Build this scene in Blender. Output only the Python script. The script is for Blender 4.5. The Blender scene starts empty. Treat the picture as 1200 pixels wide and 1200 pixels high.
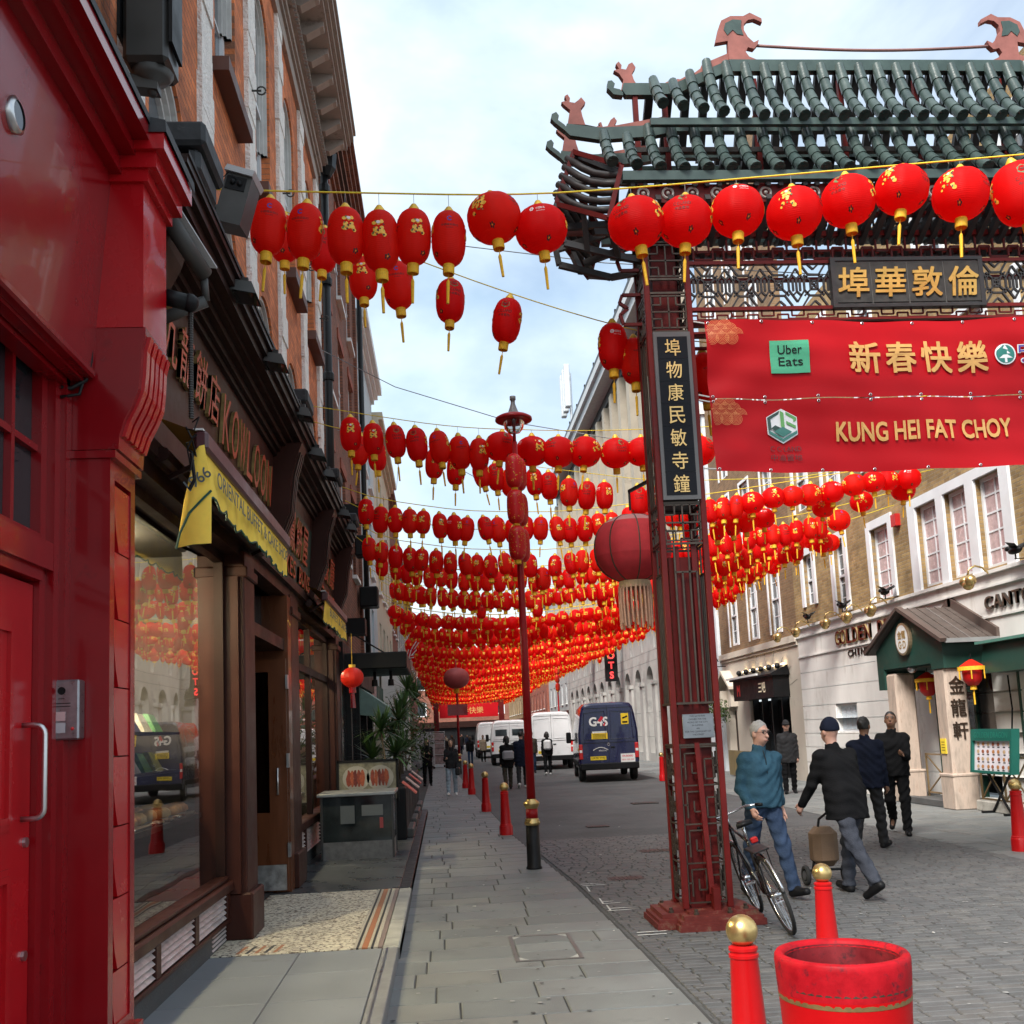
import bpy, math, random
import numpy as np
from mathutils import Vector, Matrix
R = math.radians
random.seed(7)
S = bpy.context.scene
COL = S.collection
# ---------------------------------------------------------------- camera
def make_camera():
    f, PX, PY, H = 1200., 600., 704., 1.8
    rho, p = .045, math.atan(.127)
    Z = np.array([-math.sin(rho)*math.cos(p), math.cos(rho)*math.cos(p), math.sin(p)])
    d = np.array([(520-PX)/f, -(860-PY)/f, 1.]); d -= Z*(d@Z); d /= np.linalg.norm(d)
    X = np.cross(d, Z)
    if X[0] < 0: X = -X
    M = np.array([X, d, Z])
    cam = bpy.data.cameras.new('camera'); cam.sensor_width = 36; cam.lens = 36
    cam.shift_y = 104/1200; cam.clip_end = 3000; cam.clip_start = .05
    o = bpy.data.objects.new('camera', cam); COL.objects.link(o)
    m = Matrix.Identity(4)
    for i in range(3):
        m[i][0] = M[i, 0]; m[i][1] = M[i, 1]; m[i][2] = -M[i, 2]
    m[2][3] = H
    o.matrix_world = m
    S.camera = o
make_camera()
# ---------------------------------------------------------------- light
SUN_EL, SUN_AZ = R(48), R(212)     # azimuth measured from +Y clockwise
W = bpy.data.worlds.new('World'); S.world = W; W.use_nodes = True
def world():
    nt = W.node_tree; n = nt.nodes; l = nt.links; n.clear()
    out = n.new('ShaderNodeOutputWorld'); bg = n.new('ShaderNodeBackground')
    sky = n.new('ShaderNodeTexSky'); sky.sky_type = 'NISHITA'; sky.sun_disc = False
    sky.sun_elevation = SUN_EL; sky.sun_rotation = SUN_AZ; sky.air_density = 1; sky.dust_density = 3.0
    tc = n.new('ShaderNodeTexCoord'); mp = n.new('ShaderNodeMapping'); mp.inputs['Scale'].default_value = (1, 1, 1.7)
    mp.inputs['Location'].default_value = (.5, .13, .2)
    nz = n.new('ShaderNodeTexNoise'); nz.inputs['Scale'].default_value = 2.1; nz.inputs['Detail'].default_value = 7
    nz.inputs['Roughness'].default_value = .55; nz.inputs['Distortion'].default_value = .3
    rp = n.new('ShaderNodeValToRGB'); rp.color_ramp.elements[0].position = .36; rp.color_ramp.elements[0].color = (.34,)*3+(1,)
    rp.color_ramp.elements[1].position = .62; rp.color_ramp.elements[1].color = (1,)*3+(1,)
    nz2 = n.new('ShaderNodeTexNoise'); nz2.inputs['Scale'].default_value = 3.5; nz2.inputs['Detail'].default_value = 6
    cr = n.new('ShaderNodeValToRGB'); cr.color_ramp.elements[0].position = .3; cr.color_ramp.elements[0].color = (3.1, 4.05, 4.6, 1)
    cr.color_ramp.elements[1].position = .66; cr.color_ramp.elements[1].color = (6.1, 6.6, 6.8, 1)
    mx = n.new('ShaderNodeMixRGB')
    l.new(tc.outputs['Generated'], mp.inputs[0]); l.new(mp.outputs[0], nz.inputs[0]); l.new(mp.outputs[0], nz2.inputs[0])
    l.new(nz.outputs[0], rp.inputs[0]); l.new(nz2.outputs[0], cr.inputs[0])
    l.new(rp.outputs[0], mx.inputs[0]); l.new(sky.outputs[0], mx.inputs[1]); l.new(cr.outputs[0], mx.inputs[2])
    l.new(mx.outputs[0], bg.inputs[0]); bg.inputs[1].default_value = .1
    l.new(bg.outputs[0], out.inputs[0])
world()
sun = bpy.data.lights.new('sun', 'SUN'); sun.energy = 2.6; sun.angle = R(22); sun.color = (1, .96, .9)
so = bpy.data.objects.new('sun', sun); COL.objects.link(so)
sd = Vector((math.sin(SUN_AZ)*math.cos(SUN_EL), math.cos(SUN_AZ)*math.cos(SUN_EL), math.sin(SUN_EL)))
so.rotation_euler = sd.to_track_quat('Z', 'Y').to_euler()
S.view_settings.view_transform = 'Standard'; S.view_settings.look = 'None'
S.view_settings.gamma = 1; S.view_settings.exposure = 1.3
S.view_settings.use_curve_mapping = False
S.render.engine = 'CYCLES'
S.cycles.max_bounces = 6; S.cycles.diffuse_bounces = 3; S.cycles.glossy_bounces = 3; S.cycles.transmission_bounces = 4
S.cycles.transparent_max_bounces = 8; S.cycles.caustics_reflective = False; S.cycles.caustics_refractive = False
S.cycles.sample_clamp_indirect = 4
# ---------------------------------------------------------------- materials
MATS = {}
def mat(name, col, rough=.6, metal=0., var=.14, vs=3., bump=0., bs=60., spec=.5, coat=0., transl=0., dirt=None, ds=2.5, dth=.58, stretch=None):
    if name in MATS: return MATS[name]
    m = bpy.data.materials.new(name); m.use_nodes = True; nt = m.node_tree; n = nt.nodes; l = nt.links
    b = n['Principled BSDF']
    b.inputs['Roughness'].default_value = rough; b.inputs['Metallic'].default_value = metal
    b.inputs['Specular IOR Level'].default_value = spec; b.inputs['Coat Weight'].default_value = coat
    g = n.new('ShaderNodeNewGeometry'); vec = g.outputs['Position']
    if stretch:
        mp = n.new('ShaderNodeMapping'); mp.inputs['Scale'].default_value = stretch; l.new(vec, mp.inputs[0]); vec = mp.outputs[0]
    nz = n.new('ShaderNodeTexNoise'); nz.inputs['Scale'].default_value = vs; nz.inputs['Detail'].default_value = 6; nz.inputs['Roughness'].default_value = .62
    l.new(vec, nz.inputs['Vector'])
    mr = n.new('ShaderNodeMapRange'); mr.inputs[1].default_value = .3; mr.inputs[2].default_value = .7
    mr.inputs[3].default_value = 1-var; mr.inputs[4].default_value = 1+var; l.new(nz.outputs[0], mr.inputs[0])
    mu = n.new('ShaderNodeVectorMath'); mu.operation = 'SCALE'; mu.inputs[0].default_value = col[:3]; l.new(mr.outputs[0], mu.inputs['Scale'])
    cs = mu.outputs[0]
    if dirt:
        nd = n.new('ShaderNodeTexNoise'); nd.inputs['Scale'].default_value = ds; nd.inputs['Detail'].default_value = 9; nd.inputs['Roughness'].default_value = .7
        l.new(vec, nd.inputs['Vector'])
        rd = n.new('ShaderNodeMapRange'); rd.inputs[1].default_value = dth; rd.inputs[2].default_value = dth+.14; l.new(nd.outputs[0], rd.inputs[0])
        mx = n.new('ShaderNodeMixRGB'); l.new(rd.outputs[0], mx.inputs[0]); l.new(cs, mx.inputs[1]); mx.inputs[2].default_value = (*dirt[:3], 1)
        cs = mx.outputs[0]
    l.new(cs, b.inputs['Base Color'])
    rr = n.new('ShaderNodeMapRange'); rr.inputs[1].default_value = .3; rr.inputs[2].default_value = .7
    rr.inputs[3].default_value = max(.02, rough*.8); rr.inputs[4].default_value = min(1, rough*1.2); l.new(nz.outputs[0], rr.inputs[0]); l.new(rr.outputs[0], b.inputs['Roughness'])
    if bump:
        nb = n.new('ShaderNodeTexNoise'); nb.inputs['Scale'].default_value = bs; nb.inputs['Detail'].default_value = 4; l.new(vec, nb.inputs['Vector'])
        bp = n.new('ShaderNodeBump'); bp.inputs['Strength'].default_value = bump; bp.inputs['Distance'].default_value = .01
        l.new(nb.outputs[0], bp.inputs['Height']); l.new(bp.outputs[0], b.inputs['Normal'])
    if transl:
        tr = n.new('ShaderNodeBsdfTranslucent'); l.new(cs, tr.inputs[0]); ms = n.new('ShaderNodeMixShader'); ms.inputs[0].default_value = transl
        l.new(b.outputs[0], ms.inputs[1]); l.new(tr.outputs[0], ms.inputs[2]); l.new(ms.outputs[0], n['Material Output'].inputs[0])
    MATS[name] = m; return m
def brick(name, c1, c2, mortar, axis='x', bw=.225, bh=.075, ms=.008, var=.25, bump=.5, vs=1.3):
    if name in MATS: return MATS[name]
    m = bpy.data.materials.new(name); m.use_nodes = True; nt = m.node_tree; n = nt.nodes; l = nt.links
    b = n['Principled BSDF']; b.inputs['Roughness'].default_value = .85
    g = n.new('ShaderNodeNewGeometry'); sp = n.new('ShaderNodeSeparateXYZ'); cb = n.new('ShaderNodeCombineXYZ')
    l.new(g.outputs['Position'], sp.inputs[0])
    a, c = {'x': (1, 2), 'y': (0, 2), 'z': (0, 1)}[axis]
    l.new(sp.outputs[a], cb.inputs[0]); l.new(sp.outputs[c], cb.inputs[1])
    t = n.new('ShaderNodeTexBrick'); t.inputs['Scale'].default_value = 1; t.inputs['Brick Width'].default_value = bw
    t.inputs['Row Height'].default_value = bh; t.inputs['Mortar Size'].default_value = ms; t.inputs['Mortar Smooth'].default_value = .3
    t.inputs['Color1'].default_value = (*c1, 1); t.inputs['Color2'].default_value = (*c2, 1); t.inputs['Mortar'].default_value = (*mortar, 1)
    t.inputs['Bias'].default_value = 0
    l.new(cb.outputs[0], t.inputs['Vector'])
    nz = n.new('ShaderNodeTexNoise'); nz.inputs['Scale'].default_value = vs; nz.inputs['Detail'].default_value = 8; nz.inputs['Roughness'].default_value = .7
    l.new(g.outputs['Position'], nz.inputs['Vector'])
    mr = n.new('ShaderNodeMapRange'); mr.inputs[1].default_value = .3; mr.inputs[2].default_value = .7; mr.inputs[3].default_value = 1-var; mr.inputs[4].default_value = 1+var
    l.new(nz.outputs[0], mr.inputs[0])
    mu = n.new('ShaderNodeVectorMath'); mu.operation = 'SCALE'; l.new(t.outputs[0], mu.inputs[0]); l.new(mr.outputs[0], mu.inputs['Scale'])
    l.new(mu.outputs[0], b.inputs['Base Color'])
    nb = n.new('ShaderNodeTexNoise'); nb.inputs['Scale'].default_value = 45; l.new(g.outputs['Position'], nb.inputs['Vector'])
    ad = n.new('ShaderNodeMath'); ad.operation = 'MULTIPLY_ADD'; ad.inputs[1].default_value = -1.; l.new(t.outputs['Fac'], ad.inputs[0]); l.new(nb.outputs[0], ad.inputs[2])
    bp = n.new('ShaderNodeBump'); bp.inputs['Strength'].default_value = bump; bp.inputs['Distance'].default_value = .01
    l.new(ad.outputs[0], bp.inputs['Height']); l.new(bp.outputs[0], b.inputs['Normal'])
    MATS[name] = m; return m
def glass(name, tint=(.9, .95, .95), refl=1.0, ior=1.5):
    if name in MATS: return MATS[name]
    m = bpy.data.materials.new(name); m.use_nodes = True; nt = m.node_tree; n = nt.nodes; l = nt.links; n.clear()
    o = n.new('ShaderNodeOutputMaterial'); t = n.new('ShaderNodeBsdfTransparent'); t.inputs[0].default_value = (*tint, 1)
    gl = n.new('ShaderNodeBsdfGlossy'); gl.inputs['Roughness'].default_value = .01; gl.inputs[0].default_value = (1, 1, 1, 1)
    fr = n.new('ShaderNodeFresnel'); fr.inputs[0].default_value = ior
    g = n.new('ShaderNodeNewGeometry'); nb = n.new('ShaderNodeTexNoise'); nb.inputs['Scale'].default_value = 1.2; nb.inputs['Detail'].default_value = 1
    l.new(g.outputs['Position'], nb.inputs['Vector'])
    bp = n.new('ShaderNodeBump'); bp.inputs['Strength'].default_value = .04; bp.inputs['Distance'].default_value = .05; l.new(nb.outputs[0], bp.inputs['Height'])
    l.new(bp.outputs[0], gl.inputs['Normal'])
    mu = n.new('ShaderNodeMath'); mu.operation = 'MULTIPLY'; mu.use_clamp = True; mu.inputs[1].default_value = refl; l.new(fr.outputs[0], mu.inputs[0])
    ms = n.new('ShaderNodeMixShader'); l.new(mu.outputs[0], ms.inputs[0]); l.new(t.outputs[0], ms.inputs[1]); l.new(gl.outputs[0], ms.inputs[2]); l.new(ms.outputs[0], o.inputs[0])
    MATS[name] = m; return m
def emit(name, col, st):
    if name in MATS: return MATS[name]
    m = bpy.data.materials.new(name); m.use_nodes = True; b = m.node_tree.nodes['Principled BSDF']
    b.inputs['Base Color'].default_value = (*col, 1); b.inputs['Emission Color'].default_value = (*col, 1); b.inputs['Emission Strength'].default_value = st
    MATS[name] = m; return m
# ---------------------------------------------------------------- mesh builder
OFF = {}
class MB:
    def __init__(s): s.v = []; s.f = []; s.mi = []; s.cur = 0
    def face(s, pts):
        i = len(s.v); s.v.extend([tuple(p) for p in pts]); s.f.append(tuple(range(i, i+len(pts)))); s.mi.append(s.cur)
    def raw(s, vs, fs):
        i = len(s.v); s.v.extend([tuple(p) for p in vs]); s.f.extend([tuple(i+k for k in f) for f in fs]); s.mi.extend([s.cur]*len(fs)); return s
    def box(s, x0, x1, y0, y1, z0, z1):
        vs = [(x, y, z) for z in (z0, z1) for y in (y0, y1) for x in (x0, x1)]
        return s.raw(vs, [(0, 2, 3, 1), (4, 5, 7, 6), (0, 1, 5, 4), (2, 6, 7, 3), (0, 4, 6, 2), (1, 3, 7, 5)])
    def bbox(s, x0, x1, y0, y1, z0, z1, b=.01):   # chamfered box
        if x0 > x1: x0, x1 = x1, x0
        if y0 > y1: y0, y1 = y1, y0
        b = min(b, (x1-x0)*.45, (y1-y0)*.45, (z1-z0)*.45)
        c = [(x0, x1), (y0, y1), (z0, z1)]; vs = []; idx = {}
        for sx in (0, 1):
            for sy in (0, 1):
                for sz in (0, 1):
                    sg = (sx, sy, sz)
                    for ax in range(3):
                        p = [c[k][sg[k]] if k == ax else c[k][sg[k]]+(b if sg[k] == 0 else -b) for k in range(3)]
                        idx[(sg, ax)] = len(vs); vs.append(p)
        fs = []
        for ax in range(3):
            o = [k for k in range(3) if k != ax]
            for sv in (0, 1):
                q = []
                for a, bb in ((0, 0), (1, 0), (1, 1), (0, 1)):
                    sg = [0, 0, 0]; sg[ax] = sv; sg[o[0]] = a; sg[o[1]] = bb; q.append(idx[(tuple(sg), ax)])
                fs.append(q)
            # edges along axis ax
            for a in (0, 1):
                for bb in (0, 1):
                    s0 = [0, 0, 0]; s1 = [0, 0, 0]; s0[ax] = 0; s1[ax] = 1
                    for sg in (s0, s1): sg[o[0]] = a; sg[o[1]] = bb
                    s0 = tuple(s0); s1 = tuple(s1)
                    fs.append([idx[(s0, o[0])], idx[(s1, o[0])], idx[(s1, o[1])], idx[(s0, o[1])]])
        for sx in (0, 1):
            for sy in (0, 1):
                for sz in (0, 1): fs.append([idx[((sx, sy, sz), k)] for k in range(3)])
        return s.raw(vs, fs)
    def obox(s, c, ax, ay, az):   # centre and three half-axis vectors
        c, ax, ay, az = map(Vector, (c, ax, ay, az))
        vs = [c+ax*i+ay*j+az*k for k in (-1, 1) for j in (-1, 1) for i in (-1, 1)]
        return s.raw(vs, [(0, 2, 3, 1), (4, 5, 7, 6), (0, 1, 5, 4), (2, 6, 7, 3), (0, 4, 6, 2), (1, 3, 7, 5)])
    def bar(s, p0, p1, w, h, up=(0, 0, 1)):    # rectangular bar between two points
        p0, p1 = Vector(p0), Vector(p1); d = p1-p0
        if d.length < 1e-6: return s
        dn = d.normalized(); u = Vector(up)
        if abs(dn.dot(u)) > .98: u = Vector((0, 1, 0))
        a = dn.cross(u).normalized(); b2 = a.cross(dn).normalized()
        return s.obox((p0+p1)/2, d/2, a*(w/2), b2*(h/2))
    def tube(s, pts, r, n=8, cap=True):
        pts = [Vector(p) for p in pts]; rs = r if isinstance(r, (list, tuple)) else [r]*len(pts)
        vs = []; fs = []; prev = None
        for i, p in enumerate(pts):
            t = (pts[min(i+1, len(pts)-1)]-pts[max(i-1, 0)])
            if t.length < 1e-9: t = Vector((0, 0, 1))
            t.normalize()
            if prev is None:
                a = t.orthogonal().normalized()
            else:
                a = prev-t*prev.dot(t)
                a = a.normalized() if a.length > 1e-6 else t.orthogonal().normalized()
            prev = a; b2 = t.cross(a)
            for k in range(n):
                an = 2*math.pi*k/n; vs.append(p+(a*math.cos(an)+b2*math.sin(an))*rs[i])
        for i in range(len(pts)-1):
            for k in range(n): fs.append((i*n+k, i*n+(k+1) % n, (i+1)*n+(k+1) % n, (i+1)*n+k))
        if cap: fs.append(tuple(range(n-1, -1, -1))); fs.append(tuple(range((len(pts)-1)*n, len(pts)*n)))
        return s.raw(vs, fs)
    def lathe(s, prof, n=16, c=(0, 0, 0), mod=None, cap=True):
        vs = []; fs = []; m = len(prof)
        for (r, z) in prof:
            for k in range(n):
                an = 2*math.pi*k/n; q = r*(mod(an, z) if mod else 1); vs.append((c[0]+q*math.cos(an), c[1]+q*math.sin(an), c[2]+z))
        for i in range(m-1):
            for k in range(n): fs.append((i*n+k, i*n+(k+1) % n, (i+1)*n+(k+1) % n, (i+1)*n+k))
        if cap: fs.append(tuple(range(n-1, -1, -1))); fs.append(tuple(range((m-1)*n, m*n)))
        return s.raw(vs, fs)
    def prism(s, poly, fn, d0, d1):   # poly in (u,v), fn(u,v,d)->xyz
        n = len(poly); vs = [fn(u, v, d0) for u, v in poly]+[fn(u, v, d1) for u, v in poly]
        fs = [tuple(range(n)), tuple(range(2*n-1, n-1, -1))]+[(i, (i+1) % n, n+(i+1) % n, n+i) for i in range(n)]
        return s.raw(vs, fs)
    def sphere(s, c, r, n=14, m=9, sc=(1, 1, 1)):
        vs = []; fs = []
        for i in range(m+1):
            th = math.pi*i/m
            for k in range(n):
                a = 2*math.pi*k/n
                vs.append((c[0]+r*sc[0]*math.sin(th)*math.cos(a), c[1]+r*sc[1]*math.sin(th)*math.sin(a), c[2]-r*sc[2]*math.cos(th)))
        for i in range(m):
            for k in range(n): fs.append((i*n+k, i*n+(k+1) % n, (i+1)*n+(k+1) % n, (i+1)*n+k))
        return s.raw(vs, fs)
    def mesh(s, name, mats, off=None, smooth=False):
        me = bpy.data.meshes.new(name)
        vs = s.v if off is None else [(a-off[0], b-off[1], c-off[2]) for a, b, c in s.v]
        me.from_pydata(vs, [], s.f)
        for m in (mats if isinstance(mats, (list, tuple)) else [mats]): me.materials.append(m)
        if any(s.mi): me.polygons.foreach_set('material_index', s.mi)
        if smooth: me.polygons.foreach_set('use_smooth', [True]*len(me.polygons))
        me.update(); return me
    def build(s, name, mats, parent=None, smooth=False, off=None):
        o0 = OFF.get(parent, (0, 0, 0)) if off is None else off
        me = s.mesh(name, mats, o0 if any(o0) else None, smooth)
        if smooth == 'auto' or smooth is True and False: pass
        o = bpy.data.objects.new(name, me); COL.objects.link(o)
        if parent is not None: o.parent = parent
        elif any(o0): o.location = o0
        OFF[o] = o0; return o
def sharp(o, ang=35):
    me = o.data; me.polygons.foreach_set('use_smooth', [True]*len(me.polygons)); me.set_sharp_from_angle(angle=R(ang)); return o
def tag(o, label=None, cat=None, group=None, kind=None):
    if label: o['label'] = label
    if cat: o['category'] = cat
    if group: o['group'] = group
    if kind: o['kind'] = kind
    return o
def thing(name, label, cat, loc=(0, 0, 0), group=None):
    o = bpy.data.objects.new(name, None); COL.objects.link(o); o.location = loc; o.empty_display_size = .2
    OFF[o] = tuple(loc); return tag(o, label, cat, group)
def local(o): OFF[o] = (0, 0, 0); return o     # children of o are given in o's own coordinates
def copy_tree(o, parent=None):
    c = o.copy(); COL.objects.link(c); c.parent = parent
    for ch in CH.get(o, ()): copy_tree(ch, c)
    return c
CH = {}
def index_children(root):
    CH.clear()
    for o in bpy.data.objects:
        if o.parent is not None: CH.setdefault(o.parent, []).append(o)
# ---------------------------------------------------------------- lettering
_FC = {}
def glyphs(body, size=1., bold=0., shear=0.):
    """returns verts, faces of flat lettering, origin centred"""
    key = (body, bold, shear)
    if key not in _FC:
        c = bpy.data.curves.new('t', 'FONT'); c.body = body; c.align_x = 'CENTER'; c.align_y = 'CENTER'; c.offset = bold; c.shear = shear
        c.resolution_u = 3
        o = bpy.data.objects.new('t', c); me = o.to_mesh()
        vs = [tuple(v.co) for v in me.vertices]; fs = [tuple(p.vertices) for p in me.polygons]
        o.to_mesh_clear(); bpy.data.objects.remove(o); bpy.data.curves.remove(c)
        if vs:
            xs = [v[0] for v in vs]; ys = [v[1] for v in vs]; cx = (min(xs)+max(xs))/2; cy = (min(ys)+max(ys))/2
            vs = [(v[0]-cx, v[1]-cy) for v in vs]
        _FC[key] = (vs, fs)
    vs, fs = _FC[key]
    return [(a*size, b*size) for a, b in vs], fs
def put_text(mb, body, o, rt, up, w=None, h=None, size=None, bold=0., depth=0., shear=0.):
    """lettering on plane through o with right/up unit vectors; fitted to width w and/or height h"""
    vs, fs = glyphs(body, 1., 0., shear)
    if not vs: return
    if bold > 0 and len(body) < 30:
        W0 = max(v[0] for v in vs)-min(v[0] for v in vs); H0 = max(v[1] for v in vs)-min(v[1] for v in vs); k0 = (w/W0 if w else h/H0 if h else size or 1); k1 = (h/H0 if h else k0); o, rt, up = Vector(o), Vector(rt), Vector(up); nn = rt.cross(up).normalized()
        for i, (a, b) in enumerate(((1, 1), (-1, 1), (1, -1), (-1, -1))):
            put_text(mb, body, o+rt*(a*bold*k0)+up*(b*bold*k1)+nn*(.0004*(i+1)), rt, up, w, h, size, 0., depth, shear)
    W_ = max(v[0] for v in vs)-min(v[0] for v in vs); H_ = max(v[1] for v in vs)-min(v[1] for v in vs)
    sx = sy = size or 1
    if w and h: sx, sy = w/W_, h/H_
    elif w: sx = sy = w/W_
    elif h: sx = sy = h/H_
    o, rt, up = Vector(o), Vector(rt), Vector(up); nn = rt.cross(up).normalized()
    P = [o+rt*(a*sx)+up*(b*sy) for a, b in vs]
    if depth == 0: mb.raw(P, fs); return
    n = len(P); Q = [p+nn*depth for p in P]
    es = {}
    for f in fs:
        for i in range(len(f)):
            e = (f[i], f[(i+1) % len(f)]); es[e] = es.get(e, 0)+1
    side = [(a, b, b+n, a+n) for (a, b) in es if (b, a) not in es]
    mb.raw(P+Q, [tuple(reversed(f)) for f in fs]+[tuple(k+n for k in f) for f in fs]+side)
def ordinal(n):
    a = ['', 'first', 'second', 'third', 'fourth', 'fifth', 'sixth', 'seventh', 'eighth', 'ninth', 'tenth', 'eleventh', 'twelfth', 'thirteenth', 'fourteenth', 'fifteenth', 'sixteenth', 'seventeenth', 'eighteenth', 'nineteenth']
    t = ['', '', 'twent', 'thirt', 'fort', 'fift', 'sixt', 'sevent', 'eight', 'ninet']
    if n < 20: return a[n]
    return t[n//10]+('ieth' if n % 10 == 0 else 'y-'+a[n % 10])
# ---------------------------------------------------------------- facades
def plane(side, c):
    return (lambda u, v, d: (c-d, u, v)) if side == 'L' else (lambda u, v, d: (c+d, u, v)) if side == 'R' else (lambda u, v, d: (u, c+d, v))
def fbox(mb, P, u0, u1, v0, v1, d0, d1):
    vs = [P(u, v, d) for d in (d0, d1) for v in (v0, v1) for u in (u0, u1)]
    return mb.raw(vs, [(0, 2, 3, 1), (4, 5, 7, 6), (0, 1, 5, 4), (2, 6, 7, 3), (0, 4, 6, 2), (1, 3, 7, 5)])
def arcpts(u0, u1, vs, rise, n=12):
    cx = (u0+u1)/2; a = (u1-u0)/2
    return [(cx-a*math.cos(math.pi*i/n), vs+rise*math.sin(math.pi*i/n)) for i in range(n+1)]
def wall(parent, P, u0, u1, v0, v1, ops, m, rev=.12, name='wall', thick=.3):
    """wall sheet with real openings; op = (u0,u1,v0,v1,rise)"""
    mb = MB()
    us = sorted({u0, u1, *[o[0] for o in ops], *[o[1] for o in ops]}); vz = sorted({v0, v1, *[o[2] for o in ops], *[o[3] for o in ops]})
    for a, b in zip(us, us[1:]):
        for c, d in zip(vz, vz[1:]):
            mu, mv = (a+b)/2, (c+d)/2
            if any(o[0] < mu < o[1] and o[2] < mv < o[3] for o in ops): continue
            mb.face([P(a, c, 0), P(b, c, 0), P(b, d, 0), P(a, d, 0)])
    for o in ops:
        a, b, c, d = o[:4]; rise = o[4] if len(o) > 4 else 0
        edge = [(a, c), (b, c)]
        if rise:
            ap = arcpts(a, b, d-rise, rise); mid = len(ap)//2
            for i in range(mid): mb.face([P(*ap[i], 0), P(*ap[i+1], 0), P(a, d, 0)])
            for i in range(mid, len(ap)-1): mb.face([P(*ap[i], 0), P(*ap[i+1], 0), P(b, d, 0)])
            edge = [(a, c), (b, c)]+list(reversed(ap))
        else: edge += [(b, d), (a, d)]
        for i in range(len(edge)):
            p, q = edge[i], edge[(i+1) % len(edge)]
            mb.face([P(*p, 0), P(*q, 0), P(*q, rev), P(*p, rev)])
    # closing top and ends so that the wall is a solid slab from other viewpoints
    mb.face([P(u0, v1, 0), P(u1, v1, 0), P(u1, v1, thick), P(u0, v1, thick)])
    mb.face([P(u0, v0, 0), P(u0, v1, 0), P(u0, v1, thick), P(u0, v0, thick)])
    mb.face([P(u1, v0, 0), P(u1, v1, 0), P(u1, v1, thick), P(u1, v0, thick)])
    return mb.build(name, m, parent)
def window(parent, P, u0, u1, v0, v1, rev, fm, pm, cols=2, rows=2, fw=.06, bw=.03, rise=0, sill=None, sash=False, panes=True):
    """window part > pane, glazing_bar, sill sub-parts"""
    mb = MB(); d0, d1 = rev-.07, rev-.005
    fbox(mb, P, u0, u0+fw, v0, v1-rise, d0, d1); fbox(mb, P, u1-fw, u1, v0, v1-rise, d0, d1)
    fbox(mb, P, u0+fw, u1-fw, v0, v0+fw, d0, d1)
    if rise:
        o = arcpts(u0, u1, v1-rise, rise); i_ = arcpts(u0+fw, u1-fw, v1-rise, rise-fw)
        for k in range(len(o)-1):
            mb.raw([P(*q, d) for d in (d0, d1) for q in (o[k], o[k+1], i_[k+1], i_[k])], [(0, 1, 2, 3), (4, 5, 6, 7), (3, 2, 6, 7)])
    else: fbox(mb, P, u0+fw, u1-fw, v1-fw, v1, d0, d1)
    if sash: fbox(mb, P, u0+fw, u1-fw, (v0+v1)/2-.025, (v0+v1)/2+.03, d0-.02, d1)
    w = mb.build('window', fm, parent)
    gb = MB(); vt = v1-rise*.5
    for i in range(1, cols): u = u0+(u1-u0)*i/cols; fbox(gb, P, u-bw/2, u+bw/2, v0+fw, vt, d0+.025, d1-.005)
    for j in range(1, rows):
        v = v0+(v1-v0)*j/rows; fbox(gb, P, u0+fw, u1-fw, v-bw/2, v+bw/2, d0+.026, d1-.006)
    if gb.v: gb.build('glazing_bar', fm, w)
    if panes:
        for i in range(cols):
            for j in range(rows):
                a, b = u0+(u1-u0)*i/cols, u0+(u1-u0)*(i+1)/cols; c, d = v0+(v1-v0)*j/rows, v0+(v1-v0)*(j+1)/rows
                t = random.uniform(-.003, .003); q = MB()
                if rise and j == rows-1:
                    poly = [(a, c), (b, c)]+[p for p in reversed(arcpts(u0, u1, v1-rise, rise)) if a-1e-6 <= p[0] <= b+1e-6 and p[1] >= c]
                    q.face([P(p[0], p[1], rev-.03) for p in poly])
                else: q.face([P(a, c, rev-.03+t), P(b, c, rev-.03-t), P(b, d, rev-.03), P(a, d, rev-.03)])
                q.build('pane', pm, w)
    if sill is not None:
        q = MB(); fbox(q, P, u0-.07, u1+.07, v0-.09, v0-.004, -.11, rev-.01); q.build('sill', sill, w)
    return w
# ================================================================ MATERIAL SET
m_slab = [mat('slab_%d' % i, c, .62, var=.16, vs=2.2, bump=.25, bs=90, dirt=(.14, .143, .141), ds=1.4, dth=.54) for i, c in enumerate([(.178, .188, .184), (.198, .206, .202), (.16, .169, .167), (.187, .19, .181)])]
m_joint = mat('slab_joint', (.05, .05, .048), .9, bump=.3)
m_sett = [mat('sett_%d' % i, c, .62, var=.2, vs=5, bump=.5, bs=70, dirt=(.045, .045, .045), ds=2, dth=.62) for i, c in enumerate([(.095, .096, .097), (.104, .104, .104), (.088, .090, .091), (.114, .112, .109)])]
m_road = brick('road_setts', (.085, .086, .088), (.098, .098, .099), (.06, .06, .06), 'z', .2, .1, .006, var=.3, bump=.35, vs=.6)
m_red = mat('red_gloss_paint', (.25, .003, .007), .24, var=.1, vs=2.5, spec=.45, coat=.25, bump=.07, bs=14, dirt=(.15, .006, .008), ds=5, dth=.6)
m_redv = mat('red_gloss_paint_bright', (.44, .005, .010), .25, var=.1, vs=2.5, spec=.45, coat=.2, bump=.06, bs=14, dirt=(.30, .01, .014), ds=6, dth=.6)
m_brown = mat('brown_shop_paint', (.04, .011, .007), .42, spec=.22, var=.2, vs=3, bump=.06, bs=30, dirt=(.09, .045, .035), ds=6, dth=.66)
m_brownd = mat('dark_brown_paint', (.02, .007, .005), .45, spec=.2, var=.2, bump=.05, bs=30)
m_lead = mat('lead_flashing', (.04, .042, .046), .6, spec=.25, var=.3, vs=7, bump=.5, bs=14, dirt=(.12, .12, .12), ds=9, dth=.62)
m_black = mat('black_plastic', (.008, .008, .009), .5, var=.2, spec=.2)
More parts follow.
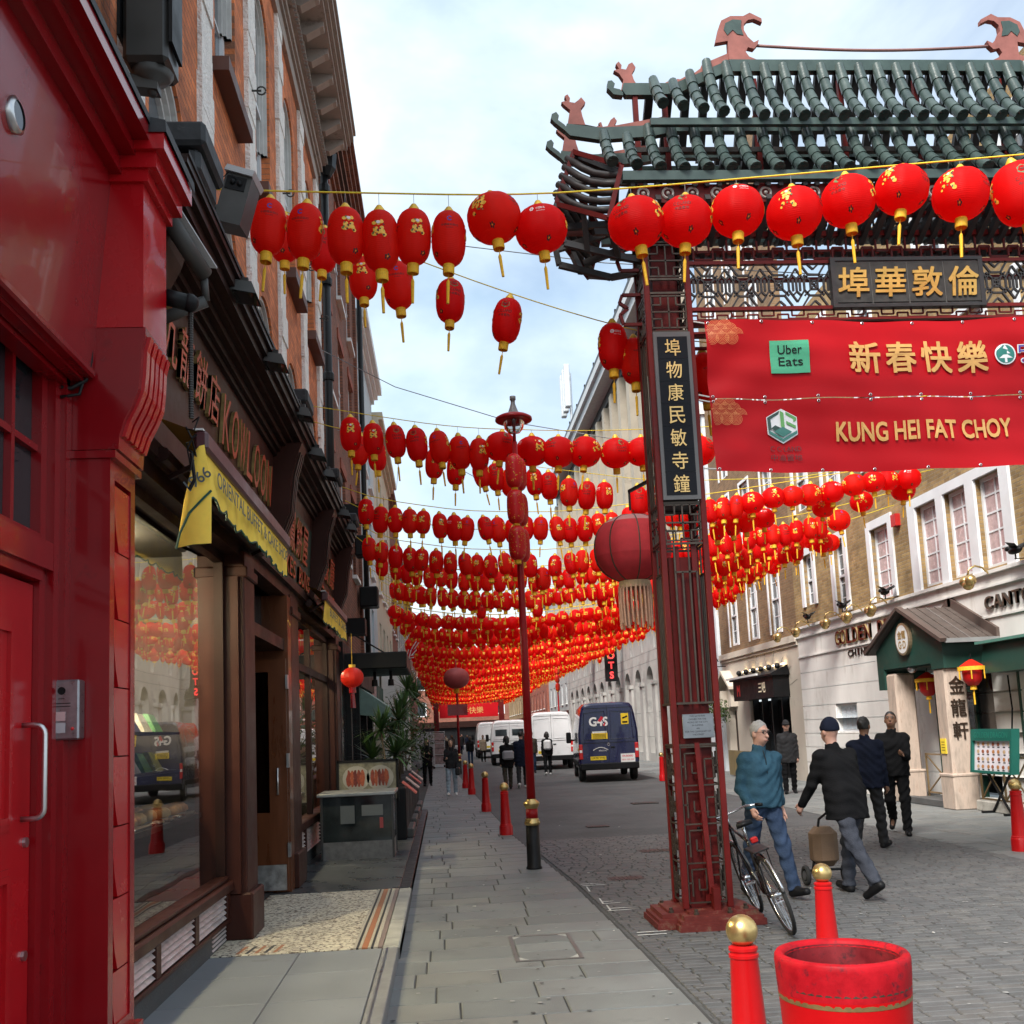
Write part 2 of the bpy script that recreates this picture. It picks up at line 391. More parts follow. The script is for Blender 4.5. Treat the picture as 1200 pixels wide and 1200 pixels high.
m_blackm = mat('black_metal', (.011, .011, .012), .42, var=.25, vs=8, spec=.25)
m_steel = mat('brushed_steel', (.55, .55, .56), .3, 1., var=.1)
m_white = mat('white_paint', (.72, .72, .70), .5, var=.06, dirt=(.5, .49, .46), ds=3, dth=.62)
m_whitew = mat('white_window_paint', (.74, .76, .78), .45, var=.05, dirt=(.45, .46, .46), ds=5, dth=.66)
m_pane = mat('dark_window_glass', (.018, .022, .026), .06, var=.3, vs=.8)
m_paneg = mat('grey_window_glass', (.12, .135, .15), .05, var=.4, vs=.7)
m_glass = glass('shop_glass', (.86, .92, .90), 1.35)
m_wood = mat('varnished_wood', (.12, .036, .012), .3, var=.3, vs=6, stretch=(1, 1, .15), coat=.3)
m_gold = mat('gold_paint', (.62, .36, .09), .32, .55, var=.2, vs=6)
m_brass = mat('brass', (.60, .43, .18), .3, .85, var=.25, vs=9, bump=.1, bs=20)
m_yel = mat('yellow_awning_cloth', (.95, .66, .10), .8, spec=.2, var=.1, vs=5, bump=.15, bs=12)
m_green = mat('dark_green_edging', (.01, .07, .05), .6)
# ================================================================ GROUND
def poly_sheet(name, pts, z, m, kind='structure', parent=None):
    mb = MB(); mb.face([(x, y, z) for x, y in pts]); o = mb.build(name, m, parent)
    return tag(o, kind=kind) if parent is None else o
road = poly_sheet('road', [(-300, -60), (300, -60), (300, 700), (-300, 700)], -.013, m_road)
KERB = [(1.62, -4), (1.6, 5), (1.55, 8.3), (1.46, 12.2), (1.15, 18.3), (1.02, 23.8), (.86, 31), (.6, 45), (.2, 70), (-.6, 140)]
def kx(y):
    for (a, b), (c, d) in zip(KERB, KERB[1:]):
        if b <= y <= d: return a+(c-a)*(y-b)/(d-b)
    return KERB[-1][0]
pav = poly_sheet('pavement', [(-3.2, -4)]+[(x, y) for x, y in KERB]+[(-3.2, 140)], -.0085, m_joint)
rp = random.Random(3)
def slab(mb, x0, x1, y0, y1, z, mi):
    mb.cur = mi; g = .005; b = .006; t = [rp.uniform(-.0015, .0015) for _ in range(4)]
    x0 += g; x1 -= g; y0 += g; y1 -= g
    vs = [(x0, y0, -.008), (x1, y0, -.008), (x1, y1, -.008), (x0, y1, -.008), (x0+b, y0+b, z+t[0]), (x1-b, y0+b, z+t[1]), (x1-b, y1-b, z+t[2]), (x0+b, y1-b, z+t[3])]
    mb.raw(vs, [(4, 5, 6, 7), (0, 1, 5, 4), (1, 2, 6, 5), (2, 3, 7, 6), (3, 0, 4, 7)])
y = 3.4; nslab = 0; far = MB()
while y < 70:
    x = -.62; first = True; h = rp.choice([.42, .44, .46]); xe = kx(y+h/2)-.02
    while x < xe-.05:
        w = rp.uniform(.3, .7) if first else rp.choice([.62, .7, .8, .9]); first = False
        if x+w > xe-.22: w = xe-x
        hole = 8.1 < y+h/2 < 9.5 and .35 < x+w/2 < 1.2
        if y < 34 and nslab < 296:
            mb = MB(); slab(mb, x, x+w, y, y+h, rp.uniform(0, .0025), 0); mb.build('paving_slab', rp.choice(m_slab), pav); nslab += 1
        else: slab(far, x, x+w, y, y+h, rp.uniform(0, .002), rp.randrange(4))
        x += w
    y += h
tag(far.build('distant_slabs', m_slab, pav), kind='stuff')
# inspection cover let into the pavement
cv = thing('inspection_cover', 'square paved inspection cover in the grey pavement slabs before the gate column', 'cover', (.77, 8.8, 0))
mb = MB(); x0, x1, y0, y1 = .5, 1.04, 8.3, 9.3
mb.box(x0, x1, y0, y0+.03, -.004, .0075); mb.box(x0, x1, y1-.03, y1, -.004, .0075); mb.box(x0, x0+.03, y0+.03, y1-.03, -.004, .0072); mb.box(x1-.03, x1, y0+.03, y1-.03, -.004, .0072)
mb.build('rim', mat('dull_steel', (.16, .15, .14), .5, .4, var=.3, vs=12, dirt=(.05, .04, .035)), cv)
for k in range(3):
    mb = MB(); a = y0+.04+k*.307; mb.bbox(x0+.04, x1-.04, a, a+.3, -.004, .0068, .004); mb.build('paved_insert', m_slab[k % 3], cv)
mb = MB()
for (cx, cy, sx, sy) in ((x0, y0, 1, 1), (x1, y0, -1, 1), (x0, y1, 1, -1), (x1, y1, -1, -1)):
    mb.raw([(cx+sx*.035, cy+sy*.035, .0073), (cx+sx*.11, cy+sy*.035, .0073), (cx+sx*.035, cy+sy*.14, .0073)], [(0, 1, 2)])
mb.build('corner_mortar', mat('pale_mortar', (.42, .42, .4), .9, var=.25, vs=20), cv)
# setts of the road, laid in courses across the street
setts = []
y = 3.6
while y < 17:
    h = .1 if y > 5 else .1
    x = kx(y)+.03+rp.uniform(-.05, .05)*0; x0_ = x
    off = rp.uniform(.05, .2); first = True
    xm = min(1.2+y*.62, 6.86)
    while x < xm:
        w = off if first else rp.choice([.18, .2, .2, .22]); first = False
        setts.append((x, x+w, y, y+h, rp.uniform(-.001, .002), rp.randrange(4))); x += w
    y += h
setts.sort(key=lambda q: ((q[0]-.7)**2*.6+(q[2]-6.3)**2))
rest = MB()
for i, q in enumerate(setts):
    if i < 300: mb = MB(); slab(mb, *q[:5], 0); mb.build('sett', m_sett[q[5]], road)
    else: slab(rest, *q)
tag(rest.build('sett_field', m_sett, road), kind='stuff')
# border course of larger blocks along the pavement with worn white joints
bl = MB(); y = 4.
# right-hand pavement
pav2 = poly_sheet('far_pavement', [(6.84, 3), (6.84, 12), (6.9, 16), (7.0, 24), (7.3, 34), (7.6, 60), (8.2, 140), (11.9, 140), (11.9, 3)], -.0085, m_joint)
y = 8; n2 = 0; far = MB()
while y < 60:
    x = 6.86+max(0, (y-12))*.012; h = .45; first = True
    while x < 11.2:
        w = rp.uniform(.4, .8) if first else rp.choice([.62, .75, .9]); first = False
        if n2 < 290 and y < 30: mb = MB(); slab(mb, x, x+w, y, y+h, rp.uniform(0, .002), 0); mb.build('paving_slab', rp.choice(m_slab), pav2); n2 += 1
        else: slab(far, x, x+w, y, y+h, 0, rp.randrange(4))
        x += w
    y += h
tag(far.build('distant_slabs', m_slab, pav2), kind='stuff')
# drain gratings and service covers in the road
m_iron = mat('cast_iron', (.05, .048, .045), .5, .5, var=.3, vs=20, dirt=(.1, .075, .05), ds=12)
for (cx, cy, w, d, lb) in ((3.0, 14.9, .5, .34, 'iron drain grating in the road beyond the gate column'), (2.75, 19, .4, .3, 'small iron cover in the road left of the blue van lane'), (4.6, 24, .6, .4, 'iron cover in the road in front of the blue van'), (2.1, 12.4, .42, .3, 'iron drain grating beside the kerb near the lamp post')):
    t = thing('drain_cover', lb, 'drain cover', (cx, cy, 0)); mb = MB(); mb.box(cx-w/2, cx+w/2, cy-d/2, cy+d/2, -.01, .0035); mb.build('frame', m_iron, t)
    for k in range(7):
        mb = MB(); a = cx-w/2+.03+k*(w-.06)/7; mb.box(a, a+(w-.06)/14, cy-d/2+.03, cy+d/2-.03, .002, .008); mb.build('bar', m_iron, t)
# worn white paint marks along the kerb line
wm = MB(); rw = random.Random(5)
for k in range(9):
    yy = 8.6+k*.42; xx = kx(yy)+.04
    for q in range(2 if k in (1, 4, 5, 8) else 0):
        a = xx+rw.uniform(0, .05); wm.face([(a, yy+q*.12, .0062), (a+rw.uniform(.1, .3), yy+q*.12+.005, .0062), (a+rw.uniform(.1, .3), yy+q*.12+.034, .0062), (a, yy+q*.12+.03, .0062)])
    if k in (4, 5, 7): wm.face([(xx+.02, yy, .0064), (xx+.04, yy, .0064), (xx+.05, yy+.35, .0064), (xx+.035, yy+.35, .0064)])
t = wm.build('paint_marks', mat('worn_white_paint', (.6, .6, .58), .8, var=.3, vs=30, dirt=(.2, .2, .2), ds=20, dth=.56), None)
tag(t, 'worn white paint marks where the setts meet the pavement', 'paint marks')
gs = MB(); rg_ = random.Random(9)
for k in range(420):
    yy = 4.6+rg_.random()**1.6*18; x = rg_.uniform(-.4, 6.5) if rg_.random() < .5 else rg_.uniform(-.4, 1.5); s_ = rg_.uniform(.008, .019); gs.cur = rg_.randrange(2); z_ = .0085 if x < kx(yy) else .0065
    gs.face([(x+s_*rg_.uniform(.8, 1.2)*math.cos(a), yy+s_*rg_.uniform(.8, 1.2)*math.sin(a), z_) for a in [j*math.pi/4 for j in range(8)]])
tag(gs.build('gum_spots', [mat('dark_gum', (.07, .07, .07), .8), mat('pale_gum', (.30, .30, .29), .8)], None), 'trodden chewing gum spots dotted over the paving', 'gum', kind='stuff')
lt = MB(); rl = random.Random(11)   # litter specks
for k in range(26):
    x, yy = rl.uniform(-.2, 5), rl.uniform(5.5, 22); a = rl.uniform(0, 3); s_ = rl.uniform(.008, .02)
    lt.obox((x, yy, .009), (math.cos(a)*s_, math.sin(a)*s_, 0), (-math.sin(a)*s_*.5, math.cos(a)*s_*.5, 0), (0, 0, .0025))
tag(lt.build('litter', mat('litter_paper', (.6, .58, .55), .8), None), 'tiny scraps of pale litter scattered on the paving', 'litter', kind='stuff')
# ================================================================ SHOP STEPS (left)
ST = .10
m_gslab = mat('grey_porcelain_slab', (.21, .222, .235), .5, spec=.3, var=.12, vs=2, bump=.1, bs=60, dirt=(.15, .15, .15), ds=4, dth=.62)
m_dslab = mat('wet_dark_slab', (.06, .064, .068), .3, var=.3, vs=3, dirt=(.16, .16, .16), ds=5, dth=.6)
def terrazzo():
    m = mat('terrazzo', (.40, .36, .27), .6, var=.1, bump=.1); nt = m.node_tree; n = nt.nodes; l = nt.links
    g = n.new('ShaderNodeNewGeometry'); v = n.new('ShaderNodeTexVoronoi'); v.inputs['Scale'].default_value = 46; l.new(g.outputs['Position'], v.inputs['Vector'])
    r = n.new('ShaderNodeValToRGB'); r.color_ramp.interpolation = 'CONSTANT'; e = r.color_ramp.elements
    e[0].color = (.66, .60, .47, 1); e[1].position = .35; e[1].color = (.52, .46, .35, 1)
    for p, c in ((.6, (.22, .17, .12, 1)), (.8, (.55, .50, .40, 1)), (.93, (.12, .09, .07, 1))): q = e.new(p); q.color = c
    sp = n.new('ShaderNodeSeparateColor'); l.new(v.outputs['Color'], sp.inputs[0]); l.new(sp.outputs[0], r.inputs[0])
    w = n.new('ShaderNodeTexNoise'); w.inputs['Scale'].default_value = 1.6; w.inputs['Detail'].default_value = 5; l.new(g.outputs['Position'], w.inputs['Vector'])
    c2 = n.new('ShaderNodeMath'); c2.operation = 'COMPARE'; c2.inputs[1].default_value = .5; c2.inputs[2].default_value = .004; l.new(w.outputs[0], c2.inputs[0])
    mx = n.new('ShaderNodeMixRGB'); l.new(c2.outputs[0], mx.inputs[0]); l.new(r.outputs[0], mx.inputs[1]); mx.inputs[2].default_value = (.06, .045, .035, 1)
    l.new(mx.outputs[0], n['Principled BSDF'].inputs['Base Color']); return m
st = thing('shop_step', 'low grey slab step below the bakery window beside the red shopfront', 'step', (-1.2, 6, 0))
mb = MB(); mb.box(-2.3, -.44, 2.5, 8.66, -.02, ST-.012); mb.build('base', mat('step_concrete', (.12, .12, .12), .8), st)
for k, (a, b) in enumerate([(2.5, 3.9), (3.9, 4.7), (4.7, 5.5), (5.5, 6.3), (6.3, 7.1), (7.1, 7.9), (7.9, 8.66)]):
    for (xa, xb) in ((-2.3, -1.22), (-1.22, -.56)):
        mb = MB(); mb.bbox(xa+.003, xb-.003, a+.003, b-.003, ST-.012, ST, .004); mb.build('slab', m_gslab, st)
mb = MB(); mb.bbox(-.555, -.43, 2.5, 8.66, -.02, ST+.002, .006); mb.build('nosing', mat('grey_nosing', (.2, .2, .2), .6, var=.25, vs=8), st)
mb = MB(); mb.box(-.525, -.508, 2.5, 8.66, ST, ST+.005); mb.build('metal_strip', m_steel, st)
st = thing('mosaic_threshold', 'cream mosaic doorstep with striped border in front of the bakery door', 'doorstep', (-1.2, 10, 0))
mb = MB(); mb.box(-2.35, -.42, 8.68, 11.9, -.02, ST-.01); mb.build('base', mat('step_concrete', (.12, .12, .12), .8), st)
mb = MB(); mb.bbox(-2.35, -.80, 8.69, 11.9, ST-.01, ST+.004, .004); mb.build('mosaic', terrazzo(), st)
mb = MB(); mb.bbox(-.56, -.42, 8.69, 9.9, -.02, ST+.006, .012); mb.bbox(-.56, -.425, 9.91, 11.9, -.02, ST+.005, .012); mb.build('stone_edge', mat('pale_stone_edge', (.36, .35, .31), .7, var=.25, vs=6, bump=.3), st)
for k, (a, b, c) in enumerate([(-.8, -.775, (.42, .38, .3)), (-.775, -.755, (.03, .03, .03)), (-.755, -.73, (.45, .4, .3)), (-.73, -.68, (.36, .14, .06)), (-.68, -.655, (.45, .4, .3)), (-.655, -.635, (.03, .03, .03)), (-.635, -.6, (.44, .4, .32)), (-.6, -.56, (.22, .16, .14))]):
    mb = MB(); mb.box(a+.001, b-.001, 8.695, 11.895, ST-.01, ST+.0045); mb.build('border_stripe', mat('border_%d' % k, c, .6, var=.3, vs=60), st)
for k in range(5):
    mb = MB(); x = -1.75+k*.075; mb.raw([(x, 8.72, ST+.0055), (x+.03, 8.72, ST+.0055), (x+.06, 9.02, ST+.0055), (x+.03, 9.02, ST+.0055)], [(0, 1, 2, 3)]); mb.build('border_stripe', mat('border_%d' % (1 if k % 2 else 3), (0, 0, 0)), st)
st = thing('dark_step', 'dark wet slab step under the glass box beside the bakery', 'step', (-1.2, 14, 0))
mb = MB(); mb.box(-2.35, -.43, 11.92, 24, -.02, ST-.01); mb.build('base', mat('step_concrete', (.12, .12, .12), .8), st)
for k in range(5):
    mb = MB(); mb.bbox(-2.35, -.56, 11.93+k*2.4, 11.925+(k+1)*2.4, ST-.01, ST+.004, .004); mb.build('slab', m_dslab, st)
mb = MB(); mb.bbox(-.555, -.43, 11.93, 24, -.02, ST+.006, .006); mb.build('nosing', m_blackm, st)
# ================================================================ RED SHOPFRONT
rs = thing('red_shopfront', 'glossy red painted shopfront with door and carved pilaster at left', 'shopfront', (-1.9, 4.5, 0))
def pr(name, m, fn, parent=None, smooth=False):
    q = MB(); fn(q); return q.build(name, m, parent or rs, smooth)
# door leaf with raised mouldings
dr = pr('door', m_redv, lambda q: (q.box(-2.06, -2.0, 3.7, 5.16, .12, 2.62)))
def mould(q):
    for (ya, yb, za, zb) in ((3.9, 4.93, 1.45, 2.42), (3.9, 4.93, .3, 1.28)):
        for s_, dx in ((0, .012), (.03, .02)):
            a, b, c, d = ya+s_, yb-s_, za+s_, zb-s_
            q.box(-2.0, -2.0+dx, a, a+.03, c, d); q.box(-2.0, -2.0+dx, b-.03, b, c, d); q.box(-2.0, -2.0+dx-.001, a+.03, b-.03, c, c+.03); q.box(-2.0, -2.0+dx-.001, a+.03, b-.03, d-.03, d)
pr('panel_moulding', m_redv, mould, dr)
hpts = [(-2.0, 5.06, 1.93), (-1.94, 5.06, 1.93)]+[(-1.94+.045*math.sin(t), 5.06, 1.885+.045*math.cos(t)) for t in (.4, .8, 1.2, 1.57)]
hp2 = [(p[0], p[1], 3.42-p[2]) for p in reversed(hpts)]
pr('handle', m_steel, lambda q: q.tube(hpts+hp2, .013, 10), dr, True)
for z in (1.38, .86): pr('lock', m_steel, lambda q: q.raw([(-2.0+.014*d, 5.10+.024*math.cos(a), z+.024*math.sin(a)) for d in (0, 1) for a in [i*math.pi/6 for i in range(12)]], [tuple(range(12, 24))]+[(i, (i+1) % 12, 12+(i+1) % 12, 12+i) for i in range(12)]), dr)
def frame(q):
    q.box(-2.06, -1.97, 5.165, 5.24, .1, 3.75); q.box(-2.06, -1.93, 5.24, 5.31, .1, 3.76); q.box(-2.06, -1.9, 5.31, 5.385, .1, 3.77)
    q.box(-2.06, -1.955, 2.0, 5.17, 2.64, 2.70); q.box(-2.06, -1.93, 2.0, 5.235, 2.70, 2.84); q.box(-2.06, -1.97, 2.0, 5.17, 2.84, 2.88)
pr('door_frame', m_red, frame)
tw = pr('transom_window', m_red, lambda q: [q.box(-2.03, -1.985, y-.018, y+.018, 2.88, 3.75) for y in (2.6, 3.05, 3.5, 3.95, 4.4, 4.86)]+[q.box(-2.028, -1.987, 2.0, 5.165, 3.3, 3.335)])
for y in (2.6, 3.05, 3.5, 3.95, 4.4, 4.86):
    for z in (2.88, 3.33): pr('pane', m_pane, lambda q: q.face([(-2.02+rp.uniform(-.002, .002), y+.015, z), (-2.02, y+.44 if y < 4.8 else 5.165, z), (-2.02, y+.44 if y < 4.8 else 5.165, z+.43), (-2.02+rp.uniform(-.002, .002), y+.015, z+.43)]), tw)
# sloped fascia with mouldings under and cornice above
pr('fascia', m_red, lambda q: q.raw([(-1.80, 1, 3.78), (-1.80, 5.4, 3.78), (-1.70, 5.4, 4.92), (-1.70, 1, 4.92), (-2.1, 1, 3.78), (-2.1, 5.4, 3.78), (-2.1, 5.4, 4.92), (-2.1, 1, 4.92)], [(0, 1, 2, 3), (4, 5, 1, 0), (7, 6, 2, 3)]))
def fm(q):
    q.box(-2.06, -1.96, 1, 5.35, 3.752, 3.79); q.box(-1.99, -1.90, 1, 5.36, 3.70, 3.775); q.box(-1.89, -1.83, 1, 5.37, 3.73, 3.778); q.bbox(-1.84, -1.775, 1, 5.38, 3.75, 3.80, .012)
    q.box(-1.72, -1.64, 1, 5.38, 4.9, 5.0); q.box(-1.72, -1.56, 1, 5.38, 5.0, 5.07); q.box(-1.72, -1.48, 1, 5.38, 5.07, 5.16)
pr('cornice_moulding', m_red, fm)
pr('lead_capping', m_lead, lambda q: q.raw([(-1.47, 1, 5.155), (-1.47, 5.42, 5.155), (-1.47, 5.42, 5.2), (-1.47, 1, 5.2), (-1.95, 1, 5.28), (-1.95, 5.42, 5.28)], [(0, 1, 2, 3), (3, 2, 5, 4)]))
# pilaster with carved recess
PX = -1.70
def pil(q):
    q.box(-2.05, PX-.045, 5.385, 5.82, .1, 3.32)
    q.box(PX-.045, PX, 5.385, 5.46, .1, 3.32); q.box(PX-.045, PX, 5.745, 5.82, .1, 3.32); q.box(PX-.045, PX, 5.46, 5.745, 3.22, 3.32); q.box(PX-.045, PX, 5.46, 5.745, .1, .42)
    q.box(-2.05, PX+.03, 5.37, 5.84, 3.32, 3.36); q.box(-2.05, PX+.04, 5.36, 5.85, .1, .36)
pl = pr('pilaster', m_red, pil)
z = 3.2
while z > .6:
    h = .36; pr('carved_leaf', m_redv, lambda q: q.prism([(5.465, z-.004), (5.742, z-.004), (5.742, z-h+.004), (5.56, z-h+.004), (5.515, z-h*.72), (5.48, z-h*.35)], lambda u, v, d: (d, u, v), PX-.044, PX-.008), pl)
    z -= h
# console bracket: S profile with flutes
prof = [(-1.66, 3.37), (-1.655, 3.45), (-1.63, 3.53), (-1.585, 3.62), (-1.555, 3.7), (-1.545, 3.8), (-1.54, 3.92), (-1.52, 4.0), (-1.52, 4.04)]
cs = pr('console', m_red, lambda q: q.prism([(-2.05, 3.37)]+prof+[(-2.05, 4.04)], lambda u, v, d: (u, d, v), 5.39, 5.84))
for k in range(5):
    y = 5.43+k*.085; pr('flute', m_redv, lambda q: q.prism([(a+.018, b) for a, b in prof[1:-1]]+[(a-.01, b) for a, b in reversed(prof[1:-1])], lambda u, v, d: (u, d, v), y, y+.055), cs)
pr('console_block', m_redv, lambda q: (q.box(-2.05, -1.53, 5.385, 5.845, 4.04, 4.86), q.box(-2.05, -1.50, 5.36, 5.87, 4.86, 4.93), q.box(-2.05, -1.45, 5.34, 5.9, 4.93, 5.02), q.box(-2.05, -1.40, 5.31, 5.93, 5.02, 5.12)))
pr('block_capping', m_lead, lambda q: q.raw([(-1.385, 5.3, 5.11), (-1.385, 5.95, 5.11), (-1.39, 5.95, 5.18), (-1.39, 5.3, 5.18), (-1.95, 5.3, 5.3), (-1.95, 5.95, 5.3), (-1.95, 5.3, 5.11)], [(0, 1, 2, 3), (3, 2, 5, 4), (0, 3, 4, 6)]))
pr('conduit', m_blackm, lambda q: (q.tube([(-1.80, 5.372, 4.9), (-1.80, 5.372, 4.2), (-1.80, 5.37, 3.85), (-1.82, 5.36, 3.74), (-1.89, 5.34, 3.69), (-1.95, 5.3, 3.685)], .012, 8), q.tube([(-1.815, 5.375, 4.4), (-1.816, 5.375, 3.82), (-1.85, 5.35, 3.66), (-1.93, 5.3, 3.63)], .009, 8)), None, True)
pr('wall_behind', m_red, lambda q: q.box(-2.3, -2.06, 1, 5.86, .1, 5.3))
# intercom
ic = thing('intercom', 'small steel intercom panel on the red door frame', 'intercom', (-1.9, 5.36, 1.86))
pr('case', mat('brushed_intercom', (.30, .29, .31), .32, .9, var=.15, vs=30), lambda q: q.bbox(-1.985, -1.82, 5.295, 5.384, 1.855, 2.155, .008), ic)
pr('speaker', m_black, lambda q: q.raw([(-1.905+.02*math.cos(a), 5.2935, 2.10+.02*math.sin(a)) for a in [i*math.pi/8 for i in range(16)]], [tuple(range(16))]), ic)
pr('name_card', mat('pinkish_card', (.62, .42, .42), .6), lambda q: q.box(-1.965, -1.885, 5.291, 5.2945, 1.95, 1.995), ic)
pr('name_card', mat('grey_card', (.5, .5, .52), .6), lambda q: q.box(-1.965, -1.885, 5.291, 5.2945, 1.89, 1.94), ic)
pr('call_button', mat('red_button', (.6, .02, .02), .3), lambda q: q.sphere((-1.85, 5.293, 1.91), .009, 8, 6), ic)
def icl(q):
    for z in (2.035, 2.02): q.box(-1.97, -1.86, 5.2925, 5.2945, z, z+.004)
    put_text(q, 'entry', (-1.905, 5.2925, 2.06), (1, 0, 0), (0, 0, 1), w=.03)
pr('lettering', m_black, icl, ic)
dl = thing('door_lamp', 'round chrome fitting on the red fascia at the left edge', 'lamp', (-1.72, 4.3, 4.55))
pr('ring', m_steel, lambda q: q.raw([(-1.75+dx, 4.2+r*math.cos(a), 4.5+r*math.sin(a)) for (r, dx) in ((.075, 0), (.08, .03), (.06, .04)) for a in [i*math.pi/10 for i in range(20)]], [(j*20+i, j*20+(i+1) % 20, (j+1)*20+(i+1) % 20, (j+1)*20+i) for j in (0, 1) for i in range(20)]), dl, True)
pr('lens', m_pane, lambda q: q.raw([(-1.715, 4.2+.06*math.cos(a), 4.5+.06*math.sin(a)) for a in [i*math.pi/10 for i in range(20)]], [tuple(range(20))]), dl)
# ================================================================ BAKERY SHOPFRONT
bk = thing('bakery_shopfront', 'dark brown bakery shopfront with raised lettering and large display window', 'shopfront', (-1.92, 10, 0))
def pb(name, m, fn, parent=None, smooth=False):
    q = MB(); fn(q); return q.build(name, m, parent or bk, smooth)
WX = -1.92
# stall riser with louvres
pb('plinth', mat('grey_plinth', (.06, .062, .063), .7, var=.3, vs=10, bump=.3), lambda q: q.box(WX-.2, WX-.02, 5.85, 9.3, ST-.02, .27))
pb('window_rail', m_brown, lambda q: (q.bbox(WX-.12, WX+.05, 5.85, 9.33, .53, .62, .015), q.bbox(WX-.1, WX+.01, 5.85, 9.33, .62, .66, .01)))
pb('base_rail', m_brown, lambda q: (q.bbox(WX-.12, WX+.02, 5.85, 9.33, .262, .30, .008),))
m_louv = mat('pale_louvre_metal', (.62, .56, .55), .35, .3, var=.25, vs=10)
for (a, b) in ((5.88, 7.02), (7.14, 8.08), (8.2, 9.22)):
    for k in range(5):
        z = .315+k*.045
        pb('louvre_slat', m_louv, lambda q: q.raw([(WX+.005, a, z), (WX+.005, b, z), (WX-.03, b, z+.034), (WX-.03, a, z+.034), (WX+.003, a, z-.004), (WX+.003, b, z-.004)], [(0, 1, 2, 3), (4, 5, 1, 0)]))
pb('louvre_backing', m_black, lambda q: q.box(WX-.06, WX-.035, 5.86, 9.3, .29, .54))
for a in (7.02, 8.08, 9.22): pb('mullion', m_brown, lambda q: q.bbox(WX-.05, WX+.012, a, a+.12, .3, .531, .006))
for k in range(4):
    z = .125+k*.035; pb('louvre_slat', m_louv, lambda q: q.raw([(WX-.01, 8.75, z), (WX-.01, 9.28, z), (WX-.03, 9.28, z+.028), (WX-.03, 8.75, z+.028)], [(0, 1, 2, 3)]))
# shop window
gw = pb('display_window', m_brownd, lambda q: (q.box(WX-.09, WX-.01, 5.85, 5.9, .66, 3.5), q.box(WX-.09, WX-.01, 9.24, 9.32, .66, 3.5), q.box(WX-.09, WX-.01, 5.9, 9.24, 3.42, 3.5)))
pb('pane', m_glass, lambda q: q.face([(WX-.05, 5.9, .66), (WX-.05, 9.24, .66), (WX-.05, 9.24, 3.42), (WX-.05, 5.9, 3.42)]), gw)
# posts
def post(q, y0, y1, x):
    q.bbox(-2.2, x, y0, y1, .1, 3.55, .012); q.bbox(-2.2, x+.05, y0-.03, y1+.03, .1, .5, .015); q.bbox(-2.2, x+.03, y0-.02, y1+.02, 3.3, 3.4, .012)
    q.box(-2.2, x-.05, y0-.05, y0, .5, 3.3)
pb('post', m_brown, lambda q: post(q, 9.36, 9.86, -1.76))
pb('post', m_brown, lambda q: post(q, 12.35, 13.0, -1.78))
pb('post', m_brown, lambda q: post(q, 17.6, 18.1, -1.78))
# recessed door, standing open across the lobby
dr = pb('door', m_wood, lambda q: (q.box(-2.0, -1.80, 12.0, 12.06, .13, 2.75), q.box(-2.62, -2.45, 12.0, 12.06, .13, 2.75), q.box(-2.45, -2.0, 12.0, 12.06, 2.6, 2.75), q.box(-2.45, -2.0, 12.0, 12.06, .13, 1.0)))
pb('pane', glass('door_glass', (.25, .25, .25), 1.5), lambda q: q.face([(-2.45, 12.03, 1.0), (-2.0, 12.03, 1.0), (-2.0, 12.03, 2.6), (-2.45, 12.03, 2.6)]), dr)
pb('kick_plate', mat('scuffed_steel', (.42, .41, .40), .4, .8, var=.3, vs=14), lambda q: q.box(-2.6, -1.82, 11.985, 12.0, .14, .42), dr)
pb('handle', m_steel, lambda q: q.tube([(-1.9, 11.95, 1.2), (-1.9, 11.95, 1.5)], .014, 8), dr, True)
for z in (.5, 1.5, 2.4): pb('hinge', m_steel, lambda q: q.box(-1.80, -1.775, 11.97, 12.07, z, z+.16), dr)
pb('side_lining', m_wood, lambda q: (q.box(-2.2, -1.78, 12.08, 12.34, .1, 3.5),))
pb('lobby_lintel', m_brownd, lambda q: (q.box(-2.2, -1.82, 9.86, 12.34, 2.85, 2.98), q.box(-3.4, -2.2, 9.86, 12.34, 2.98, 3.1)))
pb('fanlight', m_pane, lambda q: q.box(-2.1, -2.08, 9.87, 12.33, 2.98, 3.5))
# second window
pb('plinth', mat('grey_plinth', (.06, .062, .063), .7), lambda q: q.box(WX-.2, WX-.02, 13.02, 17.6, ST-.02, .27))
pb('window_rail', m_brown, lambda q: q.bbox(WX-.12, WX+.05, 13.02, 17.6, .62, .74, .015))
for (a, b) in ((13.1, 14.3), (14.42, 16.0), (16.12, 17.5)):
    for k in range(6):
        z = .29+k*.05; pb('louvre_slat', m_louv, lambda q: q.raw([(WX+.005, a, z), (WX+.005, b, z), (WX-.03, b, z+.036), (WX-.03, a, z+.036)], [(0, 1, 2, 3)]))
pb('louvre_backing', m_black, lambda q: q.box(WX-.06, WX-.035, 13.03, 17.59, .27, .62))
for a in (14.3, 16.0): pb('mullion', m_brown, lambda q: q.bbox(WX-.05, WX+.012, a, a+.12, .27, .63, .006))
gw = pb('display_window', m_brownd, lambda q: (q.box(WX-.09, WX-.01, 13.0, 13.08, .74, 3.5), q.box(WX-.09, WX-.01, 15.2, 15.32, .74, 3.5), q.box(WX-.09, WX-.01, 17.5, 17.6, .74, 3.5), q.box(WX-.088, WX-.012, 13.08, 17.5, 2.75, 2.85), q.box(WX-.09, WX-.01, 13.08, 17.5, 3.42, 3.5)))
for a, b in ((13.08, 15.2), (15.32, 17.5)): pb('pane', m_glass, lambda q: q.face([(WX-.05, a, .74), (WX-.05, b, .74), (WX-.05, b, 3.42), (WX-.05, a, 3.42)]), gw)
